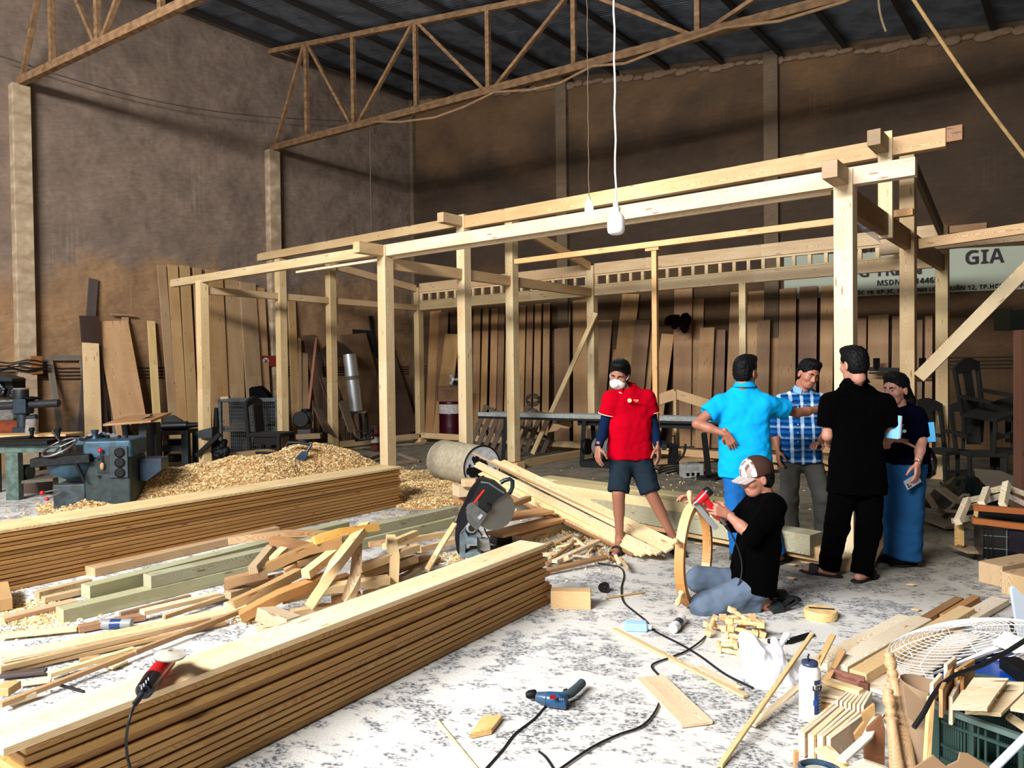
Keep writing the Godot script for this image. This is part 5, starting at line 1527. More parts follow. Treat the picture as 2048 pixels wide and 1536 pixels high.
func make_people() -> void:
	fold_noise = noise(0.05, 77, 2)
	var Q := func(px: float, py: float, z: float) -> Vector3: return AT(px, py, z)
	# ---- man in the red polo shirt
	var z := 6.24
	var red := person("man in a red polo shirt and white face mask standing with legs apart", {
		skin = Color(0.56, 0.36, 0.27), front = Vector3(-0.22, 0, 1), hf = Vector3(-0.42, -0.34, 0.84), hu = Vector3(0.06, 1, 0.2), mask = true,
		head = Q.call(1239, 752, z + 0.02), neck = Q.call(1255, 777, z + 0.06), sh = [Q.call(1221, 798, z), Q.call(1295, 796, z + 0.06)], el = [Q.call(1210, 849, z + 0.03), Q.call(1306, 848, z + 0.06)], wr = [Q.call(1197, 893, z - 0.08), Q.call(1315, 891, z - 0.02)],
		hip = [Q.call(1243, 917, z + 0.04), Q.call(1279, 917, z + 0.06)], knee = [Q.call(1237, 985, z - 0.05), Q.call(1301, 985, z - 0.02)], ankle = [Q.call(1239, 1076, z + 0.02), Q.call(1349, 1080, z)], toe = [Q.call(1228, 1096, z - 0.12), Q.call(1366, 1098, z - 0.14)],
		hands = [[Q.call(1196, 895, z - 0.09), Vector3(-0.02, -1, 0.15), Vector3(0.8, 0, -0.5), Vector3(0.3, 0, 1), 0.35, 0.25], [Q.call(1316, 893, z - 0.03), Vector3(0.05, -1, 0.12), Vector3(-0.8, 0, -0.5), Vector3(-0.3, 0, 1), 0.30, 0.25]],
		shirt = {color = Color(0.64, 0.03, 0.085), trim = Color(0.92, 0.84, 0.70), sleeve = [0.62, 0.62], cuff = 0.074, drop = -0.005, vee = 0.05, ease = 0.02},
		trousers = {color = Color(0.125, 0.155, 0.185), length = 1.0, knee = 0.088, name = "shorts", ease = 0.03}, shoe = {kind = "sandal", color = Color(0.06, 0.06, 0.06)}})
	var hp: Vector3 = Q.call(1239, 752, z + 0.02)
	var hfv := Vector3(-0.42, -0.34, 0.84).normalized(); var huv := Vector3(0.06, 1, 0.2); huv = (huv - hfv * huv.dot(hfv)).normalized()
	var hb := Basis(huv.cross(hfv), huv, hfv)
	var mf := Field.new(0.005)
	mf.ell(hp + hb * Vector3(0, -0.045, 0.052), hb, Vector3(0.068, 0.056, 0.056), 0.02)
	mf.cap(hp + hb * Vector3(0, -0.004, 0.098), hp + hb * Vector3(0, -0.035, 0.110), 0.012, 0.016, 0.03)
	mf.ell(hp + hb * Vector3(0, -0.05, -0.03), hb, Vector3(0.15, 0.15, 0.065), 0.01, true)
	var mm := mb(); mf.build(mm, flat_tint(Color(0.86, 0.85, 0.83)), 0.004, fold_noise)
	var mk := part(red, "face_mask", mm.done(), M.cloth)
	for k in [-1, 1]: part(mk, "ear_loop", mb(Color(0.86, 0.85, 0.83)).tube([hp + hb * Vector3(0.062 * k, -0.025, 0.05), hp + hb * Vector3(0.078 * k, 0.0, 0.02), hp + hb * Vector3(0.082 * k, 0.012, -0.012)], 0.003, 5).done(), M.cloth)
	for k in 2:
		var s0: Vector3 = [Q.call(1221, 798, z), Q.call(1295, 796, z + 0.06)][k]; var e0: Vector3 = [Q.call(1210, 849, z + 0.03), Q.call(1306, 848, z + 0.06)][k]; var w0: Vector3 = [Q.call(1197, 893, z - 0.08), Q.call(1315, 891, z - 0.02)][k]
		var af := Field.new(0.01)
		af.cap(s0.lerp(e0, 0.3), e0, 0.050, 0.045, 0.02); af.cap(e0, e0.lerp(w0, 0.5), 0.046, 0.044, 0.02); af.cap(e0.lerp(w0, 0.45), w0 + (w0 - e0).normalized() * 0.012, 0.043, 0.033, 0.02, Vector3.ZERO, 1.0, true)
		var am := mb(); af.build(am, flat_tint(Color(0.07, 0.12, 0.21)), 0.006, fold_noise)
		part(red, "arm_sleeve", am.done(), M.cloth, "navy arm sleeve")
	var lg := mb(Color(0.90, 0.74, 0.52))
	var lp: Vector3 = Q.call(1259, 801, z - 0.105)
	lg.cyl(lp, lp + Vector3(-0.1, 0.05, 1).normalized() * 0.006, 0.017, -1, 18)
	for i in 3: lg.box(lp + Vector3(0.04 + i * 0.014, 0.003 - i * 0.0005, 0.002), Vector3(0.011, 0.007, 0.005), Basis.IDENTITY, 0.0)
	for i in 2: lg.box(lp + Vector3(0.05 + i * 0.014, -0.010, 0.002), Vector3(0.010, 0.004, 0.005), Basis.IDENTITY, 0.0)
	part(red, "chest_emblem", lg.done(), M.cloth, "small pale round emblem with lettering")
	# ---- man in the bright blue polo, seen from behind, arm stretched out
	z = 5.85
	person("man in a bright blue polo seen from behind, hand on hip, other arm outstretched", {
		skin = Color(0.60, 0.38, 0.28), front = Vector3(0.35, 0, -1), hf = Vector3(0.74, -0.06, -0.62), face = true, girth = 1.08,
		head = Q.call(1492, 746, z), neck = Q.call(1490, 774, z + 0.01), sh = [Q.call(1530, 808, z - 0.04), Q.call(1441, 808, z + 0.03)], el = [Q.call(1594, 826, z + 0.10), Q.call(1394, 848, z - 0.02)], wr = [Q.call(1640, 818, z + 0.26), Q.call(1452, 868, z - 0.13)],
		hip = [Q.call(1512, 935, z), Q.call(1470, 935, z)], knee = [Q.call(1532, 1025, z), Q.call(1472, 1022, z)], ankle = [Q.call(1553, 1110, z - 0.02), Q.call(1478, 1108, z)], toe = [Q.call(1572, 1124, z + 0.10), Q.call(1470, 1122, z + 0.16)],
		hands = [[Q.call(1453, 868, z - 0.135), Vector3(0.45, -0.8, -0.1), Vector3(0.5, 0.1, -0.9), Vector3(-0.5, 0.5, -0.3), 0.28, 0.3], [Q.call(1641, 818, z + 0.27), Vector3(0.9, 0.15, -0.3), Vector3(0, -1, 0), Vector3(0.2, 0.2, -1), 0.15, 0.2]],
		shirt = {color = Color(0.08, 0.60, 0.84), sleeve = [0.62, 0.55], cuff = 0.082, drop = 0.07, ease = 0.024, fold = 0.009},
		trousers = {color = Color(0.12, 0.36, 0.60), knee = 0.075, cuff = 0.068}, shoe = {kind = "sandal", color = Color(0.06, 0.06, 0.06)}})
	# ---- man in the plaid shirt
	z = 6.6
	var pf := Vector3(-0.1, 0, 1).normalized(); var psd := Vector3.UP.cross(pf)
	var po: Vector3 = Q.call(1604, 850, z)
	var plaid := func(p: Vector3, _n: Vector3) -> Color:
		var u := (p - po).dot(psd); var v := (p - po).y
		var a := fposmod(u * 1.0 + 0.037, 0.092); var b := fposmod(v + 0.02, 0.098)
		var white := a < 0.026
		var c := Color(0.10, 0.34, 0.58) if fposmod(b, 0.049) < 0.026 else Color(0.05, 0.20, 0.40)
		if b < 0.014: c = c.lerp(Color(0.72, 0.80, 0.86), 0.55)
		if white: c = Color(0.80, 0.85, 0.90) if b < 0.03 else Color(0.58, 0.72, 0.84)
		return c
	var pl := person("smiling man in a blue and white plaid shirt and grey trousers, facing the camera", {
		skin = Color(0.64, 0.42, 0.32), front = pf, hf = Vector3(0.20, -0.34, 0.92), hu = Vector3(0.18, 1, 0),
		head = Q.call(1616, 750, z - 0.08), neck = Q.call(1606, 780, z), sh = [Q.call(1564, 803, z + 0.02), Q.call(1644, 803, z)], el = [Q.call(1550, 852, z + 0.05), Q.call(1656, 852, z + 0.03)], wr = [Q.call(1556, 900, z - 0.02), Q.call(1640, 885, z - 0.16)],
		hip = [Q.call(1581, 915, z), Q.call(1620, 915, z)], knee = [Q.call(1578, 995, z), Q.call(1645, 992, z - 0.06)], ankle = [Q.call(1582, 1066, z), Q.call(1645, 1064, z + 0.02)], toe = [Q.call(1592, 1086, z - 0.10), Q.call(1628, 1080, z - 0.08)],
		hands = [[Q.call(1556, 902, z - 0.03), Vector3(0, -1, 0.2), Vector3(1, 0, 0), Vector3(0, 0, 1), 0.4], [Q.call(1640, 886, z - 0.17), Vector3(-0.7, 0, 0.6), Vector3(0, -1, 0), Vector3(0, 1, 1), 0.5]],
		shirt = {color = Color(0.10, 0.34, 0.58), tint = plaid, cell = 0.008, sleeve = [1.45, 1.4], drop = 0.04, collar_color = Color(0.45, 0.62, 0.78), vee = 0.03, fold = 0.008},
		trousers = {color = Color(0.33, 0.32, 0.30), knee = 0.078, cuff = 0.07}, shoe = {kind = "shoe", color = Color(0.07, 0.07, 0.08), sole = Color(0.8, 0.8, 0.8)}})
	var bt := mb(Color(0.85, 0.88, 0.92))
	for i in 5: bt.ball(Q.call(1596, 815 + i * 17, z - 0.122), Vector3(0.006, 0.006, 0.003), Basis.IDENTITY, 8)
	part(pl, "buttons", bt.done(), M.gloss).set_meta("kind", "stuff")
	# ---- man in black, from behind
	z = 5.42
	var blk := person("tall man all in black seen from behind, a folder under his right arm", {
		skin = Color(0.66, 0.46, 0.37), front = Vector3(-0.12, 0, -1), hf = Vector3(-0.30, -0.12, -0.95), girth = 1.14,
		head = Q.call(1707, 731, z - 0.02), neck = Q.call(1710, 766, z), sh = [Q.call(1770, 808, z), Q.call(1660, 806, z + 0.02)], el = [Q.call(1784, 868, z + 0.02), Q.call(1655, 872, z + 0.02)], wr = [Q.call(1768, 890, z + 0.26), Q.call(1672, 902, z + 0.24)],
		hip = [Q.call(1738, 958, z), Q.call(1690, 958, z)], knee = [Q.call(1738, 1056, z - 0.03), Q.call(1674, 1050, z + 0.02)], ankle = [Q.call(1722, 1148, z - 0.08), Q.call(1657, 1138, z + 0.06)], toe = [Q.call(1747, 1158, z + 0.02), Q.call(1613, 1141, z + 0.16)],
		hands = [[Q.call(1767, 891, z + 0.27), Vector3(-0.6, 0, -0.7), Vector3(-0.5, 0, 0.7), Vector3(0, 1, 0), 0.5], [Q.call(1673, 903, z + 0.25), Vector3(0.7, 0, -0.5), Vector3(0, -1, 0), Vector3(0, 0, 1), 0.5]],
		shirt = {color = Color(0.035, 0.035, 0.036), sleeve = [0.72, 0.72], cuff = 0.078, drop = 0.10, ease = 0.02, fold = 0.007},
		trousers = {color = Color(0.042, 0.044, 0.048), knee = 0.082, cuff = 0.074}, shoe = {kind = "sandal", color = Color(0.05, 0.045, 0.045)}})
	var fo := thing("folder", "pale blue folder with white pages, tucked under the black-shirted man's arm", "folder", "")
	part(fo, "pages", mb(Color(0.84, 0.88, 0.92)).box(Q.call(1776, 852, z + 0.02), Vector3(0.022, 0.165, 0.2), Basis(Vector3.BACK, -0.08) * Basis(Vector3.UP, 0.5), 0.003).done(), M.card)
	part(fo, "cover", mb(Color(0.45, 0.68, 0.82)).box(Q.call(1772, 852, z + 0.02), Vector3(0.003, 0.17, 0.21), Basis(Vector3.BACK, -0.08) * Basis(Vector3.UP, 0.5), 0.001).done(), M.card)
	# ---- woman with the brochure
	z = 5.78
	var wo := person("dark-haired woman in a black top and wide blue jeans holding a phone", {
		skin = Color(0.66, 0.46, 0.38), front = Vector3(-0.75, 0, 0.7), hf = Vector3(-0.86, -0.1, 0.46), girth = 0.98, hair_len = 0.012,
		head = Q.call(1791, 781, z), neck = Q.call(1803, 815, z), sh = [Q.call(1778, 828, z - 0.02 + 0.16), Q.call(1833, 830, z - 0.10)], el = [Q.call(1778, 880, z + 0.15), Q.call(1843, 882, z - 0.14)], wr = [Q.call(1800, 880, z - 0.08), Q.call(1836, 925, z - 0.22)],
		hip = [Q.call(1794, 935, z + 0.07), Q.call(1826, 935, z - 0.05)], knee = [Q.call(1795, 1030, z + 0.06), Q.call(1818, 1032, z - 0.06)], ankle = [Q.call(1796, 1112, z + 0.08), Q.call(1814, 1120, z - 0.06)], toe = [Q.call(1768, 1122, z + 0.06), Q.call(1788, 1132, z - 0.06)],
		hands = [[Q.call(1835, 927, z - 0.22), Vector3(-0.12, -1, 0.1), Vector3(-0.6, 0, -0.8), Vector3(-0.8, 0, 0.5), 0.35, 0.2], [Q.call(1800, 880, z - 0.085), Vector3(0.8, 0, 0.2), Vector3(0, -1, 0), Vector3(0, 0, 1), 0.6]],
		shirt = {color = Color(0.035, 0.038, 0.05), sleeve = [0.8, 0.85], cuff = 0.064, drop = -0.04, collar = false, vee = 0.03, open = 0.03, ease = 0.012, name = "top"},
		trousers = {color = Color(0.13, 0.27, 0.42), knee = 0.100, cuff = 0.108, ease = 0.022, length = 1.98, name = "jeans"}, shoe = {kind = "shoe", color = Color(0.05, 0.05, 0.05), sole = Color(0.05, 0.05, 0.05)}})
	var ph := Field.new(0.006)
	var hh: Vector3 = Q.call(1791, 781, z)
	ph.cap(hh + Vector3(0.07, 0.01, -0.02), hh + Vector3(0.12, -0.09, -0.02), 0.05, 0.045, 0.02); ph.cap(hh + Vector3(0.12, -0.09, -0.02), hh + Vector3(0.155, -0.14, -0.02), 0.04, 0.008, 0.02)
	var pm := mb(); ph.build(pm, flat_tint(Color.WHITE), 0.006, fold_noise)
	part(wo, "ponytail", pm.done(), M.hair)
	var wt := part(wo, "watch", mb(Color(0.75, 0.68, 0.55)).ball(Q.call(1839, 921, z - 0.25), Vector3(0.014, 0.014, 0.007), Basis.IDENTITY, 10).done(), M.metal, "small gold wristwatch")
	var rg := []
	for i in 15: rg.append(Q.call(1835, 922, z - 0.215) + Vector3(cos(TAU * i / 14.0) * 0.032, sin(TAU * i / 14.0) * 0.006, sin(TAU * i / 14.0) * 0.03))
	part(wt, "strap", mb(Color(0.10, 0.07, 0.06)).tube(rg, 0.004, 6).done(), M.rubber)
	var hbg := thing("handbag", "black shoulder bag hanging at the woman's far hip", "bag", "")
	var hbf := Field.new(0.01)
	hbf.ell(Q.call(1852, 925, z + 0.02), Basis.IDENTITY, Vector3(0.06, 0.13, 0.12), 0.02)
	var hbm := mb(); hbf.build(hbm, flat_tint(Color(0.03, 0.03, 0.032)), 0.01, fold_noise)
	part(hbg, "pouch", hbm.done(), M.gloss)
	part(hbg, "strap", mb(Color(0.03, 0.03, 0.03)).tube([Q.call(1843, 832, z - 0.05), Q.call(1856, 870, z), Q.call(1855, 905, z + 0.02)], 0.008, 6).done(), M.rubber)
	var bro := thing("brochure", "light blue printed brochure held under the woman's arm", "brochure", "")
	var bq: Vector3 = Q.call(1815, 867, z - 0.16)
	var bb := Basis(Vector3.BACK, 0.10) * Basis(Vector3.UP, -0.35)
	part(bro, "cover", mb(Color(0.28, 0.60, 0.78)).box(bq + Vector3(0.09, 0, -0.03), Vector3(0.24, 0.15, 0.012), bb, 0.002).done(), M.card)
	part(bro, "emblem", mb(Color(0.88, 0.92, 0.92)).cyl(bq + bb * Vector3(-0.02, 0.02, 0.004), bq + bb * Vector3(-0.02, 0.02, 0.008), 0.013, -1, 12).done(), M.card)
	part(bro, "pages", mb(Color(0.85, 0.90, 0.92)).box(Q.call(1853, 862, z - 0.08), Vector3(0.08, 0.14, 0.008), Basis(Vector3.BACK, 0.25), 0.002).done(), M.card)
	var tele := thing("phone", "silver smartphone held in the woman's lowered hand", "phone", "")
	var tq: Vector3 = Q.call(1825, 963, z - 0.21)
	var tbs := Basis(Vector3.BACK, 0.42) * Basis(Vector3.UP, 0.3)
	part(tele, "case", mb(Color(0.62, 0.62, 0.64)).box(tq, Vector3(0.145, 0.072, 0.010), tbs, 0.004).done(), M.gloss)
	for i in 3: part(tele, "lens", mb(Color(0.05, 0.05, 0.06)).cyl(tq + tbs * Vector3(-0.055 + (i % 2) * 0.018, -0.018 + (i / 2) * 0.018, 0.005), tq + tbs * Vector3(-0.055 + (i % 2) * 0.018, -0.018 + (i / 2) * 0.018, 0.008), 0.007, -1, 12).done(), M.gloss)
	# ---- kneeling man with the nail gun
	z = 4.78
	person("man in a checked cap and black sweater kneeling on the floor with a nail gun", {
		skin = Color(0.66, 0.44, 0.35), front = Vector3(-0.95, -0.12, 0.15), hf = Vector3(-0.97, -0.22, 0.12), kneel = true, girth = 1.02,
		head = Q.call(1513, 957, z), neck = Q.call(1533, 996, z + 0.01), sh = [Q.call(1512, 1003, z + 0.19), Q.call(1549, 1012, z - 0.16)], el = [Q.call(1466, 1046, z + 0.22), Q.call(1503, 1072, z - 0.20)], wr = [Q.call(1398, 1004, z + 0.12), Q.call(1456, 1029, z - 0.08)],
		hip = [Q.call(1494, 1163, z + 0.10), Q.call(1512, 1172, z - 0.08)], knee = [Q.call(1396, 1158, z + 0.12), Q.call(1404, 1212, z - 0.10)], ankle = [Q.call(1470, 1208, z + 0.13), Q.call(1530, 1206, z - 0.06)], toe = [Q.call(1440, 1216, z + 0.13), Q.call(1556, 1222, z - 0.04)],
		hands = [[Q.call(1397, 1003, z + 0.115), Vector3(-0.8, 0.35, -0.1), Vector3(0.2, -0.7, 0.2), Vector3(0, 0.4, 1), 0.65], [Q.call(1455, 1028, z - 0.085), Vector3(-0.93, 0.38, 0.12), Vector3(0.0, -0.25, -1), Vector3(0, 1, 0), 0.75]],
		shirt = {color = Color(0.035, 0.035, 0.036), sleeve = [1.25, 1.12], drop = 0.03, collar = false, ease = 0.024, open = 0.015, fold = 0.008, name = "sweater"},
		trousers = {color = Color(0.37, 0.42, 0.48), knee = 0.074, cuff = 0.064, length = 1.9, fold = 0.011, name = "jeans"}})
	var cp := Field.new(0.0042)
	var ch: Vector3 = Q.call(1513, 957, z)
	var cf := Vector3(-0.97, -0.22, 0.12).normalized(); var cu := (Vector3.UP - cf * cf.y).normalized()
	var cbs := Basis(cu.cross(cf), cu, cf)
	cp.ell(ch + cbs * Vector3(0, 0.052, -0.012), cbs, Vector3(0.094, 0.098, 0.110), 0.01)
	cp.ell(ch + cbs * Vector3(0, -0.055, 0.0), cbs, Vector3(0.2, 0.092, 0.2), 0.006, true)
	var cm := mb()
	cp.build(cm, func(p: Vector3, _n: Vector3) -> Color:
		var l := cbs.inverse() * (p - ch)
		if l.z > 0.028:
			var a := fposmod(l.x + l.z * 0.3, 0.045)
			return Color(0.80, 0.76, 0.72) if a < 0.014 or fposmod(l.z, 0.04) < 0.010 else (Color(0.42, 0.32, 0.30) if a < 0.03 else Color(0.62, 0.55, 0.52))
		return Color(0.25, 0.17, 0.15))
	var cap2 := thing("checked_cap", "brown cap with a checked front and brim, worn by the kneeling man", "cap", "")
	part(cap2, "crown", cm.done(), M.cloth)
	var rows := []
	for i in 7:
		var row := []
		var u := i / 6.0
		for j in 9:
			var v := lerpf(-1, 1, j / 8.0)
			row.append(ch + cbs * Vector3(v * 0.080 * (1.0 - 0.25 * u * u), 0.042 - 0.022 * u - 0.020 * v * v, 0.078 + 0.085 * u * (1.0 - 0.25 * v * v) - 0.035 * v * v))
		rows.append(row)
	var brim := mb(Color(0.62, 0.56, 0.53))
	brim.grid(rows, cu)
	var low := []
	for r in rows:
		var rr := []
		for p in r: rr.append(p - cu * 0.005)
		low.append(rr)
	brim.grid(low, -cu)
	part(cap2, "brim", brim.done(), M.cloth)
	var stripe := mb(Color(0.85, 0.82, 0.78))
	for j in [1, 3, 5, 7]:
		var line := []
		for i in 7: line.append(rows[i][j] + cu * 0.0015)
		stripe.bent(line, 0.008, 0.002, cu)
	part(cap2, "brim_stripe", stripe.done(), M.cloth)
	# his slippers
	for k in 2:
		var a: Vector3 = [Q.call(1536, 1232, z - 0.1), Q.call(1548, 1196, z + 0.05)][k]; var b: Vector3 = [Q.call(1578, 1203, z - 0.02), Q.call(1580, 1196, z + 0.12)][k]
		var sl := lthing("slipper", ["worn black slipper on the kneeling man's near foot", "black slipper lying behind the kneeling man's feet"][k], "slipper", "slippers of the kneeling man", (a + b) * 0.5)
		var x := (b - a).normalized()
		sl.transform.basis = Basis(x, Vector3(-0.35, 0.8, 0.3).normalized(), x.cross(Vector3(-0.35, 0.8, 0.3).normalized())).orthonormalized()
		var sf := Field.new(0.007)
		sf.cap(Vector3(-0.11, 0, 0), Vector3(0.11, 0, 0), 0.045, 0.052, 0.02, Vector3.UP, 0.24)
		var s2 := mb(); sf.build(s2, flat_tint(Color(0.09, 0.10, 0.11)))
		lpart(sl, "sole", s2, "plain")
		var st := []
		for i in 9:
			var u := lerpf(-1, 1, i / 8.0)
			st.append(Vector3(-0.04, 0.055 * sqrt(maxf(0.0, 1.0 - u * u)), u * 0.05))
		lpart(sl, "strap", mb(Color(0.10, 0.12, 0.13)).bent(st, 0.09, 0.008, Vector3.UP), "plain")
# ---------------------------------------------------------------- tools and clutter near the camera
# outline given in pixels, standing upright at one distance, with real thickness
func pxslab(pts: Array, depth: float, thick: float, c: Color, smooth := false) -> MB:
	var poly := PackedVector2Array()
	for p in pts:
		var w := AT(p[0], p[1], depth)
		poly.append(Vector2(w.x, w.y))
	return mb(c).prism(poly, thick, Transform3D(Basis.IDENTITY, Vector3(0, 0, -depth)), smooth)

func crop_pts(x0: float, y0: float, k: float, pts: Array) -> Array:
	var o := []
	for p in pts: o.append([x0 + p[0] / k, y0 + p[1] / k])
	return o

func floor_cable(called: String, label: String, pts: Array, r: float, c: Color) -> void:
	var w := []
	for p in pts: w.append(G(p[0], p[1], p[2] if p.size() > 2 else r))
	var sm := []
	for i in w.size() - 1:
		var p0: Vector3 = w[maxi(i - 1, 0)]; var p1: Vector3 = w[i]; var p2: Vector3 = w[i + 1]; var p3: Vector3 = w[mini(i + 2, w.size() - 1)]
		for k in 8: sm.append(p1.cubic_interpolate(p2, p0, p3, k / 8.0))
	sm.append(w[w.size() - 1])
	solid(called, label, "cable", mb(c).tube(sm, r, 7).done(), M.rubber)

func spindle(a: Vector3, b: Vector3, s: float, c: Color) -> MB:
	# turned spindle with square ends
	var y := (b - a).normalized()
	var x := y.cross(Vector3(0.3, 1, 0.2)).normalized()
	var bas := Basis(x, y, x.cross(y))
	var l := a.distance_to(b)
	var o := mb(c)
	o.box(a + y * 0.11 * l, Vector3(s, 0.20 * l, s), bas, 0.002)
	o.box(b - y * 0.11 * l, Vector3(s, 0.20 * l, s), bas, 0.002)
	var pr := []
	for q in [[0.21, 0.30], [0.25, 0.42], [0.28, 0.30], [0.36, 0.40], [0.48, 0.46], [0.58, 0.40], [0.68, 0.32], [0.73, 0.42], [0.79, 0.30]]: pr.append(Vector2(q[1] * s, q[0] * l))
	o.lathe(pr, Transform3D(bas, a), 14)
	return o

func make_tools() -> void:
	# ship's-wheel ring held upright by the kneeling man
	var z := 4.86
	var c := AT(1389, 1108, z)
	var R := 0.318
	var n := Vector3(0.866, 0, 0.5); var e := Vector3(-0.5, 0, 0.866)
	var ring := thing("wooden_ring", "large wooden wheel rim with turned handles, held upright by the kneeling man", "wheel rim", "", Vector3(c.x, 0, c.z))
	for k in 8:
		var pts := []
		for i in 8:
			var a := TAU * (k + i / 7.0) / 8.0 + 0.42
			pts.append(c + (e * cos(a) + Vector3.UP * sin(a)) * R)
		part(ring, "rim_segment", mb(tone([Color(0.95, 0.82, 0.58), Color(0.93, 0.80, 0.6), Color(0.80, 0.58, 0.33), Color(0.82, 0.60, 0.34)][k % 4])).bent(pts, 0.045, 0.058, n, uvr()).done(), M.pine)
	for a in [1.33, 0.40, -0.55, 2.35]:
		var d: Vector3 = e * cos(a) + Vector3.UP * sin(a)
		var x := d.cross(n).normalized()
		var kb := mb(Color(0.95, 0.82, 0.62))
		kb.lathe([Vector2(0.019, 0), Vector2(0.019, 0.012), Vector2(0.010, 0.02), Vector2(0.013, 0.045), Vector2(0.0185, 0.075), Vector2(0.0165, 0.098), Vector2(0.008, 0.108), Vector2(0.001, 0.11)], Transform3D(Basis(x, d, x.cross(d)), c + d * (R + 0.02)), 16)
		part(ring, "handle", kb.done(), M.pine)
	# nail gun
	var g := thing("nail_gun", "red pneumatic nail gun with a silver magazine in the kneeling man's hands", "nail gun", "")
	var gz := 4.70
	var zf := func(pts: Array) -> Array: return crop_pts(1300, 890, 4.15, pts)
	var T4 := func(x: float, y: float, dz: float) -> Vector3: return AT(1300 + x / 4.15, 890 + y / 4.15, gz + dz)
	part(g, "magazine", mb(Color(0.80, 0.82, 0.84)).bar(T4.call(372, 482, 0.02), T4.call(552, 694, 0.02), 0.022, 0.034, Vector3(0.7, 0.7, 0), 0.003).done(), M.metal)
	part(g, "body", mb(Color(0.72, 0.05, 0.10)).cyl(T4.call(396, 476, 0.0), T4.call(470, 400, 0.0), 0.026, 0.030, 18, 0.004).done(), M.gloss)
	part(g, "nose", mb(Color(0.45, 0.44, 0.45)).cyl(T4.call(362, 492, 0.0), T4.call(400, 468, 0.0), 0.012, 0.018, 12, 0.002).done(), M.metal)
	part(g, "cap", mb(Color(0.07, 0.07, 0.08)).cyl(T4.call(462, 404, 0.0), T4.call(502, 368, 0.0), 0.033, 0.030, 18, 0.006).done(), M.gloss)
	part(g, "grip", mb(Color(0.72, 0.05, 0.10)).bar(T4.call(450, 440, 0.0), T4.call(585, 610, 0.0), 0.03, 0.038, Vector3(0.7, 0.7, 0), 0.008).done(), M.gloss)
	part(g, "hose_fitting", mb(Color(0.55, 0.53, 0.48)).cyl(T4.call(582, 606, 0.0), T4.call(632, 664, 0.0), 0.013, 0.011, 12, 0.002).done(), M.metal)
	var hz := [[1452, 1050, 0.69], [1463, 1068, 0.62], [1476, 1096, 0.50], [1484, 1130, 0.36], [1480, 1162, 0.22], [1464, 1192, 0.12], [1447, 1222, 0.05], [1430, 1250, 0.02], [1406, 1278, 0.01], [1376, 1300, 0.01], [1343, 1314, 0.01], [1304, 1330, 0.01], [1316, 1350, 0.01], [1324, 1375, 0.01], [1319, 1404, 0.01], [1303, 1434, 0.01], [1278, 1455, 0.01], [1235, 1470, 0.01], [1180, 1497, 0.01], [1110, 1545, 0.01]]
	var w := []
	for i in hz.size():
		var q = hz[i]
		w.append(AT(q[0], q[1], 4.66 - 0.006 * i) if i < 8 else G(q[0], q[1], q[2]))
	var sm := []
	for i in w.size() - 1:
		for k in 6: sm.append((w[i] as Vector3).cubic_interpolate(w[i + 1], w[maxi(i - 1, 0)], w[mini(i + 2, w.size() - 1)], k / 6.0))
	solid("air_hose", "brown air hose trailing from the nail gun across the floor", "hose", mb(Color(0.13, 0.105, 0.08)).tube(sm, 0.0052, 8).done(), M.rubber)
	floor_cable("black_cable", "black cable lying past the blue bottle to the white sack", [[1195, 1126, 0.02], [1238, 1134], [1248, 1150], [1243, 1175], [1247, 1203], [1270, 1224], [1290, 1240], [1310, 1262], [1360, 1288], [1400, 1312], [1450, 1348], [1506, 1376]], 0.006, Color(0.035, 0.035, 0.04))
	floor_cable("drill_cable", "dark cable running from the drill to the lower edge", [[1101, 1402, 0.03], [1090, 1414], [1068, 1438], [1030, 1468], [1005, 1500], [965, 1545]], 0.005, Color(0.04, 0.045, 0.05))
	floor_cable("short_cable", "short black cable end lying at the bottom of the picture", [[1078, 1503], [1092, 1515], [1112, 1545]], 0.005, Color(0.03, 0.03, 0.03))
	# drill
	var dr := thing("drill", "blue electric drill lying on its side on the dusty floor", "drill", "", G(1105, 1395))
	var D := func(px: float, py: float, h: float) -> Vector3: return G(px, py, h)
	var bl := Color(0.12, 0.28, 0.42)
	part(dr, "motor_body", mb(bl).cyl(D.call(1094, 1398, 0.038), D.call(1134, 1402, 0.038), 0.034, 0.037, 20, 0.006).done(), M.gloss)
	part(dr, "gearbox", mb(Color(0.20, 0.30, 0.38)).cyl(D.call(1074, 1394, 0.036), D.call(1096, 1398, 0.037), 0.024, 0.032, 18, 0.003).done(), M.gloss)
	part(dr, "chuck", mb(Color(0.20, 0.21, 0.22)).lathe([Vector2(0.012, 0), Vector2(0.019, 0.012), Vector2(0.021, 0.03), Vector2(0.021, 0.045), Vector2(0.017, 0.05)], Transform3D(Basis(Vector3.UP, 0.2) * Basis(Vector3.BACK, -PI / 2), D.call(1052, 1390, 0.034)), 16).done(), M.iron)
	part(dr, "grip", mb(Color(0.24, 0.30, 0.32)).tube([D.call(1128, 1392, 0.04), D.call(1142, 1386, 0.042), D.call(1154, 1376, 0.042), D.call(1164, 1366, 0.04)], 0.021, 14).done(), M.dusty)
	part(dr, "label", mb(Color(0.45, 0.10, 0.13)).box(D.call(1106, 1394, 0.075), Vector3(0.03, 0.004, 0.022), Basis(Vector3.UP, -0.12) * Basis(Vector3.RIGHT, 0.5)).done(), M.gloss)
	var vents := mb(Color(0.04, 0.06, 0.08))
	for i in 5: vents.box(D.call(1118 + i * 3.6, 1393, 0.0735), Vector3(0.0025, 0.004, 0.03), Basis(Vector3.UP, -0.12) * Basis(Vector3.RIGHT, 0.5), 0.0)
	part(dr, "vent_slots", vents.done(), M.rubber).set_meta("kind", "stuff")
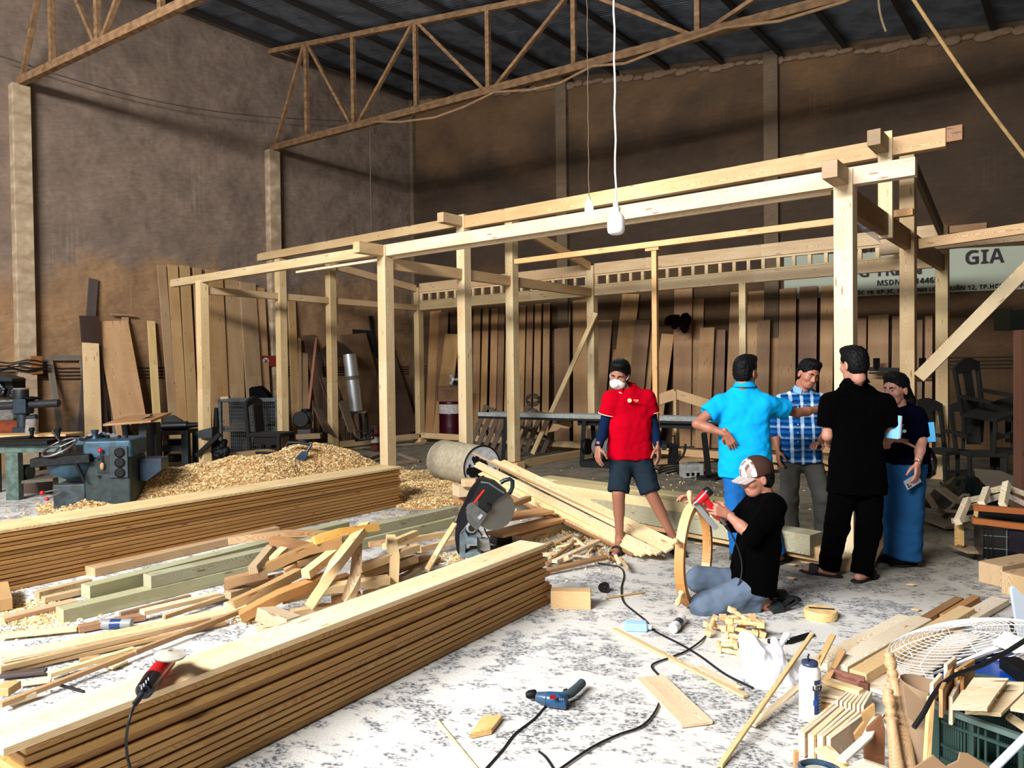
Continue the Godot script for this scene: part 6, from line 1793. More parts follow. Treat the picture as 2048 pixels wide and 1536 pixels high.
	part(dr, "trigger", mb(Color(0.05, 0.05, 0.05)).box(D.call(1131, 1381, 0.04), Vector3(0.022, 0.014, 0.012), Basis(Vector3.UP, 0.5)).done(), M.rubber)
	# polisher on the front stack
	var hT := 0.416
	var po := thing("polisher", "red and black angle polisher with a round pad, lying on the front stack", "polisher", "", G(330, 1350, hT))
	part(po, "rear_housing", mb(Color(0.04, 0.045, 0.05)).cyl(D.call(287, 1383, hT + 0.032), D.call(306, 1357, hT + 0.036), 0.030, 0.034, 20, 0.006).done(), M.gloss)
	part(po, "motor_body", mb(Color(0.62, 0.05, 0.10)).cyl(D.call(305, 1358, hT + 0.036), D.call(336, 1320, hT + 0.040), 0.034, 0.031, 20, 0.004).done(), M.gloss)
	part(po, "gear_head", mb(Color(0.30, 0.28, 0.25)).cyl(D.call(334, 1322, hT + 0.04), D.call(345, 1308, hT + 0.045), 0.03, 0.026, 16, 0.005).done(), M.iron)
	part(po, "spindle", mb(Color(0.10, 0.10, 0.10)).cyl(D.call(340, 1311, hT + 0.05), D.call(340, 1311, hT + 0.092), 0.018, 0.02, 14, 0.003).done(), M.iron)
	var pc: Vector3 = D.call(340, 1311, hT + 0.1)
	part(po, "pad", mb(Color(0.72, 0.70, 0.64)).lathe([Vector2(0.02, -0.012), Vector2(0.052, -0.006), Vector2(0.056, 0.0), Vector2(0.055, 0.005), Vector2(0.001, 0.008)], Transform3D(Basis(Vector3(0.2, 0, 1).normalized(), -0.12), pc), 24).done(), M.dusty)
	var gr := mb(Color(0.6, 0.6, 0.58))
	for i in 4: gr.box(D.call(283 + i * 4.5, 1376 - i * 6, hT + 0.066 + i * 0.0015), Vector3(0.004, 0.003, 0.028), Basis(Vector3.UP, 0.5), 0.0)
	part(po, "vent_slots", gr.done(), M.dusty).set_meta("kind", "stuff")
	part(po, "cord_sleeve", mb(Color(0.03, 0.03, 0.03)).tube([D.call(284, 1388, hT + 0.03), D.call(277, 1398, hT + 0.02), D.call(270, 1408, hT + 0.012)], 0.010, 10).done(), M.rubber)
	var pcd := [D.call(270, 1408, hT + 0.012), D.call(263, 1424, hT + 0.008), D.call(256, 1450, hT - 0.02), D.call(252, 1480, hT - 0.10), D.call(254, 1510, 0.25), D.call(262, 1545, 0.2)]
	part(po, "cord", mb(Color(0.42, 0.38, 0.33)).tube(pcd, 0.005, 7).done(), M.rubber)
	# glue tube, bottles, tape
	var tube_ := func(label: String, cat: String, a: Vector3, b: Vector3, r: float, body: Color, band: Color, neck: float) -> void:
		var t := thing("glue_tube" if neck < 0.5 else "small_bottle", label, cat, "", Vector3(a.x, 0, a.z))
		var y := (b - a).normalized(); var x := y.cross(Vector3.UP).normalized(); var xf := Transform3D(Basis(x, y, x.cross(y)), a)
		var l := a.distance_to(b)
		part(t, "body", mb(body).lathe([Vector2(r * 0.85, 0), Vector2(r, 0.006), Vector2(r, l * 0.86), Vector2(r * 0.8, l * 0.95), Vector2(r * 0.4, l)], xf, 18).done(), M.gloss)
		part(t, "label_band", mb(band).lathe([Vector2(r * 1.01, l * 0.30), Vector2(r * 1.01, l * 0.62)], xf, 18, false).done(), M.gloss)
		part(t, "cap", mb(Color(0.88, 0.88, 0.86)).lathe([Vector2(r * 0.42, l), Vector2(r * 0.42, l + r * 0.8), Vector2(r * 0.3, l + r * 0.9)], xf, 14).done(), M.gloss)
	tube_.call("blue and grey glue tube lying beside the lowest greenish timber", "glue tube", G(264, 1247, 0.03), G(196, 1249, 0.03), 0.030, Color(0.52, 0.52, 0.50), Color(0.12, 0.22, 0.40), 0.3)
	var bo := thing("flat_bottle", "pale blue flat bottle lying on the floor before the wheel rim", "bottle", "", G(1272, 1252))
	part(bo, "body", mb(Color(0.62, 0.80, 0.88)).box(G(1272, 1252, 0.025), Vector3(0.135, 0.05, 0.085), Basis(Vector3.UP, -0.1), 0.02).done(), M.gloss)
	part(bo, "neck", mb(Color(0.86, 0.90, 0.92)).cyl(G(1292, 1253, 0.025), G(1304, 1255, 0.025), 0.016, 0.014, 14, 0.003).done(), M.gloss)
	tube_.call("white bottle with a dark printed label lying by the kneeling man's knee", "bottle", G(1346, 1258, 0.030), G(1366, 1236, 0.030), 0.029, Color(0.86, 0.85, 0.84), Color(0.16, 0.18, 0.24), 0.8)
	var tp := thing("tape_measure", "black tape measure lying beside the square end block", "tape measure", "", G(1208, 1182))
	var tpo := PackedVector2Array()
	for i in 14:
		var a := TAU * i / 14.0
		tpo.append(Vector2(0.036 * cos(a), 0.034 * sin(a) + 0.034))
	tpo[11] = Vector2(0.012, 0.0); tpo[12] = Vector2(0.038, 0.0); tpo[10] = Vector2(-0.014, 0.0)
	part(tp, "case", mb(Color(0.03, 0.03, 0.035)).prism(tpo, 0.04, Transform3D(Basis(Vector3.UP, -0.5), G(1208, 1184)), true).done(), M.gloss)
	part(tp, "grip_band", mb(Color(0.10, 0.10, 0.11)).cyl(G(1208, 1184) + Vector3(0.01, 0.036, 0.018), G(1208, 1184) + Vector3(0.016, 0.036, 0.028), 0.02, -1, 14, 0.002).done(), M.rubber)
	# turned spindles heaped by the knee
	var K := func(x: float, y: float, h: float) -> Vector3: return G(1250 + x / 4.096, 1161 + y / 4.096, h)
	var sp := [
		[820, 325, 0.085, 1150, 365, 0.085, "turned spindle lying topmost across the heap, level"], [860, 232, 0.07, 1010, 330, 0.10, "turned spindle slanting down from the back of the heap"],
		[770, 305, 0.045, 1075, 300, 0.055, "turned spindle at the back of the heap, half under others"], [650, 355, 0.02, 840, 400, 0.03, "turned spindle on the heap's left side, nearest the knee"],
		[740, 300, 0.07, 680, 440, 0.03, "turned spindle leaning forward on the heap's left"], [840, 385, 0.05, 1090, 440, 0.02, "turned spindle beneath the topmost one, sloping right"],
		[820, 440, 0.02, 985, 475, 0.02, "turned spindle lying on the floor before the heap"], [870, 490, 0.03, 1000, 560, 0.02, "short turned spindle pointing towards the white sack"],
		[750, 560, 0.018, 960, 600, 0.018, "turned spindle foremost in front of the heap"], [745, 525, 0.03, 930, 530, 0.045, "turned spindle resting over the foremost one"],
		[1090, 330, 0.03, 1130, 450, 0.02, "turned spindle at the right end of the heap, pointing at the viewer"], [930, 400, 0.02, 1010, 345, 0.05, "turned spindle buried in the middle of the heap"]]
	for q in sp:
		var a: Vector3 = K.call(q[0], q[1], q[2]); var b: Vector3 = K.call(q[3], q[4], q[5])
		var mid := (a + b) * 0.5
		var o := solid("turned_spindle", q[6], "spindle", spindle(a - mid, b - mid, 0.034, tone(Color(0.93, 0.80, 0.60))).done(), M.pine, "turned spindles by the kneeling man")
		o.position = mid
	# slotted disc
	var sd := thing("slotted_disc", "round pale wooden disc with a dark slot across its top, on the floor", "wooden disc", "", G(1641, 1234))
	var cc := G(1641, 1235)
	part(sd, "disc", mb(Color(0.93, 0.82, 0.58)).lathe([Vector2(0.094, 0), Vector2(0.098, 0.004), Vector2(0.098, 0.048), Vector2(0.094, 0.052)], Transform3D(Basis.IDENTITY, cc), 36).done(), M.pine)
	part(sd, "slot", mb(Color(0.07, 0.06, 0.06)).box(cc + Vector3(0.012, 0.0525, -0.012), Vector3(0.15, 0.002, 0.022), Basis(Vector3.UP, -0.28), 0.0).done(), M.rubber)
	# white plastic sack tied at the neck
	var sk := thing("plastic_sack", "white plastic sack tied in a knot, slumped in front of the glue bottle", "sack", "", G(1550, 1400))
	var fs := Field.new(0.009)
	var sz := 3.72
	for q in [[1498, 1290, 0.045, 0.05], [1515, 1325, 0.07, 0.0], [1545, 1330, 0.08, 0.02], [1530, 1372, 0.09, -0.05], [1568, 1372, 0.09, 0.0], [1590, 1360, 0.06, 0.05], [1540, 1395, 0.08, -0.12], [1575, 1400, 0.075, -0.1], [1520, 1418, 0.06, -0.2], [1562, 1425, 0.06, -0.22], [1505, 1390, 0.055, -0.08], [1590, 1395, 0.06, -0.05]]:
		var p := AT(q[0], q[1], sz + q[3])
		fs.ell(p, Basis.IDENTITY, Vector3(q[2], q[2], q[2]), 0.06)
	fs.cap(AT(1540, 1330, sz), AT(1554, 1295, sz + 0.03), 0.05, 0.016, 0.04)
	fs.cap(AT(1554, 1295, sz + 0.03), AT(1548, 1280, sz + 0.03), 0.014, 0.02, 0.01); fs.cap(AT(1556, 1294, sz + 0.03), AT(1574, 1272, sz + 0.03), 0.012, 0.024, 0.01, Vector3.BACK, 0.4); fs.cap(AT(1490, 1275, sz + 0.05), AT(1510, 1310, sz), 0.03, 0.06, 0.04)
	var fm := mb(); fs.build(fm, flat_tint(Color(0.86, 0.86, 0.87)), 0.012, fold_noise)
	part(sk, "sack", fm.done(), M.gloss)
	var tie := []
	for i in 13: tie.append(AT(1553, 1297, sz + 0.03) + Vector3(cos(TAU * i / 12.0) * 0.02, 0.004 * sin(i * 2.0), sin(TAU * i / 12.0) * 0.02))
	part(sk, "tie", mb(Color(0.75, 0.75, 0.76)).tube(tie, 0.005, 6).done(), M.gloss)
	var bar := thing("scraper", "black flat scraper lying behind the white sack", "scraper", "", G(1590, 1285))
	part(bar, "blade", mb(Color(0.05, 0.05, 0.055)).bar(G(1572, 1284, 0.01), G(1624, 1268, 0.01), 0.05, 0.008, Vector3.UP).done(), M.iron)
	part(bar, "handle", mb(Color(0.04, 0.04, 0.04)).cyl(G(1535, 1282, 0.014), G(1574, 1284, 0.014), 0.012, 0.014, 10, 0.003).done(), M.rubber)
	# glue bottle with its printing
	var gb := thing("glue_bottle", "upright white glue bottle with a blue printed label and cut-off nozzle", "glue bottle", "", G(1620, 1436))
	var gp := G(1620, 1436)
	part(gb, "body", mb(Color(0.90, 0.88, 0.82)).lathe([Vector2(0.043, 0), Vector2(0.046, 0.004), Vector2(0.046, 0.205), Vector2(0.042, 0.222), Vector2(0.034, 0.235), Vector2(0.033, 0.25)], Transform3D(Basis.IDENTITY, gp), 28).done(), M.gloss)
	part(gb, "neck_ring", mb(Color(0.20, 0.24, 0.34)).lathe([Vector2(0.034, 0.236), Vector2(0.036, 0.243), Vector2(0.034, 0.252), Vector2(0.02, 0.253)], Transform3D(Basis.IDENTITY, gp), 24).done(), M.gloss)
	part(gb, "nozzle", mb(Color(0.08, 0.08, 0.08)).tube([gp + Vector3(-0.004, 0.25, 0), gp + Vector3(-0.008, 0.272, 0), gp + Vector3(-0.003, 0.285, 0)], 0.004, 6).done(), M.rubber)
	var wrap := func(a0: float, a1: float, y0: float, y1: float, col: Color, r: float) -> MB:
		var rows := []
		for i in 2:
			var row := []
			for j in 9:
				var a := lerpf(a0, a1, j / 8.0)
				row.append(gp + Vector3(sin(a) * r, y0 if i == 0 else y1, cos(a) * r))
			rows.append(row)
		return mb(col).grid(rows, Vector3(sin((a0 + a1) * 0.5), 0, cos((a0 + a1) * 0.5)))
	part(gb, "label_panel", wrap.call(0.0, 1.15, 0.035, 0.185, Color(0.14, 0.22, 0.40), 0.0466).done(), M.gloss)
	part(gb, "label_plate", wrap.call(-0.15, 0.75, 0.142, 0.165, Color(0.85, 0.84, 0.80), 0.0470).done(), M.gloss)
	var tm := TextMesh.new()
	var sf := SystemFont.new(); sf.font_names = PackedStringArray(["Droid Sans"]); sf.font_weight = 700
	tm.text = "Lity"; tm.font = sf; tm.font_size = 48; tm.depth = 0.002; tm.pixel_size = 0.0006
	var to := MeshInstance3D.new(); to.name = "lettering"; to.mesh = tm; to.material_override = M.rubber
	to.transform = Transform3D(Basis(Vector3.UP, 0.3), gp - gb.position + Vector3(sin(0.3), 0, cos(0.3)) * 0.0475 + Vector3(0, 0.153, 0))
	gb.add_child(to, true)
	part(gb, "label_blot", wrap.call(-0.1, 0.35, 0.075, 0.10, Color(0.10, 0.30, 0.60), 0.0471).done(), M.gloss)
	var ln := mb(Color(0.55, 0.62, 0.72))
	for i in 6:
		var row := []
		for k in 2:
			var r2 := []
			for j in 6:
				var a := lerpf(0.45, 1.05, j / 5.0)
				r2.append(gp + Vector3(sin(a) * 0.0472, 0.12 - i * 0.014 - k * 0.004, cos(a) * 0.0472))
			row.append(r2)
		ln.grid(row, Vector3(0.7, 0, 0.7))
	part(gb, "small_print", ln.done(), M.gloss).set_meta("kind", "stuff")

func make_saw() -> void:
	# drop saw with its head raised
	var z := 6.2
	var s := thing("drop_saw", "black and grey drop saw with a raised round blade, behind the front stack", "saw", "", G(950, 1108))
	var C7 := func(pts: Array) -> Array: return crop_pts(860, 860, 5.907, pts)
	part(s, "dust_guard", pxslab(C7.call([[585, 560], [640, 548], [600, 600], [540, 720], [455, 860], [420, 930], [430, 1010], [455, 1075], [400, 1150], [355, 1210], [350, 1460], [322, 1400], [302, 1260], [308, 1100], [345, 960], [400, 860], [470, 700]]), z + 0.02, 0.14, Color(0.045, 0.047, 0.05), true).done(), M.gloss)
	part(s, "upper_guard", pxslab(C7.call([[600, 575], [640, 560], [760, 600], [900, 715], [885, 750], [820, 790], [760, 850], [700, 935], [640, 1040], [560, 1180], [500, 1130], [440, 1050], [425, 940], [450, 870], [510, 780], [560, 680]]), z - 0.04, 0.10, Color(0.075, 0.085, 0.09), true).done(), M.gloss)
	part(s, "guard_rim", mb(Color(0.55, 0.57, 0.58)).tube([AT(860 + 600 / 5.907, 860 + 615 / 5.907, z - 0.095), AT(860 + 690 / 5.907, 860 + 625 / 5.907, z - 0.095), AT(860 + 790 / 5.907, 860 + 690 / 5.907, z - 0.095), AT(860 + 880 / 5.907, 860 + 745 / 5.907, z - 0.095)], 0.008, 8).done(), M.metal)
	part(s, "dusty_housing", pxslab(C7.call([[445, 880], [505, 850], [560, 900], [640, 960], [680, 985], [600, 1110], [555, 1185], [500, 1135], [440, 1050], [430, 960]]), z - 0.10, 0.03, Color(0.34, 0.34, 0.33), true).done(), M.dusty)
	var bc := AT(860 + 705 / 5.907 + 3, 860 + 935 / 5.907, z - 0.075)
	var teeth := PackedVector2Array()
	for i in 144:
		var a := TAU * i / 144.0
		var r := 0.1775 if i % 2 else 0.1725
		teeth.append(Vector2(cos(a), sin(a)) * r)
	part(s, "blade", mb(Color(0.50, 0.49, 0.46)).prism(teeth, 0.003, Transform3D(Basis(Vector3.UP, 0.18), bc + Vector3(0.022, 0, -0.01))).done(), M.metal)
	part(s, "hub", mb(Color(0.06, 0.06, 0.065)).cyl(bc + Vector3(-0.03, 0.02, 0.0), bc + Vector3(-0.03, 0.02, 0.05), 0.036, -1, 20, 0.006).done(), M.gloss)
	part(s, "hub_bolt", mb(Color(0.2, 0.2, 0.2)).cyl(bc + Vector3(-0.03, 0.02, 0.05), bc + Vector3(-0.03, 0.02, 0.06), 0.014, -1, 6).done(), M.metal)
	part(s, "red_badge", pxslab(C7.call([[630, 700], [650, 712], [528, 868], [506, 856]]), z - 0.0945, 0.006, Color(0.72, 0.15, 0.12)).done(), M.gloss)
	part(s, "small_badge", pxslab(C7.call([[600, 990], [630, 1010], [590, 1060], [560, 1035]]), z - 0.119, 0.004, Color(0.6, 0.62, 0.62)).done(), M.gloss)
	part(s, "handle", mb(Color(0.05, 0.12, 0.14)).tube([AT(1001, 966, z), AT(1008, 961, z), AT(1020, 958, z), AT(1025, 962, z), AT(1025, 974, z), AT(1021, 984, z), AT(1015, 991, z)], 0.018, 12).done(), M.gloss)
	part(s, "motor", mb(Color(0.08, 0.09, 0.10)).cyl(AT(975, 1012, z - 0.02), AT(965, 1008, z + 0.22), 0.07, 0.065, 20, 0.01).done(), M.gloss)
	var b := func(x: float, y: float, dz: float) -> Vector3: return AT(860 + x / 5.907, 860 + y / 5.907, z + dz)
	part(s, "pivot", mb(Color(0.55, 0.57, 0.56)).cyl(b.call(490, 1160, -0.06), b.call(490, 1160, 0.08), 0.045, -1, 18, 0.006).done(), M.dusty)
	part(s, "pivot_ring", mb(Color(0.3, 0.3, 0.3)).cyl(b.call(490, 1160, -0.065), b.call(490, 1160, -0.06), 0.028, -1, 16).done(), M.iron)
	part(s, "swing_arm", pxslab(C7.call([[470, 1120], [540, 1140], [620, 1250], [560, 1290], [470, 1240]]), z, 0.08, Color(0.42, 0.44, 0.44)).done(), M.dusty)
	part(s, "base", pxslab(C7.call([[360, 1240], [420, 1170], [460, 1240], [560, 1260], [560, 1330], [425, 1320], [420, 1430], [560, 1400], [610, 1440], [450, 1490], [362, 1490]]), z - 0.05, 0.16, Color(0.46, 0.53, 0.56)).done(), M.dusty)
	part(s, "vise", pxslab(C7.call([[560, 1270], [700, 1290], [715, 1400], [640, 1420], [560, 1370]]), z - 0.02, 0.10, Color(0.50, 0.50, 0.48)).done(), M.dusty)
	part(s, "foot_plate", mb(Color(0.14, 0.16, 0.17)).box(Vector3(bc.x - 0.02, 0.015, -z - 0.1), Vector3(0.36, 0.03, 0.28)).done(), M.iron)
	part(s, "cord", mb(Color(0.03, 0.03, 0.03)).tube([b.call(640, 1160, 0.02), b.call(670, 1230, 0.02), b.call(720, 1310, 0.0), b.call(750, 1350, 0.0)], 0.006, 6).done(), M.rubber)
	# drum lying on its side
	var dd := thing("lying_drum", "pale dusty steel drum lying on its side, with a torn sooty lid", "drum", "", Vector3(AT(935, 960, 10.2).x, 0, -10.2))
	var a0 := AT(888, 921, 10.6); var a1 := AT(965, 932, 9.75)
	a0.y = 0.285; a1.y = 0.285
	var y := (a1 - a0).normalized(); var x := y.cross(Vector3.UP).normalized(); var xf := Transform3D(Basis(x, y, x.cross(y)), a0)
	var l := a0.distance_to(a1)
	part(dd, "shell", mb(Color(0.70, 0.66, 0.56)).lathe([Vector2(0.02, 0.01), Vector2(0.27, 0.012), Vector2(0.285, 0), Vector2(0.288, 0.012), Vector2(0.278, 0.03), Vector2(0.278, l * 0.34), Vector2(0.286, l * 0.35), Vector2(0.278, l * 0.36), Vector2(0.278, l * 0.65), Vector2(0.286, l * 0.66), Vector2(0.278, l * 0.67), Vector2(0.278, l - 0.03), Vector2(0.288, l - 0.01), Vector2(0.286, l)], xf, 40, false).done(), M.dusty)
	part(dd, "rim", mb(Color(0.16, 0.15, 0.14)).lathe([Vector2(0.287, l - 0.012), Vector2(0.290, l - 0.004), Vector2(0.284, l + 0.002), Vector2(0.27, l - 0.01)], xf, 40, false).done(), M.iron)
	part(dd, "lid", mb(Color(0.74, 0.74, 0.74)).lathe([Vector2(0.001, l - 0.02), Vector2(0.275, l - 0.018)], xf, 40, false).done(), M.dusty)
	var sr := RandomNumberGenerator.new(); sr.seed = 4
	var sh := mb(Color(0.07, 0.06, 0.055))
	for i in 26:
		var q := Vector2(sr.randfn(0.02, 0.10), sr.randfn(0.0, 0.085))
		if q.length() > 0.21: continue
		var rr := sr.randf_range(0.02, 0.075)
		var pl := PackedVector2Array()
		for k in 9: pl.append(q + Vector2(cos(TAU * k / 9.0), sin(TAU * k / 9.0)) * rr * sr.randf_range(0.6, 1.2))
		var t := Transform3D(Basis(x, -(x.cross(y)), y), a0 + y * (l - 0.016 + 0.0003 * i))
		sh.prism(pl, 0.001, t)
	part(dd, "soot", sh.done(), M.rubber, "torn sooty hole in the lid")

func make_shavings() -> void:
	var bumps := [[-3.05, 10.7, 0.47, 0.72], [-3.9, 9.9, 0.36, 0.8], [-2.35, 10.9, 0.28, 0.6], [-4.6, 9.3, 0.30, 0.6], [-3.2, 9.7, 0.26, 0.6], [-1.35, 9.6, 0.10, 0.7], [-1.0, 10.9, 0.10, 0.6], [-4.9, 8.7, 0.18, 0.5], [-2.1, 9.9, 0.12, 0.5], [-0.9, 8.7, 0.06, 0.5]]
	var hf := func(x: float, zz: float) -> float:
		var h: float = -0.02
		for b in bumps:
			var d: float = ((x - b[0]) * (x - b[0]) + (zz - b[1]) * (zz - b[1])) / (b[3] * b[3])
			h += b[2] * exp(-d * 1.4)
		return h + fold_noise.get_noise_2d(x * 60.0, zz * 60.0) * 0.03
	var pile := thing("shavings_pile", "big heap of yellow planer shavings between the machines and the far stack", "shavings", "", Vector3(-3, 0, -10), "stuff")
	var rows := []
	for i in 56:
		var row := []
		for j in 72:
			var x := lerpf(-5.9, 0.2, j / 71.0); var zz := lerpf(12.2, 7.9, i / 55.0)
			row.append(Vector3(x, hf.call(x, zz), -zz))
		rows.append(row)
	var mo := part(pile, "mound", mb(Color(0.74, 0.56, 0.34)).grid(rows, Vector3.UP).done(), M.dusty)
	mo.set_meta("kind", "stuff")
	var chip := mb()
	var pts := []
	for i in 5: pts.append(Vector3(cos(i * 0.75) * 0.012, sin(i * 0.75) * 0.012, i * 0.006 - 0.012))
	chip.bent(pts, 0.011, 0.0008, Vector3(0.3, 0.2, 1))
	var cm := chip.done()
	var mm := MultiMesh.new()
	mm.transform_format = MultiMesh.TRANSFORM_3D
	mm.use_colors = true
	mm.mesh = cm
	var r := RandomNumberGenerator.new(); r.seed = 9
	var xf := []; var cl := []
	while xf.size() < 60000:
		var x := r.randf_range(-5.9, 0.2); var zz := r.randf_range(7.9, 12.2)
		var h: float = hf.call(x, zz)
		if h < 0.004 and r.randf() < 0.985: continue
		var b := Basis(Vector3(r.randfn(), r.randfn(), r.randfn()).normalized(), r.randf() * TAU).scaled(Vector3.ONE * r.randf_range(0.5, 1.15))
		xf.append(Transform3D(b, Vector3(x, maxf(h, 0.0) + 0.008, -zz)))
		cl.append([Color(0.86, 0.74, 0.50), Color(0.78, 0.64, 0.42), Color(0.92, 0.83, 0.62), Color(0.66, 0.52, 0.34)][r.randi() % 4])
	# a sprinkling of chips and dust at the left and round the saw
	for q in [[60, 1232, 90, 34, 1500], [930, 1120, 60, 14, 500], [1150, 1090, 130, 40, 900], [1290, 1075, 80, 18, 300], [1330, 1000, 260, 60, 500], [500, 1240, 60, 12, 200]]:
		for i in q[4]:
			var p := G(q[0] + r.randfn() * q[2] * 0.5, q[1] + r.randfn() * q[3] * 0.5)
			xf.append(Transform3D(Basis(Vector3(r.randfn(), r.randfn(), r.randfn()).normalized(), r.randf() * TAU).scaled(Vector3.ONE * r.randf_range(0.4, 0.9)), p + Vector3(0, 0.006, 0)))
			cl.append([Color(0.93, 0.83, 0.60), Color(0.88, 0.74, 0.50), Color(0.95, 0.88, 0.70)][r.randi() % 3])
	mm.instance_count = xf.size()
	for i in xf.size():
		mm.set_instance_transform(i, xf[i])
		mm.set_instance_color(i, (cl[i] as Color).srgb_to_linear())
	var mi := MultiMeshInstance3D.new()
	mi.name = "shavings"
	mi.multimesh = mm
	mi.material_override = M.plain
	mi.set_meta("kind", "stuff")
	pile.add_child(mi)
	mi.position = -pile.position
	# shovel stuck in the heap
	var sv := thing("shovel", "blue shovel with a D handle stuck in the shavings heap", "shovel", "", AT(600, 920, 10.3))
	var S := func(px: float, py: float, dz: float) -> Vector3: return AT(px, py, 10.25 + dz)
	part(sv, "blade", pxslab([[575, 931], [586, 921], [604, 902], [617, 905], [612, 918], [600, 929]], 10.22, 0.012, Color(0.12, 0.20, 0.26)).done(), M.gloss)
	part(sv, "shaft", mb(Color(0.10, 0.18, 0.22)).cyl(S.call(608, 912, 0), S.call(623, 889, 0.05), 0.022, 0.02, 10).done(), M.gloss)
	part(sv, "grip", mb(Color(0.05, 0.06, 0.07)).tube([S.call(624, 890, 0.05), S.call(600, 885, 0.05), S.call(577, 885, 0.05), S.call(572, 893, 0.05)], 0.022, 10).done(), M.rubber)
# ---------------------------------------------------------------- clutter at the lower right and right edge
func flat_poly(px: Array, h: float, t: float, c: Color) -> MB:  # a flat piece lying at the level h, outline in pixels
	var poly := PackedVector2Array()
	for p in px:
		var w := G(p[0], p[1], h)
		poly.append(Vector2(w.x, w.z))
	return mb(tone(c, 0.03)).prism(poly, t, Transform3D(Basis(Vector3.RIGHT, Vector3.BACK, Vector3.DOWN), Vector3(0, h - t * 0.5, 0)))

func stick(called: String, label: String, cat: String, group: String, a: Vector3, b: Vector3, w: float, t: float, c: Color, up := Vector3.UP) -> void:
	plank(called, label, cat, group, a, b, w, t, c, up)

func make_right() -> void:
	var W := Color(0.93, 0.89, 0.80); var A := Color(0.76, 0.61, 0.42); var BR := Color(0.42, 0.27, 0.20)
	var R := func(x: float, y: float, h: float) -> Vector3: return G(1640 + x / 3.113, 1150 + y / 3.113, h)
	var a5 := func(x: float, y: float, h: float) -> Vector3: return G(1570 + x / 4.858, 1340 + y / 4.858, h)
	var lb := [
		[-10, 560, 540, 270, 0.018, 0.10, 0.035, W, "flat pale board with a dark edge, leftmost of the long boards by the wire guard"],
		[110, 600, 640, 300, 0.038, 0.10, 0.075, W, "pale long beam in the middle of the boards by the wire guard"],
		[235, 648, 915, 235, 0.038, 0.085, 0.075, Color(0.88, 0.77, 0.58), "long beam with an amber side, beside the wire guard"],
		[640, 290, 868, 155, 0.03, 0.055, 0.04, Color(0.62, 0.48, 0.32), "brown edged batten at the far left end of the long boards"],
		[770, 270, 972, 148, 0.03, 0.05, 0.045, Color(0.72, 0.56, 0.38), "brown edged batten at the far middle of the long boards"],
		[920, 275, 1122, 160, 0.025, 0.10, 0.04, W, "pale notched board at the far right end of the long boards"],
		[360, 730, 930, 370, 0.012, 0.13, 0.02, W, "wide pale board lying flat under the wire guard"]]
	for q in lb: plank("long_board", q[8], "board", "long boards by the wire guard", R.call(q[0], q[1], q[4]), R.call(q[2], q[3], q[4]), q[5], q[6], q[7])
	plank("end_board", "reddish brown end board standing across the ends of the long beams", "board", "", R.call(68, 632, 0.04), R.call(280, 690, 0.04), 0.012, 0.085, Color(0.50, 0.33, 0.28))
	# small stock before them
	var sm := [
		[410, 110, 745, 215, 0.10, 0.05, 0.022, Color(0.93, 0.86, 0.66), "yellowish short board on top of the small stock"],
		[720, 215, 820, 240, 0.07, 0.03, 0.10, BR, "dark brown end block at the right of the small stock"],
		[330, 190, 640, 250, 0.075, 0.11, 0.016, W, "pale thin board, upper one of the flat small stock"],
		[330, 240, 620, 300, 0.055, 0.11, 0.016, W, "pale thin board, middle one of the flat small stock"],
		[330, 300, 560, 350, 0.03, 0.12, 0.03, Color(0.86, 0.73, 0.50), "yellow board lowest of the flat small stock"]]
	for q in sm: plank("short_board", q[8], "board", "small stock behind the glue bottle", a5.call(q[0], q[1], q[4]), a5.call(q[2], q[3], q[4]), q[5], q[6], q[7])
	for i in 7:
		plank("edge_board", "thin board standing on edge in the upper bundle, %s from the left" % nth(i), "board", "boards on edge, upper bundle", a5.call(500 + i * 42, 395 + i * 9, 0.05), a5.call(665 + i * 28, 250 + i * 9, 0.05), 0.013, 0.09, W)
	for i in 8:
		plank("edge_board", "thin board standing on edge in the lower bundle, %s from the left" % nth(i), "board", "boards on edge, lower bundle", a5.call(150 + i * 42 + jit(20), 720 + i * 10 + jit(10), 0.055), a5.call(470 + i * 40 + jit(20), 430 + i * 14, 0.055), 0.015, 0.10, W.lerp(Color(0.86, 0.72, 0.5), rng.randf() * 0.5))
	var pan := [
		[[[745, 420], [862, 325], [868, 440], [690, 705], [668, 620], [765, 500]], 2.95, 0.015, Color(0.72, 0.58, 0.38), "amber panel standing upright beside the lower bundle"],
		[[[800, 560], [930, 430], [965, 560], [960, 920], [770, 870], [765, 700]], 2.80, 0.012, Color(0.50, 0.34, 0.22), "brown panel standing upright behind the rolled strip"],
		[[[90, 790], [125, 780], [128, 960], [85, 960]], 2.75, 0.02, Color(0.80, 0.62, 0.44), "narrow upright batten at the lower edge of the picture"],
		[[[640, 930], [770, 870], [1000, 950], [1000, 1000], [600, 1000]], 2.62, 0.02, W, "pale panel cut off by the picture's lower edge"]]
	for q in pan: solid("upright_board", q[4], "board", pxslab(crop_pts(1570, 1340, 4.858, q[0]), q[1], q[2], q[3]).done(), M.pine, "panels standing at the lower right")
	plank("sloping_board", "yellowish flat board sloping down at the lower edge of the picture", "board", "", a5.call(360, 760, 0.12), a5.call(590, 990, 0.10), 0.07, 0.02, Color(0.93, 0.87, 0.68))
	var strip := [a5.call(545, 880, 0.15), a5.call(680, 760, 0.15), a5.call(800, 650, 0.16), a5.call(860, 520, 0.16), a5.call(935, 420, 0.14)]
	solid("rolled_strip", "whitish curled cardboard strip lying over the panels", "strip", mb(Color(0.82, 0.79, 0.72)).bent(strip, 0.035, 0.008, Vector3(-0.5, 1, 0.3)).done(), M.card)
	var bk := thing("bucket", "blue rimmed bucket just inside the picture's lower edge", "bucket", "", a5.call(330, 960, 0.0))
	var bc := AT(1638, 1536, 2.62); 
	var rim := []
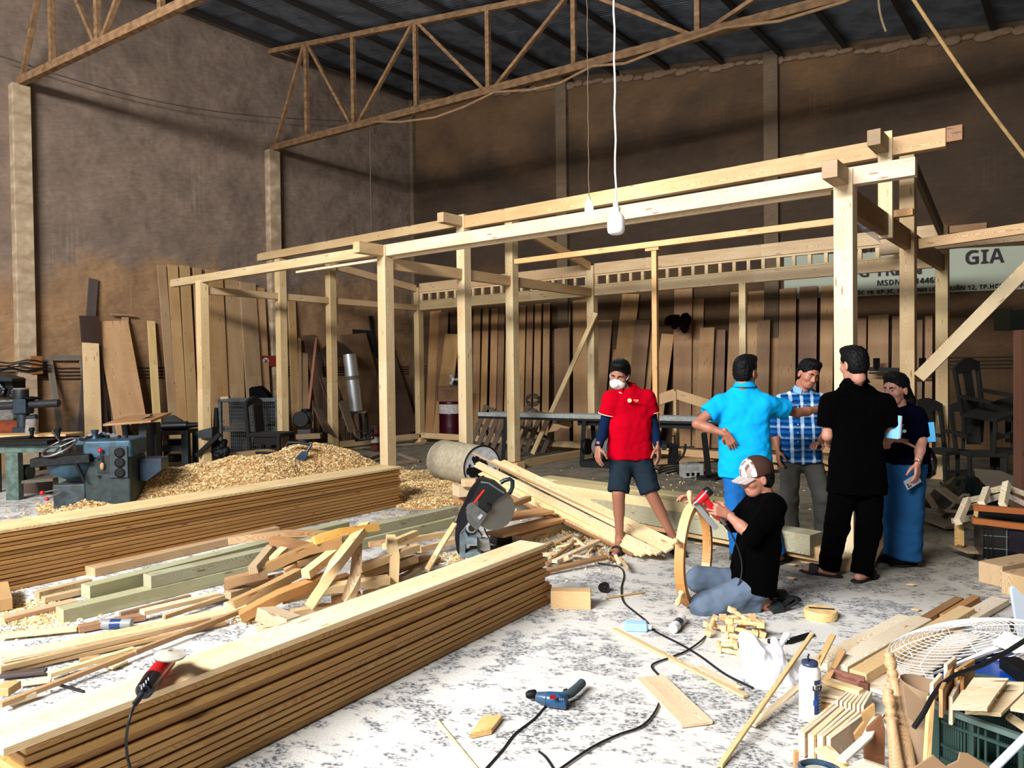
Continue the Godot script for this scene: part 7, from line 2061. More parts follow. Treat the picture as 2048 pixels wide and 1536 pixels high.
	for i in 25: rim.append(bc + Vector3(cos(TAU * i / 24.0) * 0.062, 0.02 * sin(TAU * i / 24.0) + 0.0, sin(TAU * i / 24.0) * 0.08))
	part(bk, "rim", mb(Color(0.16, 0.25, 0.33)).tube(rim, 0.009, 8).done(), M.gloss)
	part(bk, "shell", mb(Color(0.20, 0.27, 0.33)).lathe([Vector2(0.055, -0.125), Vector2(0.065, 0.0)], Transform3D(Basis.IDENTITY, bc), 24, false).done(), M.gloss)
	part(bk, "lid", mb(Color(0.75, 0.75, 0.72)).lathe([Vector2(0.001, -0.02), Vector2(0.055, -0.018)], Transform3D(Basis.IDENTITY, bc), 24, false).done(), M.dusty)
	# long stick leaning over the sack, and two more
	stick("leaning_stick", "long thin stick lying slantwise over the white sack", "stick", "sticks round the glue bottle", G(1440, 1532, 0.01), AT(1624, 1268, 3.75), 0.022, 0.016, Color(0.84, 0.74, 0.55))
	stick("leaning_stick", "pale stick rising behind the glue bottle, left one", "stick", "sticks round the glue bottle", AT(1635, 1330, 3.55), AT(1666, 1270, 3.85), 0.03, 0.012, Color(0.85, 0.72, 0.50))
	stick("leaning_stick", "amber stick rising behind the glue bottle, right one", "stick", "sticks round the glue bottle", AT(1650, 1365, 3.5), AT(1686, 1302, 3.75), 0.03, 0.012, A)
	stick("leaning_stick", "pale lath running from the sack to the glue bottle's foot", "stick", "sticks round the glue bottle", G(1505, 1450, 0.02), G(1600, 1372, 0.06), 0.03, 0.014, W)
	# turned posts
	for k in 2:
		var top: Vector3 = [AT(1777, 1306, 3.0), AT(1775, 1378, 2.85)][k]; var bot: Vector3 = [AT(1824, 1560, 2.72), AT(1798, 1570, 2.68)][k]
		var y := (bot - top).normalized(); var x := y.cross(Vector3.BACK).normalized(); var l := top.distance_to(bot)
		var pr := [Vector2(0.012, 0), Vector2(0.020, 0.003), Vector2(0.021, 0.012), Vector2(0.016, 0.018), Vector2(0.021, 0.026), Vector2(0.0245, 0.042), Vector2(0.020, 0.058), Vector2(0.013, 0.064), Vector2(0.019, 0.072), Vector2(0.0225, 0.085), Vector2(0.018, 0.096), Vector2(0.015, 0.099), Vector2(0.026, 0.103), Vector2(0.026, 0.110), Vector2(0.018, 0.114), Vector2(0.019, 0.15), Vector2(0.024, 0.25), Vector2(0.026, l * 0.75), Vector2(0.024, l)]
		var o := solid("turned_post", ["turned baluster with ball finial leaning behind, taller of the two", "turned baluster with ball finial standing in front, shorter of the two"][k], "baluster", mb(Color(0.74, 0.63, 0.48)).lathe(pr, Transform3D(Basis(x, y, x.cross(y)), Vector3.ZERO), 20).done(), M.pine, "turned balusters at the lower right")
		o.position = top
	# folded cardboard tube
	var ct := thing("cardboard_tube", "open brown cardboard box bent round, beside the green crate", "box", "", AT(1845, 1500, 2.75))
	var cb := AT(1848, 1368, 2.85)
	part(ct, "sleeve", mb(Color(0.55, 0.45, 0.34)).lathe([Vector2(0.070, -0.36), Vector2(0.078, 0.0), Vector2(0.074, 0.0), Vector2(0.066, -0.36)], Transform3D(Basis(Vector3(0.3, 0, 1).normalized(), -0.12).scaled(Vector3(1, 1, 1.3)), cb), 26, false).done(), M.card)
	part(ct, "flap", pxslab(crop_pts(1788, 1280, 4.858, [[85, 440], [110, 430], [280, 600], [330, 640], [200, 800], [130, 750]]), 2.72, 0.004, Color(0.60, 0.49, 0.37)).done(), M.card)
	# green plastic crate with offcuts in it
	var cr := lthing("green_crate", "dark green slotted plastic crate full of white board offcuts", "crate", "", Vector3(1.485, 0, -2.66), -0.96)
	var gc := Color(0.15, 0.225, 0.20)
	var Lx := 0.62; var Lz := 0.40; var Hh := 0.345
	for y in [[0.335, 0.022, 0.018], [0.285, 0.012, 0.008], [0.20, 0.012, 0.008], [0.15, 0.016, 0.010], [0.02, 0.03, 0.010]]:
		var ring := []
		for i in 41:
			var a := TAU * i / 40.0
			var cx: float = signf(cos(a)) * pow(absf(cos(a)), 0.35); var cz: float = signf(sin(a)) * pow(absf(sin(a)), 0.35)
			ring.append(Vector3(Lx * 0.5 + (Lx * 0.5 + y[2]) * cx, y[0], -Lz * 0.5 + (Lz * 0.5 + y[2]) * cz))
		lpart(cr, "rim" if y[0] > 0.33 else "band", mb(Color(0.30, 0.37, 0.34) if y[0] > 0.33 else gc).bent(ring, y[1], y[1] * 0.8, Vector3.UP), "gloss")
	var bars := mb(gc)
	for i in 150:
		var a := TAU * i / 150.0
		var cx: float = signf(cos(a)) * pow(absf(cos(a)), 0.35); var cz: float = signf(sin(a)) * pow(absf(sin(a)), 0.35)
		var p := Vector3(Lx * 0.5 + Lx * 0.5 * cx, 0, -Lz * 0.5 + Lz * 0.5 * cz)
		bars.cyl(p + Vector3(0, 0.02, 0), p + Vector3(0, 0.335, 0), 0.0045, 0.0045, 6)
	lpart(cr, "lattice_bars", bars, "gloss").set_meta("kind", "stuff")
	for q in [[0.02, 0.0], [0.02, -Lz], [Lx - 0.02, 0.0], [0.3, 0.0], [0.45, 0.0], [0.15, 0.0], [0.3, -Lz]]:
		lpart(cr, "upright", mb(gc).box(Vector3(q[0], 0.17, q[1]), Vector3(0.05 if q[0] < 0.03 or q[0] > 0.5 else 0.018, 0.33, 0.016), Basis.IDENTITY, 0.004), "gloss")
	lpart(cr, "bottom", mb(gc).box(Vector3(Lx * 0.5, 0.012, -Lz * 0.5), Vector3(Lx - 0.02, 0.02, Lz - 0.02)), "gloss")
	var bB := func(pts: Array) -> Array: return crop_pts(1788, 1280, 4.858, pts)
	var tl := [
		[[[555, 645], [905, 658], [1010, 500], [665, 485]], 0.43, "square white board offcut lying on top of the green crate, nearer one"], [[[690, 480], [1015, 498], [1115, 370], [775, 362]], 0.425, "square white board offcut on top of the green crate, farther one"],
		[[[690, 685], [1040, 712], [1260, 500], [1262, 405], [1115, 405]], 0.39, "wide white board offcut under the two square ones"], [[[1130, 655], [1400, 700], [1400, 500], [1262, 520]], 0.41, "white board offcut at the right edge of the picture"], [[[1085, 740], [1290, 880], [1310, 820], [1130, 705]], 0.33, "narrow pale board poking out of the crate at right"]]
	for q in tl: solid("board_offcut", q[2], "board offcut", flat_poly(bB.call(q[0]), q[1], 0.012, Color(0.94, 0.88, 0.76)).done(), M.pine, "white offcuts on the green crate")
	var up := [[365, 560, 455, 450, 0.40], [455, 620, 560, 380, 0.44], [550, 690, 660, 470, 0.40], [660, 480, 690, 395, 0.44], [500, 370, 590, 290, 0.46], [600, 420, 770, 310, 0.44], [340, 920, 350, 540, 0.0]]
	for i in 6:
		var q = up[i]
		plank("upright_offcut", "thin offcut standing on edge in the crate, %s from the left" % nth(i), "board offcut", "upright offcuts in the crate", G(1788 + q[0] / 4.858, 1280 + q[1] / 4.858, q[4] - 0.05), G(1788 + q[2] / 4.858, 1280 + q[3] / 4.858, q[4] - 0.05), 0.014, 0.10, [W, A, W, Color(0.7, 0.5, 0.3)][i % 4])
	plank("pale_lath", "pale lath standing upright at the green crate's corner", "lath", "", AT(1853, 1536, 2.50), AT(1862, 1392, 2.60), 0.022, 0.02, Color(0.92, 0.78, 0.54), Vector3.BACK)
	var cbd := solid("torn_cardboard", "torn brown cardboard in front of the green crate", "cardboard", pxslab(crop_pts(1788, 1340, 4.858, [[200, 945], [380, 825], [510, 935], [620, 880], [640, 800], [720, 810], [930, 945], [940, 1000], [180, 1000]]), 2.42, 0.006, Color(0.58, 0.46, 0.33)).done(), M.card)
	solid("grey_pipe", "pale grey pipe slanting across the crate at the right edge", "pipe", mb(Color(0.72, 0.76, 0.82)).cyl(AT(1985, 1540, 2.3), AT(2075, 1450, 2.3), 0.012, -1, 12, 0.002).done(), M.gloss)
	var bp := thing("blue_case", "bright blue plastic panel lying under the black cable", "panel", "", G(1980, 1340))
	part(bp, "top_face", flat_poly([[1872, 1347], [1905, 1334], [1962, 1316], [2010, 1296], [2022, 1300], [2060, 1348], [2060, 1368], [1985, 1364], [1942, 1350]], 0.30, 0.29, Color(0.03, 0.25, 0.55)).done(), M.gloss)
	part(bp, "dark_edge", flat_poly([[1868, 1346], [1960, 1322], [2008, 1294], [1995, 1290], [1925, 1316], [1866, 1340]], 0.31, 0.02, Color(0.03, 0.05, 0.12)).done(), M.gloss)
	solid("white_sheet", "white board lying above the blue panel, left one", "board", flat_poly([[1985, 1283], [2010, 1262], [2052, 1278], [2060, 1300], [2028, 1300]], 0.36, 0.012, Color(0.95, 0.93, 0.90)).done(), M.plain, "white boards over the blue panel")
	solid("white_sheet", "long white strip board between the wire guard and the blue panel", "board", flat_poly([[1866, 1345], [1990, 1290], [2004, 1294], [1900, 1333]], 0.335, 0.01, Color(0.93, 0.91, 0.88)).done(), M.plain, "white boards over the blue panel")
	plank("steel_channel", "grey steel channel end lying on the blue panel", "steel bar", "", G(2018, 1325, 0.33), G(2075, 1365, 0.33), 0.08, 0.05, Color(0.40, 0.40, 0.40), Vector3.UP, "iron")
	var thick := []
	for q in [[2070, 1268, 2.75], [2020, 1300, 2.72], [1965, 1330, 2.68], [1910, 1350, 2.62], [1880, 1372, 2.58], [1862, 1398, 2.52], [1848, 1425, 2.48], [1828, 1455, 2.45]]: thick.append(AT(q[0], q[1], q[2]))
	solid("thick_cable", "thick black cable curving over the blue panel to the cardboard box", "cable", mb(Color(0.03, 0.032, 0.035)).tube(thick, 0.0085, 9).done(), M.rubber)
	# wire fan guard
	var fg := thing("fan_guard", "white wire fan guard lying tilted on the boards", "fan guard", "", AT(1925, 1300, 3.45))
	var c := AT(1922, 1284, 3.42)
	var t0 := AT(1815, 1328, 3.33); var t1 := AT(2030, 1238, 3.52)
	var e1 := (t1 - t0).normalized(); var Rr := t0.distance_to(t1) * 0.5
	var e2 := (c - EYE).normalized(); e2 = (e2 - e1 * e2.dot(e1)).normalized(); var nn := e1.cross(e2)
	if nn.y < 0.0: nn = -nn
	e2 = (e2 * 0.925 + nn * 0.38).normalized(); nn = e1.cross(e2)
	if nn.y < 0.0: nn = -nn
	c = (t0 + t1) * 0.5
	var ws := mb(Color(0.88, 0.86, 0.82))
	for k in 13:
		var r := Rr * (0.22 + 0.065 * k)
		var dz := 0.05 * (1.0 - pow(r / Rr, 2.5))
		var ring := []
		for i in 41: ring.append(c + (e1 * cos(TAU * i / 40.0) + e2 * sin(TAU * i / 40.0)) * r + nn * dz)
		ws.tube(ring, 0.0022, 5)
	for k in 6:
		var ring := []
		for i in 41: ring.append(c + (e1 * cos(TAU * i / 40.0) + e2 * sin(TAU * i / 40.0)) * Rr * (1.0 - 0.02 * k) - nn * (0.016 * k + 0.012))
		ws.tube(ring, 0.0022, 5)
	part(fg, "wire_rings", ws.done(), M.plain).set_meta("kind", "stuff")
	for i in 8:
		var d := e1 * cos(TAU * i / 8.0 + 0.2) + e2 * sin(TAU * i / 8.0 + 0.2)
		var sp := []
		for j in 7:
			var r := Rr * (0.2 + 0.8 * j / 6.0)
			sp.append(c + d * r + nn * 0.05 * (1.0 - pow(r / Rr, 2.5)))
		sp.append(c + d * Rr * 0.9 - nn * 0.10)
		part(fg, "spoke", mb(Color(0.88, 0.86, 0.82)).tube(sp, 0.003, 5).done(), M.plain)
	solid("metal_sheet", "curved pale metal sheet standing at the right edge", "metal sheet", pxslab([[2021, 1178], [2026, 1171], [2052, 1198], [2075, 1230], [2075, 1330], [2048, 1300], [2034, 1262]], 3.75, 0.02, Color(0.70, 0.74, 0.77), true).done(), M.gloss)
	solid("black_bin", "black object under the metal sheet at the right edge", "bin", pxslab([[2034, 1255], [2048, 1290], [2075, 1320], [2075, 1270], [2050, 1240]], 3.9, 0.15, Color(0.03, 0.03, 0.03)).done(), M.rubber)
	# end grain beams
	var k2 := [[1978, 1174, 2085, 1152, 0.17, 0.15, "big square beam end with ringed grain, back one at the right edge"], [2024, 1198, 2110, 1182, 0.16, 0.15, "big square beam end in front of the other at the right edge"]]
	for q in k2: plank("square_block", q[6], "timber", "beam ends at the right edge", G(q[0], q[1], 0.0) + Vector3(0.04, q[5] * 0.5, -0.05), G(q[2], q[3], 0.0) + Vector3(0.04, q[5] * 0.5, -0.05), q[4], q[5], Color(0.74, 0.65, 0.50))
	# black stacking crate with orange rails
	var bx := lthing("black_crate", "black ribbed stacking crate at the right edge, under orange rails", "crate", "", G(1966, 1140), -0.42)
	var bk2 := Color(0.055, 0.062, 0.065); var edge := Color(0.30, 0.33, 0.33)
	lpart(bx, "body", mb(bk2).box(Vector3(0.35, 0.17, -0.22), Vector3(0.70, 0.34, 0.44), Basis.IDENTITY, 0.012), "gloss")
	for y in [0.33, 0.265, 0.17, 0.085, 0.01]: lpart(bx, "rib", mb(edge).box(Vector3(0.35, y, 0.006), Vector3(0.71, 0.008, 0.014), Basis.IDENTITY, 0.002), "gloss")
	for x in [0.0, 0.03, 0.06, 0.15, 0.32, 0.50]: lpart(bx, "upright_rib", mb(edge if x > 0.1 else bk2).box(Vector3(x, 0.17, 0.006), Vector3(0.008, 0.34, 0.018), Basis.IDENTITY, 0.002), "gloss")
	lpart(bx, "handle_panel", mb(Color(0.04, 0.048, 0.05)).box(Vector3(0.235, 0.165, 0.012), Vector3(0.155, 0.30, 0.014), Basis.IDENTITY, 0.003), "gloss")
	var og := [[1948, 1015, 2075, 1025, "orange varnished rail above the black crate, upper one"], [1945, 1041, 2075, 1057, "orange varnished rail above the black crate, lower one"]]
	for q in og: plank("orange_rail", q[4], "rail", "orange rails over the black crate", AT(q[0], q[1], 5.55), AT(q[2], q[3], 5.45), 0.05, 0.045, Color(0.62, 0.36, 0.17))
	solid("dark_liner", "dark panel between the two orange rails", "panel", pxslab([[1960, 1018], [2075, 1026], [2075, 1048], [1958, 1036]], 5.62, 0.03, Color(0.08, 0.13, 0.15)).done(), M.gloss)
	# lattice of small roof frames
	var X := func(x: float, y: float, dz: float) -> Vector3: return AT(1828 + x / 3.527, 930 + y / 3.527, 6.1 + dz)
	var lt := thing("lattice_frame", "small wooden lattice frame like a little roof, behind the black crate", "lattice frame", "", Vector3(X.call(480, 400, 0).x, 0, -6.1))
	for q in [[655, 130, 625, 285], [515, 170, 478, 278], [376, 245, 308, 405]]: part(lt, "upright", mb(tone(W)).bar(X.call(q[0], q[1], 0.0), X.call(q[2], q[3], -0.25), 0.05, 0.05, Vector3.BACK).done(), M.pine)
	for q in [[520, 188, 640, 158], [640, 152, 800, 212], [505, 250, 640, 210], [640, 206, 800, 285], [380, 250, 490, 228], [358, 308, 445, 288], [268, 396, 430, 368], [445, 250, 505, 262]]: part(lt, "slat", mb(tone(W)).bar(X.call(q[0], q[1], 0.1), X.call(q[2], q[3], 0.1), 0.03, 0.045, Vector3.UP).done(), M.pine)
	for q in [[318, 405, 320, 572], [455, 300, 455, 360]]: part(lt, "leg", mb(tone(Color(0.84, 0.70, 0.46))).bar(X.call(q[0], q[1], -0.1), X.call(q[2], q[3], -0.2), 0.05, 0.05, Vector3.BACK).done(), M.pine)
	part(lt, "base_board", mb(tone(Color(0.6, 0.52, 0.42))).bar(X.call(305, 590, -0.2), X.call(470, 600, -0.2), 0.25, 0.02, Vector3.UP).done(), M.dull_pine)
	# dim clutter behind
	var tp := thing("tarpaulin", "crumpled dark blue-black plastic sheet heaped on the floor by the right post", "tarpaulin", "", Vector3(X.call(300, 250, 1).x, 0, -8.2))
	var rows := []
	for i in 14:
		var row := []
		for j in 18:
			var u := j / 17.0; var v := i / 13.0
			var hh := sin(PI * u) * sin(PI * clampf(v, 0.02, 1)) * 0.34 + fold_noise.get_noise_2d(u * 260, v * 260) * 0.12 * sin(PI * u)
			var p := G(lerpf(1850, 1985, u), 1015) 
			row.append(Vector3(p.x, maxf(0.01, hh), -7.4 - v * 1.1))
		rows.append(row)
	part(tp, "sheet", mb(Color(0.045, 0.065, 0.075)).grid(rows, Vector3.UP).done(), M.gloss)
	solid("cardboard_sheet", "grey-brown cardboard sheet leaning in front of the stacked chairs", "cardboard", pxslab(crop_pts(1828, 930, 3.527, [[425, 25], [610, 40], [740, 95], [740, 190], [500, 180], [440, 110]]), 8.6, 0.01, Color(0.36, 0.32, 0.26)).done(), M.card)
	var sk := [[185, 165, 320, 265, 0.09, "grey plank lying against the dark plastic sheet"], [180, 395, 370, 210, 0.07, "pointed grey stake lying over the dark plastic sheet"], [95, 215, 150, 300, 0.05, "short grey lath at the left of the dark plastic sheet"], [90, 315, 330, 330, 0.05, "grey lath lying flat before the dark plastic sheet"], [75, 360, 290, 440, 0.2, "broad grey slab lying on the floor before the plastic sheet"]]
	for q in sk: plank("grey_lath", q[5], "lath", "grey laths by the plastic sheet", AT(1828 + q[0] / 3.527, 930 + q[1] / 3.527, 7.3), AT(1828 + q[2] / 3.527, 930 + q[3] / 3.527, 6.9), q[4], 0.03, Color(0.52, 0.48, 0.42), Vector3.UP, "dull_pine")
	# stacked dark chairs
	var proto: Node3D
	var spots := [[1890, 985, 9.6, 0.0, 0.3, "dark carved chair standing lowest in the stack at the right, left one"], [1962, 985, 9.3, 0.0, -0.2, "dark carved chair standing lowest in the stack at the right, right one"], [1975, 985, 9.35, 0.50, 0.5, "dark carved chair perched upside on the others, high at the right"], [2030, 985, 9.5, 0.0, -0.5, "dark carved chair at the right end of the stack, half cut off"]]
	for i in spots.size():
		var q = spots[i]
		var p := AT(q[0], 860, q[2]); p.y = q[3]
		var o: Node3D
		if i == 0:
			proto = lthing("carved_chair", q[5], "chair", "stacked dark chairs", p, q[4])
			var dk := Color(0.10, 0.09, 0.08)
			lpart(proto, "seat", mb(dk).box(Vector3(0, 0.44, 0), Vector3(0.46, 0.05, 0.44), Basis.IDENTITY, 0.01), "dusty")
			for s in [-1, 1]:
				for zz in [-1, 1]: lpart(proto, "leg", mb(dk).cyl(Vector3(0.2 * s, 0.42, 0.19 * zz), Vector3(0.2 * s, 0, 0.19 * zz), 0.026, 0.02, 10), "dusty")
				lpart(proto, "post", mb(dk).bar(Vector3(0.21 * s, 0.44, -0.2), Vector3(0.24 * s, 1.0, -0.30), 0.045, 0.045, Vector3.BACK), "dusty")
				lpart(proto, "arm", mb(dk).bar(Vector3(0.23 * s, 0.68, -0.23), Vector3(0.24 * s, 0.66, 0.16), 0.05, 0.04), "dusty")
			var cr2 := PackedVector2Array()
			for j in 11: cr2.append(Vector2(-0.27 + 0.054 * j, 0.08 + 0.09 * sin(PI * j / 10.0)))
			cr2.append(Vector2(0.25, 0.0)); cr2.append(Vector2(-0.25, 0.0))
			lpart(proto, "crest", mb(dk).prism(cr2, 0.04, Transform3D(Basis(Vector3.RIGHT, -0.17), Vector3(0, 0.95, -0.29))), "dusty")
			lpart(proto, "splat", mb(Color(0.13, 0.12, 0.10)).box(Vector3(0, 0.74, -0.25), Vector3(0.17, 0.42, 0.02), Basis(Vector3.RIGHT, -0.17)), "dusty")
			lpart(proto, "stretcher", mb(dk).box(Vector3(0, 0.2, 0.19), Vector3(0.4, 0.04, 0.03)), "dusty")
		else:
			o = proto.duplicate(); o.name = numbered("carved_chair", ""); add_child(o)
			o.position = p; o.rotation = Vector3(0.12 if i == 2 else 0.0, q[4], 0.15 if i == 2 else 0.0); o.set_meta("label", q[5])
	solid("green_cabinet", "dark green metal box mounted high at the right edge", "metal box", pxslab([[2004, 617], [2010, 622], [2075, 612], [2075, 660], [2004, 660]], 9.0, 0.3, Color(0.05, 0.085, 0.08)).done(), M.machine)
	plank("brown_post", "reddish brown painted upright standing at the right edge", "post", "", Vector3(AT(2043, 800, 7.9).x, 0, -7.9), AT(2043, 660, 7.9), 0.10, 0.12, Color(0.42, 0.28, 0.20), Vector3.BACK, "dull_pine")
	# bits between the standing people
	var bt := [[1672, 1128, 1712, 1122, 0.12, 0.10, "short beam across the foot of the right front post"], [1742, 1132, 1790, 1040, 0.05, 0.03, "grey stick lying between the black-shirted man and the woman, nearest"], [1750, 1060, 1792, 1020, 0.05, 0.03, "tan stick lying between the black-shirted man and the woman, middle one"], [1755, 1035, 1800, 1000, 0.06, 0.03, "tan stick lying between the black-shirted man and the woman, farthest"], [1585, 1092, 1632, 1072, 0.04, 0.03, "grey lath under the plaid-shirted man's shoe"], [1605, 1100, 1645, 1085, 0.04, 0.03, "second grey lath in front of the plaid-shirted man's shoe"], [1560, 1098, 1668, 1124, 0.10, 0.10, "pale beam lying on the floor behind the kneeling man"]]
	for q in bt: plank("floor_timber", q[6], "timber", "timbers at the men's feet", G(q[0], q[1], q[5] * 0.5), G(q[2], q[3], q[5] * 0.5), q[4], q[5], [FRESH, Color(0.55, 0.46, 0.36)][0 if q[5] > 0.05 else 1])
	var ch := [[1398, 1086, "curled chip on the floor beyond the wheel rim, left"], [1420, 1096, "curled chip on the floor beyond the wheel rim, right"], [1585, 1128, "pale splinter by the sandals of the blue polo man"], [1612, 1124, "pale splinter before the beam behind the kneeling man"], [1822, 1168, "small pale splinter on the open floor right of the sandals"], [1582, 1155, "tiny brown chip behind the kneeling man"], [1832, 1218, "small grey chip on the floor before the long boards"]]
	for q in ch: plank("chip", q[2], "wood chip", "", G(q[0] - 6, q[1], 0.006), G(q[0] + 8, q[1] + 2, 0.012), 0.04, 0.006, Color(0.90, 0.80, 0.6))
	# behind the men: sewing head, regulator, post, cables
	var vr := lthing("voltage_box", "small white metal voltage box with three black sockets on the floor", "electrical box", "", G(1388, 957), 0.12)
	lpart(vr, "case", mb(Color(0.62, 0.62, 0.60)).box(Vector3(0, 0.1, -0.1), Vector3(0.29, 0.19, 0.2), Basis.IDENTITY, 0.006), "dusty")
	lpart(vr, "handle", mb(Color(0.4, 0.4, 0.38)).tube([Vector3(-0.07, 0.195, -0.1), Vector3(-0.06, 0.22, -0.1), Vector3(0.06, 0.22, -0.1), Vector3(0.07, 0.195, -0.1)], 0.007, 7), "plain")
	for i in 3: lpart(vr, "socket", mb(Color(0.03, 0.03, 0.03)).box(Vector3(-0.09 + i * 0.075, 0.06, 0.002), Vector3(0.042, 0.042, 0.008)), "gloss")
	var lab := mb(Color(0.45, 0.45, 0.45))
	for i in 3: lab.box(Vector3(0.0, 0.155 - i * 0.018, 0.001), Vector3(0.16 - i * 0.03, 0.006, 0.002), Basis.IDENTITY, 0.0)
	lpart(vr, "printing", lab, "plain")
	var ps := thing("steel_stand", "dark green steel post on a sloping foot with a knob on top", "stand", "", G(1415, 955))
	part(ps, "column", mb(Color(0.13, 0.17, 0.16)).bar(G(1418, 952, 0.04), AT(1408, 866, 10.6), 0.07, 0.07, Vector3.BACK).done(), M.iron)
	part(ps, "foot", mb(Color(0.10, 0.12, 0.12)).bar(G(1402, 956, 0.02), G(1432, 950, 0.02), 0.16, 0.05).done(), M.iron)
	part(ps, "knob", mb(Color(0.4, 0.38, 0.34)).ball(AT(1407, 858, 10.6), Vector3(0.03, 0.03, 0.03)).done(), M.iron)
	var sv := thing("wedge_tool", "black wedge-shaped tool lying on the floor behind the kneeling man's cap", "tool", "", G(1420, 958))
	part(sv, "blade", flat_poly([[1393, 956], [1403, 950], [1455, 942], [1462, 950], [1430, 958]], 0.03, 0.04, Color(0.05, 0.05, 0.055)).done(), M.iron)
	var sw := thing("sewing_head", "black sewing-machine-like head on a stand behind the man in red", "machine", "", G(1350, 945))
	var S := func(x: float, y: float) -> Array: return [1150 + x / 5.12, 690 + y / 5.12]
	part(sw, "arm", pxslab([S.call(880, 990), S.call(900, 980), S.call(1050, 1020), S.call(1045, 1045), S.call(960, 1045), S.call(900, 1060)], 10.8, 0.14, Color(0.07, 0.075, 0.075)).done(), M.iron)
	part(sw, "frame", mb(Color(0.08, 0.08, 0.08)).tube([AT(1336, 888, 10.8), AT(1337, 871, 10.8), AT(1349, 872, 10.8), AT(1350, 892, 10.8)], 0.016, 7).done(), M.iron)
	part(sw, "pedestal", pxslab([S.call(980, 1045), S.call(1040, 1045), S.call(1050, 1220), S.call(960, 1220)], 10.8, 0.2, Color(0.06, 0.065, 0.065)).done(), M.iron)
	part(sw, "wheel", mb(Color(0.15, 0.15, 0.15)).cyl(AT(1328, 893, 10.72), AT(1328, 893, 10.62), 0.05, -1, 16, 0.005).done(), M.iron)
	part(sw, "lever", mb(Color(0.06, 0.06, 0.06)).tube([AT(1352, 925, 10.7), AT(1366, 912, 10.7), AT(1370, 900, 10.7), AT(1371, 888, 10.7)], 0.018, 7).done(), M.iron)
	var mo := thing("motor_unit", "grey electric motor under the bench beside the man in red", "motor", "", G(1205, 925))
	part(mo, "body", mb(Color(0.42, 0.42, 0.40)).cyl(AT(1192, 893, 11.6), AT(1222, 895, 11.4), 0.14, -1, 20, 0.02).done(), M.dusty)
	part(mo, "pulley", mb(Color(0.08, 0.08, 0.08)).cyl(AT(1170, 893, 11.7), AT(1178, 893, 11.65), 0.13, -1, 20, 0.01).done(), M.iron)
	part(mo, "foot", mb(Color(0.16, 0.17, 0.17)).bar(G(1170, 925, 0.05), G(1230, 928, 0.05), 0.4, 0.1).done(), M.iron)
	for k in 5:
		var pts := []
		for i in 9: pts.append([1298 + k * 12 + i * 9 + 9 * sin(i * 1.3 + k * 2.0), 934 + k * 4 + 6 * sin(i * 0.9 + k)])
		floor_cable("tangled_cable", "black cable tangled on the floor behind the red-shirted man, %s from back" % nth(k), pts, 0.012, Color(0.035, 0.035, 0.04))
	for k in 4:
		var pts := []
		for i in 7: pts.append([620 + k * 22 + i * (24 - k * 2), 888 + k * 11 + 4 * sin(i * 1.1 + k * 1.7)])
		floor_cable("loose_cable", "thin dark cable on the dim floor inside the frame, %s from the back" % nth(k), pts, 0.010, Color(0.06, 0.06, 0.06))
	var ft := [[690, 938, 832, 922, 0.06, "pale low frame rail lying on the floor behind the front middle post"], [700, 930, 765, 908, 0.05, "slanted rail of the low frame behind the front middle post"], [798, 908, 836, 922, 0.05, "short end rail of the low frame behind the front middle post"], [640, 905, 760, 890, 0.05, "grey lath lying inside the frame's left bay"], [690, 898, 850, 886, 0.04, "second grey lath lying inside the frame's left bay"]]
	for q in ft: plank("low_rail", q[5], "rail", "rails on the floor inside the frame", G(q[0], q[1], 0.03), G(q[2], q[3], 0.03), q[4], 0.05, Color(0.58, 0.52, 0.42), Vector3.UP, "dull_pine")
	var st := [[1302, 902, 1360, 905, 0.15, "pale plank end on the stacked boards behind the bench"], [1300, 925, 1450, 915, 0.05, "brown board low behind the bench"], [1450, 905, 1540, 935, 0.10, "pale board behind the blue polo man's legs"], [1600, 905, 1670, 925, 0.2, "stacked pale boards behind the plaid-shirted man, upper"], [1610, 925, 1680, 940, 0.08, "stacked pale boards behind the plaid-shirted man, lower"]]
	for q in st: plank("stacked_board", q[5], "board", "boards on the floor before the back planks", G(q[0], q[1], q[4]), G(q[2], q[3], q[4]), 0.22, 0.06, AMBER)
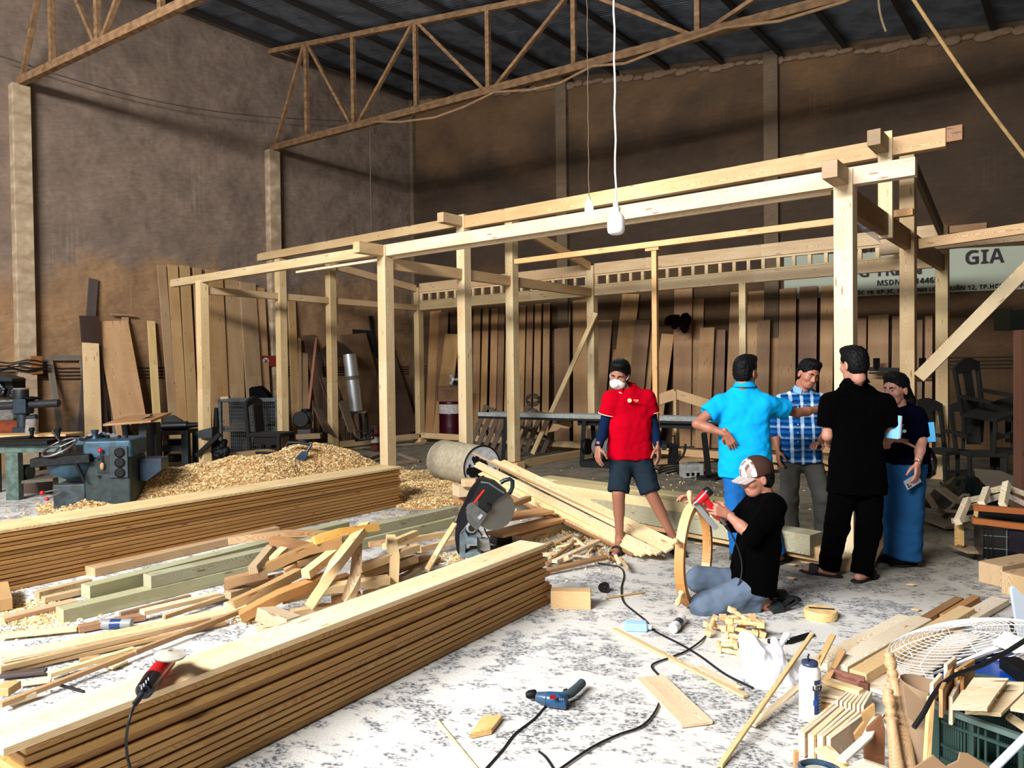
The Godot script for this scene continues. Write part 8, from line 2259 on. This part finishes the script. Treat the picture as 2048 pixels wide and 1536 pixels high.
# ---------------------------------------------------------------- machines at the left
func make_left() -> void:
	# blue planer
	var bc := Color(0.20, 0.33, 0.40); var gc := Color(0.16, 0.21, 0.20)
	var o := Vector3(AT(165, 900, 8.4).x, 0, -8.4)
	var m := lthing("blue_planer", "blue-grey cast iron planing machine with red knobs and three round dials", "machine", "", o, 0.16)
	lpart(m, "housing", mb(gc).box(Vector3(0.255, 0.31, -0.27), Vector3(0.51, 0.62, 0.54), Basis.IDENTITY, 0.035), "machine")
	lpart(m, "head", mb(bc).box(Vector3(0.26, 0.705, -0.27), Vector3(0.53, 0.23, 0.56), Basis.IDENTITY, 0.04), "machine")
	lpart(m, "control_panel", mb(Color(0.18, 0.22, 0.22)).box(Vector3(0.385, 0.56, 0.012), Vector3(0.20, 0.36, 0.03), Basis.IDENTITY, 0.012), "machine")
	for i in 3:
		var y := 0.67 - i * 0.115
		lpart(m, "dial", mb(Color(0.10, 0.09, 0.09)).cyl(Vector3(0.40, y, 0.025), Vector3(0.40, y, 0.042), 0.048, -1, 20, 0.004), "iron")
		lpart(m, "dial_ring", mb(Color(0.34, 0.34, 0.32)).lathe([Vector2(0.048, 0.0), Vector2(0.056, 0.004), Vector2(0.056, 0.012), Vector2(0.048, 0.016)], Transform3D(Basis(Vector3.RIGHT, PI / 2), Vector3(0.40, y, 0.025)), 22, false), "iron")
	lpart(m, "red_knob", mb(Color(0.75, 0.04, 0.09)).ball(Vector3(0.205, 0.70, 0.055), Vector3(0.025, 0.025, 0.025)), "gloss")
	lpart(m, "lever", mb(Color(0.3, 0.3, 0.28)).cyl(Vector3(0.205, 0.68, 0.05), Vector3(0.215, 0.56, 0.035), 0.008), "metal")
	lpart(m, "lever_grip", mb(Color(0.66, 0.56, 0.38)).ball(Vector3(0.217, 0.52, 0.035), Vector3(0.024, 0.045, 0.024)), "dusty")
	lpart(m, "lever_plate", mb(Color(0.13, 0.15, 0.15)).box(Vector3(0.22, 0.54, 0.006), Vector3(0.13, 0.20, 0.014)), "machine")
	for y in [0.6, 0.4]: lpart(m, "bolt", mb(Color(0.25, 0.25, 0.24)).cyl(Vector3(0.172, y, 0.008), Vector3(0.172, y, 0.022), 0.016, -1, 10), "iron")
	lpart(m, "foot", mb(Color(0.10, 0.12, 0.12)).box(Vector3(0.25, 0.03, -0.27), Vector3(0.56, 0.06, 0.6), Basis.IDENTITY, 0.01), "machine")
	lpart(m, "side_plinth", mb(Color(0.22, 0.26, 0.27)).box(Vector3(-0.16, 0.16, -0.2), Vector3(0.34, 0.32, 0.36), Basis.IDENTITY, 0.015), "machine")
	lpart(m, "infeed_table", mb(Color(0.48, 0.48, 0.47)).box(Vector3(-0.20, 0.60, -0.12), Vector3(0.62, 0.10, 0.44), Basis(Vector3.BACK, 0.06), 0.012), "iron")
	lpart(m, "table_body", mb(bc).lathe([Vector2(0.05, -0.19), Vector2(0.16, -0.13), Vector2(0.19, 0.0)], Transform3D(Basis.IDENTITY.scaled(Vector3(1.5, 1, 0.9)), Vector3(-0.14, 0.56, -0.1)), 24), "machine")
	lpart(m, "column", mb(Color(0.08, 0.10, 0.10)).box(Vector3(-0.12, 0.36, -0.3), Vector3(0.22, 0.16, 0.2)), "machine")
	var wheel := []
	for i in 29: wheel.append(Vector3(-0.24 + cos(TAU * i / 28.0) * 0.17, 0.745 + sin(TAU * i / 28.0) * 0.07 + cos(TAU * i / 28.0) * 0.055, 0.0 + sin(TAU * i / 28.0) * -0.14))
	lpart(m, "handwheel", mb(Color(0.52, 0.52, 0.52)).tube(wheel, 0.014, 8), "metal")
	for i in 3:
		var a := TAU * i / 3.0 + 0.4
		lpart(m, "wheel_spoke", mb(Color(0.5, 0.5, 0.5)).cyl(Vector3(-0.24, 0.745, 0), Vector3(-0.24 + cos(a) * 0.17, 0.745 + sin(a) * 0.07 + cos(a) * 0.055, sin(a) * -0.14), 0.011), "metal")
	lpart(m, "wheel_crank", mb(Color(0.05, 0.05, 0.05)).cyl(Vector3(-0.25, 0.80, -0.05), Vector3(-0.34, 0.93, -0.08), 0.014, 0.018, 10, 0.003), "rubber")
	for i in 2:
		lpart(m, "clamp_lever", mb(Color(0.5, 0.5, 0.48)).cyl(Vector3(-0.22, 0.28 - i * 0.04, 0.06), Vector3(-0.36 + i * 0.05, 0.26 - i * 0.07, 0.12), 0.010), "metal")
		lpart(m, "red_knob", mb(Color(0.72, 0.08, 0.12)).ball(Vector3(-0.375 + i * 0.05, 0.255 - i * 0.07, 0.125), Vector3(0.026, 0.026, 0.026) * (1.0 - i * 0.15)), "gloss")
	lpart(m, "height_screw", mb(Color(0.36, 0.34, 0.32)).cyl(Vector3(-0.06, 0.62, 0.08), Vector3(0.04, 0.36, 0.07), 0.018, -1, 12), "iron")
	lpart(m, "fence_rail", mb(bc).box(Vector3(-0.05, 0.76, -0.55), Vector3(0.5, 0.10, 0.08), Basis.IDENTITY, 0.02), "machine")
	lpart(m, "oil_cup", mb(Color(0.14, 0.24, 0.30)).lathe([Vector2(0.045, 0), Vector2(0.028, 0.03), Vector2(0.028, 0.06), Vector2(0.04, 0.09), Vector2(0.04, 0.11)], Transform3D(Basis.IDENTITY, Vector3(0.09, 0.815, -0.12)), 16), "machine")
	for x in [0.22, 0.34, 0.42]: lpart(m, "head_bolt", mb(Color(0.35, 0.36, 0.36)).cyl(Vector3(x, 0.815, -0.15), Vector3(x, 0.87 - x * 0.05, -0.15), 0.016, -1, 10), "iron")
	lpart(m, "chute", mb(Color(0.10, 0.20, 0.27)).prism(PackedVector2Array([Vector2(0.52, 0.30), Vector2(0.52, 0.56), Vector2(0.76, 0.56), Vector2(0.76, 0.42), Vector2(0.60, 0.30)]), 0.3, Transform3D(Basis.IDENTITY, Vector3(0, 0, -0.4))), "machine")
	var rg := thing("plastic_film", "crumpled whitish plastic film draped over the blue planer", "plastic film", "", o + Vector3(0.2, 0.85, -0.4))
	var rows := []
	for i in 8:
		var row := []
		for j in 14:
			var u := j / 13.0; var v := i / 7.0
			row.append(AT(lerpf(150, 228, u), 880, 8.65) + Vector3(0, -0.02 + 0.10 * sin(PI * u) * (1.0 - v * 0.6) + fold_noise.get_noise_2d(u * 300, v * 200) * 0.06, -v * 0.35))
		rows.append(row)
	part(rg, "film", mb(Color(0.66, 0.66, 0.68)).grid(rows, Vector3.UP).done(), M.gloss)
	# radial saw bench at the far left
	var zb := 9.3
	var rb := thing("saw_bench", "pale green steel saw bench with a wooden top at the left edge", "bench", "", G(40, 1008))
	var T := func(px: float, py: float, dz: float) -> Vector3: return AT(px, py, zb + dz)
	var green := Color(0.34, 0.42, 0.38)
	part(rb, "leg", mb(green).bar(T.call(28, 905, 0), Vector3(T.call(28, 905, 0).x, 0, -zb), 0.16, 0.10, Vector3.BACK).done(), M.machine)
	part(rb, "leg", mb(green).bar(T.call(122, 900, 0.1), Vector3(T.call(122, 900, 0).x, 0, -zb - 0.1), 0.10, 0.10, Vector3.BACK).done(), M.machine)
	part(rb, "leg", mb(green * 0.7).bar(T.call(-10, 905, 0.6), Vector3(T.call(-10, 905, 0.6).x, 0, -zb - 0.6), 0.10, 0.10, Vector3.BACK).done(), M.machine)
	part(rb, "apron", mb(green).bar(T.call(-40, 900, 0), T.call(125, 896, 0.1), 0.06, 0.09, Vector3.UP).done(), M.machine)
	part(rb, "iron_top", mb(Color(0.34, 0.34, 0.34)).bar(T.call(-60, 886, 0.3), T.call(128, 880, 0.3), 0.7, 0.05, Vector3.UP).done(), M.iron)
	part(rb, "wooden_top", mb(Color(0.86, 0.72, 0.50)).bar(T.call(-60, 872, 0.55), T.call(150, 868, 0.55), 0.4, 0.03, Vector3.UP).done(), M.pine)
	part(rb, "shelf", mb(Color(0.40, 0.38, 0.34)).bar(T.call(40, 962, 0.2), T.call(125, 955, 0.2), 0.4, 0.04, Vector3.UP).done(), M.dull_pine)
	part(rb, "motor", mb(Color(0.24, 0.27, 0.27)).cyl(T.call(44, 945, 0.2), T.call(62, 944, 0.2), 0.10, -1, 18, 0.01).done(), M.machine)
	part(rb, "guide_bar", mb(Color(0.16, 0.16, 0.16)).bar(T.call(-40, 880, 0.05), T.call(62, 873, 0.1), 0.05, 0.03, Vector3.UP).done(), M.iron)
	for px in [64, 117]: part(rb, "clamp", mb(Color(0.12, 0.13, 0.14)).lathe([Vector2(0.05, 0), Vector2(0.02, 0.03), Vector2(0.025, 0.09), Vector2(0.035, 0.10), Vector2(0.03, 0.14)], Transform3D(Basis.IDENTITY, T.call(px, 877, 0.15)), 14).done(), M.iron)
	part(rb, "lower_panel", pxslab([[42, 955], [104, 945], [104, 988], [42, 1000]], zb + 0.5, 0.03, Color(0.34, 0.27, 0.22)).done(), M.dull_pine)
	var ra := thing("radial_drill", "dark steel column with a long horizontal arm standing behind the saw bench", "machine", "", Vector3(T.call(46, 850, 0.9).x, 0.9, -zb - 0.9))
	part(ra, "column", mb(Color(0.10, 0.17, 0.20)).cyl(T.call(47, 868, 0.9), T.call(46, 806, 0.9), 0.075, -1, 18, 0.01).done(), M.machine)
	part(ra, "collar", mb(Color(0.10, 0.17, 0.21)).box(T.call(47, 812, 0.9), Vector3(0.19, 0.22, 0.2), Basis.IDENTITY, 0.02).done(), M.machine)
	part(ra, "arm", mb(Color(0.16, 0.16, 0.17)).cyl(T.call(-30, 814, 0.9), T.call(118, 806, 0.9), 0.055, -1, 18, 0.006).done(), M.machine)
	part(ra, "motor", mb(Color(0.11, 0.11, 0.12)).cyl(T.call(42, 800, 0.9), T.call(42, 779, 0.9), 0.095, -1, 20, 0.01).done(), M.machine)
	part(ra, "motor_cap", mb(Color(0.45, 0.45, 0.43)).cyl(T.call(42, 779, 0.9), T.call(42, 776, 0.9), 0.10, 0.09, 20, 0.004).done(), M.dusty)
	part(ra, "foot", mb(Color(0.10, 0.15, 0.18)).box(T.call(47, 864, 0.9), Vector3(0.2, 0.14, 0.2), Basis.IDENTITY, 0.015).done(), M.machine)
	part(ra, "handwheel", mb(Color(0.08, 0.08, 0.08)).lathe([Vector2(0.02, -0.03), Vector2(0.12, 0.0), Vector2(0.12, 0.015), Vector2(0.02, 0.03)], Transform3D(Basis.IDENTITY, T.call(63, 797, 0.9)), 16).done(), M.iron)
	part(ra, "side_bar", mb(Color(0.12, 0.18, 0.2)).cyl(T.call(54, 836, 0.9), T.call(73, 834, 0.9), 0.04, -1, 12).done(), M.machine)
	solid("spindle_post", "pale grey cylinder standing on the saw bench", "cylinder", mb(Color(0.55, 0.53, 0.50)).cyl(T.call(63, 868, 0.5), T.call(63, 838, 0.5), 0.075, 0.065, 18, 0.006).done(), M.dusty)
	solid("orange_tank", "rusty orange round tank lying behind the saw bench at the left edge", "tank", mb(Color(0.50, 0.22, 0.10)).ball(T.call(12, 858, 1.2), Vector3(0.36, 0.13, 0.2)).done(), M.dusty)
	var eng := thing("engine", "black oily engine block at the left edge", "engine", "", T.call(15, 800, 1.6))
	part(eng, "block", mb(Color(0.045, 0.045, 0.048)).box(T.call(12, 775, 1.6), Vector3(0.42, 0.30, 0.3), Basis.IDENTITY, 0.03).done(), M.iron)
	var pipes := mb(Color(0.2, 0.2, 0.2))
	for i in 14: pipes.ball(T.call(12 + jit(22), 774 + jit(18), 1.42), Vector3(0.03 + rng.randf() * 0.04, 0.02 + rng.randf() * 0.03, 0.03), Basis(Vector3.BACK, jit(1.5)), 8)
	part(eng, "fittings", pipes.done(), M.metal).set_meta("kind", "stuff")
	part(eng, "hood", pxslab([[-20, 748], [8, 748], [38, 757], [38, 762], [-20, 762]], zb + 1.45, 0.3, Color(0.04, 0.05, 0.05)).done(), M.machine)
	part(eng, "stand", mb(Color(0.5, 0.49, 0.46)).box(T.call(10, 812, 1.7), Vector3(0.5, 0.22, 0.3)).done(), M.dusty)
	part(eng, "arch", mb(Color(0.45, 0.44, 0.42)).lathe([Vector2(0.11, -0.1), Vector2(0.15, -0.1), Vector2(0.15, 0.1), Vector2(0.11, 0.1)], Transform3D(Basis(Vector3.RIGHT, PI / 2), T.call(17, 835, 1.6)), 24).done(), M.dusty)
	for i in 5:
		var y := 826 + i * 8.5
		var pts := []
		for k in 8: pts.append(wall_pt(lerpf(0, 96, k / 7.0), lerpf([724, 730, 737, 742, 734][i], [722, 727, 733, 739, 742][i], k / 7.0) + 3.0 * sin(k * 1.1 + i), true, 0.22))
		solid("wall_cable", "brown cable sagging past the far left pillar, %s from the top" % nth(i), "cable", mb(Color(0.20, 0.12, 0.09)).tube(pts, 0.011, 6).done(), M.rubber, "cables on the left pillar")
	# plywood table
	var zt := 11.4
	var U := func(x: float, y: float, dz: float) -> Vector3: return AT(230 + x / 3.43, 760 + y / 3.43, zt + dz)
	var pt := thing("plywood_table", "rough plywood top on dark steel legs, next to the blue planer", "table", "", Vector3(U.call(200, 300, 0).x, 0, -zt))
	part(pt, "top", mb(Color(0.74, 0.58, 0.42)).bar(U.call(0, 280, 0), U.call(320, 255, 0), 0.7, 0.035, Vector3(0, 1, 0.12)).done(), M.pine)
	part(pt, "leg", mb(Color(0.16, 0.16, 0.17)).bar(U.call(200, 300, 0), Vector3(U.call(200, 300, 0).x, 0, -zt), 0.12, 0.12, Vector3.BACK).done(), M.machine)
	part(pt, "leg", mb(Color(0.10, 0.11, 0.12)).bar(U.call(250, 290, 0.3), Vector3(U.call(250, 300, 0.3).x, 0, -zt - 0.3), 0.22, 0.16, Vector3.BACK).done(), M.machine)
	part(pt, "leg", mb(Color(0.12, 0.12, 0.12)).bar(U.call(70, 300, 0.2), Vector3(U.call(110, 300, 0.2).x, 0, -zt - 0.2), 0.09, 0.09, Vector3.BACK).done(), M.machine)
	plank("table_scrap", "thin wood scrap lying on the plywood table", "wood scrap", "", U.call(140, 275, -0.1), U.call(250, 240, -0.1), 0.10, 0.03, Color(0.5, 0.42, 0.32))
	var cn := thing("paper_sack", "brown paper sack slumped under the plywood table", "sack", "", Vector3(U.call(130, 500, 0).x, 0, -zt - 0.3))
	var cf := Field.new(0.014)
	cf.cap(U.call(130, 470, 0.4), U.call(140, 330, 0.4), 0.17, 0.10, 0.05)
	var cm := mb(); cf.build(cm, flat_tint(Color(0.44, 0.36, 0.26)), 0.03, fold_noise)
	part(cn, "sack", cm.done(), M.card)
	# thicknesser
	var zk := 12.3
	var V := func(x: float, y: float, dz: float) -> Vector3: return AT(230 + x / 3.43, 760 + y / 3.43, zk + dz)
	var tk := thing("thicknesser", "black roller thicknessing machine half sunk behind the shavings", "machine", "", Vector3(V.call(390, 500, 0).x, 0, -zk))
	var dk := Color(0.11, 0.14, 0.14)
	for q in [[290, 350, 0.0], [485, 345, 0.0], [235, 360, 0.5], [560, 360, 0.4]]:
		part(tk, "leg", mb(dk).bar(V.call(q[0], q[1], q[2]), Vector3(V.call(q[0], q[1], q[2]).x, 0, -zk - q[2]), 0.11, 0.11, Vector3.BACK).done(), M.machine)
	part(tk, "bed", mb(Color(0.30, 0.29, 0.26)).bar(V.call(215, 362, 0.2), V.call(520, 352, 0.2), 0.6, 0.06).done(), M.dusty)
	part(tk, "lower_rail", mb(Color(0.15, 0.20, 0.20)).bar(V.call(300, 470, 0), V.call(480, 466, 0), 0.08, 0.10).done(), M.machine)
	part(tk, "roller", mb(Color(0.24, 0.25, 0.26)).cyl(V.call(325, 318, 0.1), V.call(500, 312, 0.1), 0.075, -1, 20, 0.008).done(), M.metal)
	part(tk, "cutter_shaft", mb(Color(0.10, 0.10, 0.11)).cyl(V.call(500, 312, 0.1), V.call(610, 302, 0.1), 0.05, 0.03, 16, 0.006).done(), M.iron)
	part(tk, "side_cheek", pxslab(crop_pts(230, 760, 3.43, [[290, 330], [330, 295], [345, 245], [400, 240], [460, 275], [480, 300], [480, 330], [300, 350]]), zk + 0.35, 0.05, Color(0.07, 0.07, 0.075)).done(), M.machine)
	part(tk, "motor", mb(Color(0.10, 0.12, 0.12)).cyl(V.call(408, 455, 0.3), V.call(408, 405, 0.3), 0.15, -1, 20, 0.02).done(), M.machine)
	part(tk, "lower_motor", mb(Color(0.08, 0.09, 0.09)).cyl(V.call(405, 560, 0.3), V.call(405, 505, 0.3), 0.12, -1, 20, 0.02).done(), M.machine)
	part(tk, "gear_case", pxslab(crop_pts(230, 760, 3.43, [[590, 345], [690, 320], [690, 390], [600, 395]]), zk, 0.3, Color(0.13, 0.14, 0.14)).done(), M.machine)
	part(tk, "strut", mb(Color(0.08, 0.08, 0.08)).bar(V.call(560, 520, -0.1), V.call(720, 370, -0.1), 0.07, 0.07).done(), M.iron)
	part(tk, "screw_post", mb(Color(0.07, 0.08, 0.08)).cyl(V.call(695, 330, 0.2), V.call(695, 190, 0.2), 0.05, 0.03, 12, 0.005).done(), M.iron)
	part(tk, "base_foot", mb(Color(0.05, 0.06, 0.06)).bar(Vector3(V.call(215, 590, 0).x, 0.04, -zk + 0.1), Vector3(V.call(340, 590, 0).x, 0.04, -zk + 0.1), 0.3, 0.08).done(), M.machine)
	var sm := mb(Color(0.06, 0.06, 0.06))
	for i in 22: sm.ball(V.call(610 + rng.randf() * 150, 420 + rng.randf() * 100, 0.1), Vector3(0.05 + rng.randf() * 0.09, 0.04 + rng.randf() * 0.06, 0.08), Basis(Vector3.BACK, jit(1.5)), 8)
	part(tk, "greasy_gears", sm.done(), M.iron).set_meta("kind", "stuff")
	# caged exhaust fan
	var zf := 13.9
	var p0 := AT(437, 800, zf); var p1 := AT(558, 799, zf - 0.15)
	var fw := p0.distance_to(p1); var fh := p0.y
	var fx := (p1 - p0); fx.y = 0; fx = fx.normalized()
	var fan := lthing("exhaust_fan", "big square exhaust fan in a grey wire cage, standing before the brown boards", "fan", "", Vector3(p0.x, 0, p0.z), atan2(-fx.z, fx.x))
	var gr := Color(0.28, 0.32, 0.33)
	for y in [0.04, fh]: lpart(fan, "frame_rail", mb(gr).box(Vector3(fw * 0.5, y, 0), Vector3(fw, 0.07, 0.06)), "machine")
	for x in [0.03, fw - 0.03]: lpart(fan, "frame_post", mb(gr).box(Vector3(x, fh * 0.5, 0), Vector3(0.06, fh, 0.06)), "machine")
	lpart(fan, "back_panel", mb(Color(0.10, 0.11, 0.115)).box(Vector3(fw * 0.5, fh * 0.5, -0.42), Vector3(fw, fh, 0.02)), "machine")
	for k in 5:
		var a := TAU * k / 5.0 + 0.55
		var bl := PackedVector2Array([Vector2(0.08, -0.06), Vector2(0.46, -0.14), Vector2(0.49, 0.02), Vector2(0.42, 0.12), Vector2(0.08, 0.06)])
		lpart(fan, "blade", mb(Color(0.30, 0.30, 0.28)).prism(bl, 0.01, Transform3D(Basis(Vector3.BACK, a) * Basis(Vector3.RIGHT, 0.45), Vector3(fw * 0.5, fh * 0.5, -0.22))), "dusty")
	lpart(fan, "hub", mb(Color(0.22, 0.22, 0.21)).cyl(Vector3(fw * 0.5, fh * 0.5, -0.3), Vector3(fw * 0.5, fh * 0.5, -0.14), 0.1, -1, 18, 0.01), "machine")
	lpart(fan, "motor_beam", mb(Color(0.34, 0.33, 0.31)).box(Vector3(fw * 0.5, fh * 0.48, -0.12), Vector3(fw, 0.10, 0.06)), "dusty")
	var wire := mb(Color(0.36, 0.38, 0.38))
	for i in 30: wire.cyl(Vector3(0.04 + i * (fw - 0.08) / 29.0, 0.05, 0.0), Vector3(0.04 + i * (fw - 0.08) / 29.0, fh, 0.0), 0.0035, -1, 5)
	for i in 15: wire.cyl(Vector3(0.03, 0.08 + i * (fh - 0.12) / 14.0, 0.004), Vector3(fw - 0.03, 0.08 + i * (fh - 0.12) / 14.0, 0.004), 0.0035, -1, 5)
	lpart(fan, "wire_mesh", wire, "plain").set_meta("kind", "stuff")
	solid("black_cover", "black crumpled cover lying on top of the caged fan", "cover", pxslab(crop_pts(230, 760, 3.43, [[935, 60], [950, 48], [1000, 40], [1040, 75], [1065, 110], [1060, 125], [940, 128]]), zf + 0.1, 0.25, Color(0.05, 0.055, 0.06), true).done(), M.cloth)
	plank("wood_scrap", "small light wood block on top of the caged fan", "wood block", "", AT(443, 796, zf), AT(459, 795, zf), 0.12, 0.05, TAN)
	# dark chair before the fan
	var zc := 13.2
	var ch := lthing("dark_chair", "dark wooden chair with an arched slatted back, in front of the caged fan", "chair", "", Vector3(AT(540, 850, zc).x, 0, -zc), -0.25)
	var dw := Color(0.12, 0.105, 0.095)
	lpart(ch, "seat", mb(dw).box(Vector3(0.04, 0.47, 0), Vector3(0.62, 0.07, 0.5), Basis.IDENTITY, 0.015), "dusty")
	lpart(ch, "apron", mb(dw * 0.8).box(Vector3(0.06, 0.37, 0.2), Vector3(0.5, 0.14, 0.03)), "dusty")
	for s in [-1, 1]:
		lpart(ch, "rear_post", mb(dw).bar(Vector3(-0.26, 0, 0.21 * s), Vector3(-0.34, 1.0, 0.21 * s), 0.06, 0.06, Vector3.BACK), "dusty")
		lpart(ch, "leg", mb(dw).bar(Vector3(0.30, 0, 0.21 * s), Vector3(0.30, 0.45, 0.21 * s), 0.06, 0.06, Vector3.BACK), "dusty")
	var bt := Basis(Vector3.UP, 0.9)
	for i in 5: lpart(ch, "back_slat", mb(dw).box(Vector3(-0.25 + i * 0.012, 0.76, -0.16 + i * 0.08), Vector3(0.02, 0.5, 0.045), Basis(Vector3.BACK, 0.08)), "dusty")
	var crest := []
	for i in 9: crest.append(Vector3(-0.33, 1.0 + 0.08 * sin(PI * i / 8.0), -0.22 + 0.055 * i))
	lpart(ch, "crest_rail", mb(dw).bent(crest, 0.05, 0.12, Vector3(0.2, 1, 0)), "dusty")
	lpart(ch, "stretcher", mb(dw).box(Vector3(0.02, 0.16, 0.21), Vector3(0.56, 0.04, 0.03)), "dusty")
	# little engine stand and extinguisher in the dim corner
	var ze := 13.3
	var E := func(x: float, y: float, dz: float) -> Vector3: return AT(560 + x / 3.966, 640 + y / 3.966, ze + dz)
	var es := thing("pump_stand", "small dark pump on a stand between the second and third left posts", "pump", "", Vector3(E.call(210, 900, 0).x, 0, -ze))
	part(es, "pedestal", mb(Color(0.06, 0.065, 0.07)).box(Vector3(E.call(205, 870, 0).x, 0.28, -ze), Vector3(0.26, 0.55, 0.25), Basis.IDENTITY, 0.02).done(), M.machine)
	part(es, "pump", mb(Color(0.16, 0.16, 0.16)).cyl(E.call(160, 780, -0.05), E.call(250, 770, -0.05), 0.13, 0.11, 18, 0.02).done(), M.machine)
	part(es, "flywheel", mb(Color(0.22, 0.22, 0.21)).lathe([Vector2(0.12, -0.015), Vector2(0.145, -0.015), Vector2(0.145, 0.015), Vector2(0.12, 0.015)], Transform3D(Basis(Vector3.RIGHT, PI / 2), E.call(165, 790, -0.2)), 24).done(), M.iron)
	part(es, "head", mb(Color(0.18, 0.18, 0.17)).cyl(E.call(205, 740, -0.05), E.call(205, 705, -0.05), 0.07, 0.085, 16, 0.01).done(), M.iron)
	plank("support_plank", "short dusty plank set before the dark pump", "plank", "", E.call(135, 925, -0.4), E.call(328, 918, -0.4), 0.16, 0.09, Color(0.50, 0.42, 0.33), Vector3.UP, "dull_pine")
	var ex := lthing("fire_extinguisher", "small dull red fire extinguisher beside the front middle post", "fire extinguisher", "", Vector3(AT(750, 870, 14.6).x, 0, -14.6))
	lpart(ex, "cylinder", mb(Color(0.30, 0.09, 0.08)).lathe([Vector2(0.075, 0), Vector2(0.08, 0.02), Vector2(0.08, 0.36), Vector2(0.06, 0.42), Vector2(0.025, 0.45)], Transform3D(), 18), "dusty")
	lpart(ex, "valve", mb(Color(0.12, 0.12, 0.12)).box(Vector3(0, 0.48, 0), Vector3(0.13, 0.05, 0.04)), "iron")
	lpart(ex, "hose", mb(Color(0.05, 0.05, 0.05)).tube([Vector3(-0.05, 0.47, 0), Vector3(-0.11, 0.4, 0.02), Vector3(-0.10, 0.2, 0.04)], 0.012, 7), "rubber")
	lpart(ex, "label", mb(Color(0.6, 0.58, 0.54)).lathe([Vector2(0.0815, 0.16), Vector2(0.0815, 0.28)], Transform3D(), 18, false), "dusty")
	var mf := thing("rod_stand", "small welded steel frame lying near the red extinguisher", "frame", "", Vector3(AT(725, 870, 14.3).x, 0, -14.3))
	for q in [[598, 890, 740, 870], [598, 890, 600, 960], [740, 870, 742, 940], [600, 960, 742, 940], [610, 950, 735, 880]]: part(mf, "rod", mb(Color(0.12, 0.12, 0.12)).cyl(E.call(q[0], q[1], 1.0), E.call(q[2], q[3], 0.9), 0.016, -1, 8).done(), M.iron)
	var dl := [[490, 640, 580, 900, 0.22, "dark plank leaning low behind the third left post"], [560, 760, 615, 930, 0.14, "pale board foot standing below the foil roll"], [300, 700, 390, 900, 0.25, "brown board slanting down behind the dark pump"], [262, 640, 262, 880, 0.03, "thin pale rod standing behind the dark pump"]]
	for q in dl: plank("corner_board", q[5], "board", "low boards in the dim corner", E.call(q[0], q[1], 1.3), E.call(q[2], q[3], 0.8), q[4], 0.025, Color(0.42, 0.36, 0.29), LN, "dull_pine")
func set_stage() -> void:
	var cam := Camera3D.new()
	cam.name = "camera"
	cam.transform = Transform3D(CAM_B, EYE)
	cam.fov = rad_to_deg(2.0 * atan(768.0 / F))
	cam.near = 0.05; cam.far = 200.0
	add_child(cam)
	cam.current = true
	var we := WorldEnvironment.new()
	we.name = "world"
	var env := Environment.new()
	env.background_mode = Environment.BG_SKY
	var sky := Sky.new()
	var sm := ProceduralSkyMaterial.new()
	sm.sky_top_color = Color(0.62, 0.74, 0.92); sm.sky_horizon_color = Color(0.88, 0.92, 0.97)
	sm.ground_bottom_color = Color(0.5, 0.48, 0.45); sm.ground_horizon_color = Color(0.8, 0.8, 0.78)
	sky.sky_material = sm
	env.sky = sky
	env.background_energy_multiplier = 2.6
	env.tonemap_mode = Environment.TONE_MAPPER_LINEAR
	env.tonemap_exposure = 1.12
	env.sdfgi_enabled = true; env.ssao_enabled = true; env.ssil_enabled = true
	we.environment = env
	add_child(we)
	# daylight through the high side opening, left of and behind the camera
	var key := AreaLight3D.new()
	key.name = "side_daylight"
	key.area_size = Vector2(7.0, 1.2)
	key.light_energy = 320.0
	key.light_color = Color(0.985, 0.985, 1.0)
	key.area_range = 60.0; key.area_attenuation = 2.0
	key.shadow_enabled = true
	add_child(key)
	key.look_at_from_position(Vector3(-6.2, 6.5, 1.8), Vector3(0.0, 0.6, -7.0), Vector3.UP)

func _ready() -> void:
	rng.seed = 7
	set_stage()
	make_materials()
	make_hall()
	make_frame()
	make_wood()
	make_back()
	make_people()
	make_tools()
	make_saw()
	make_shavings()
	make_right()
	make_left()
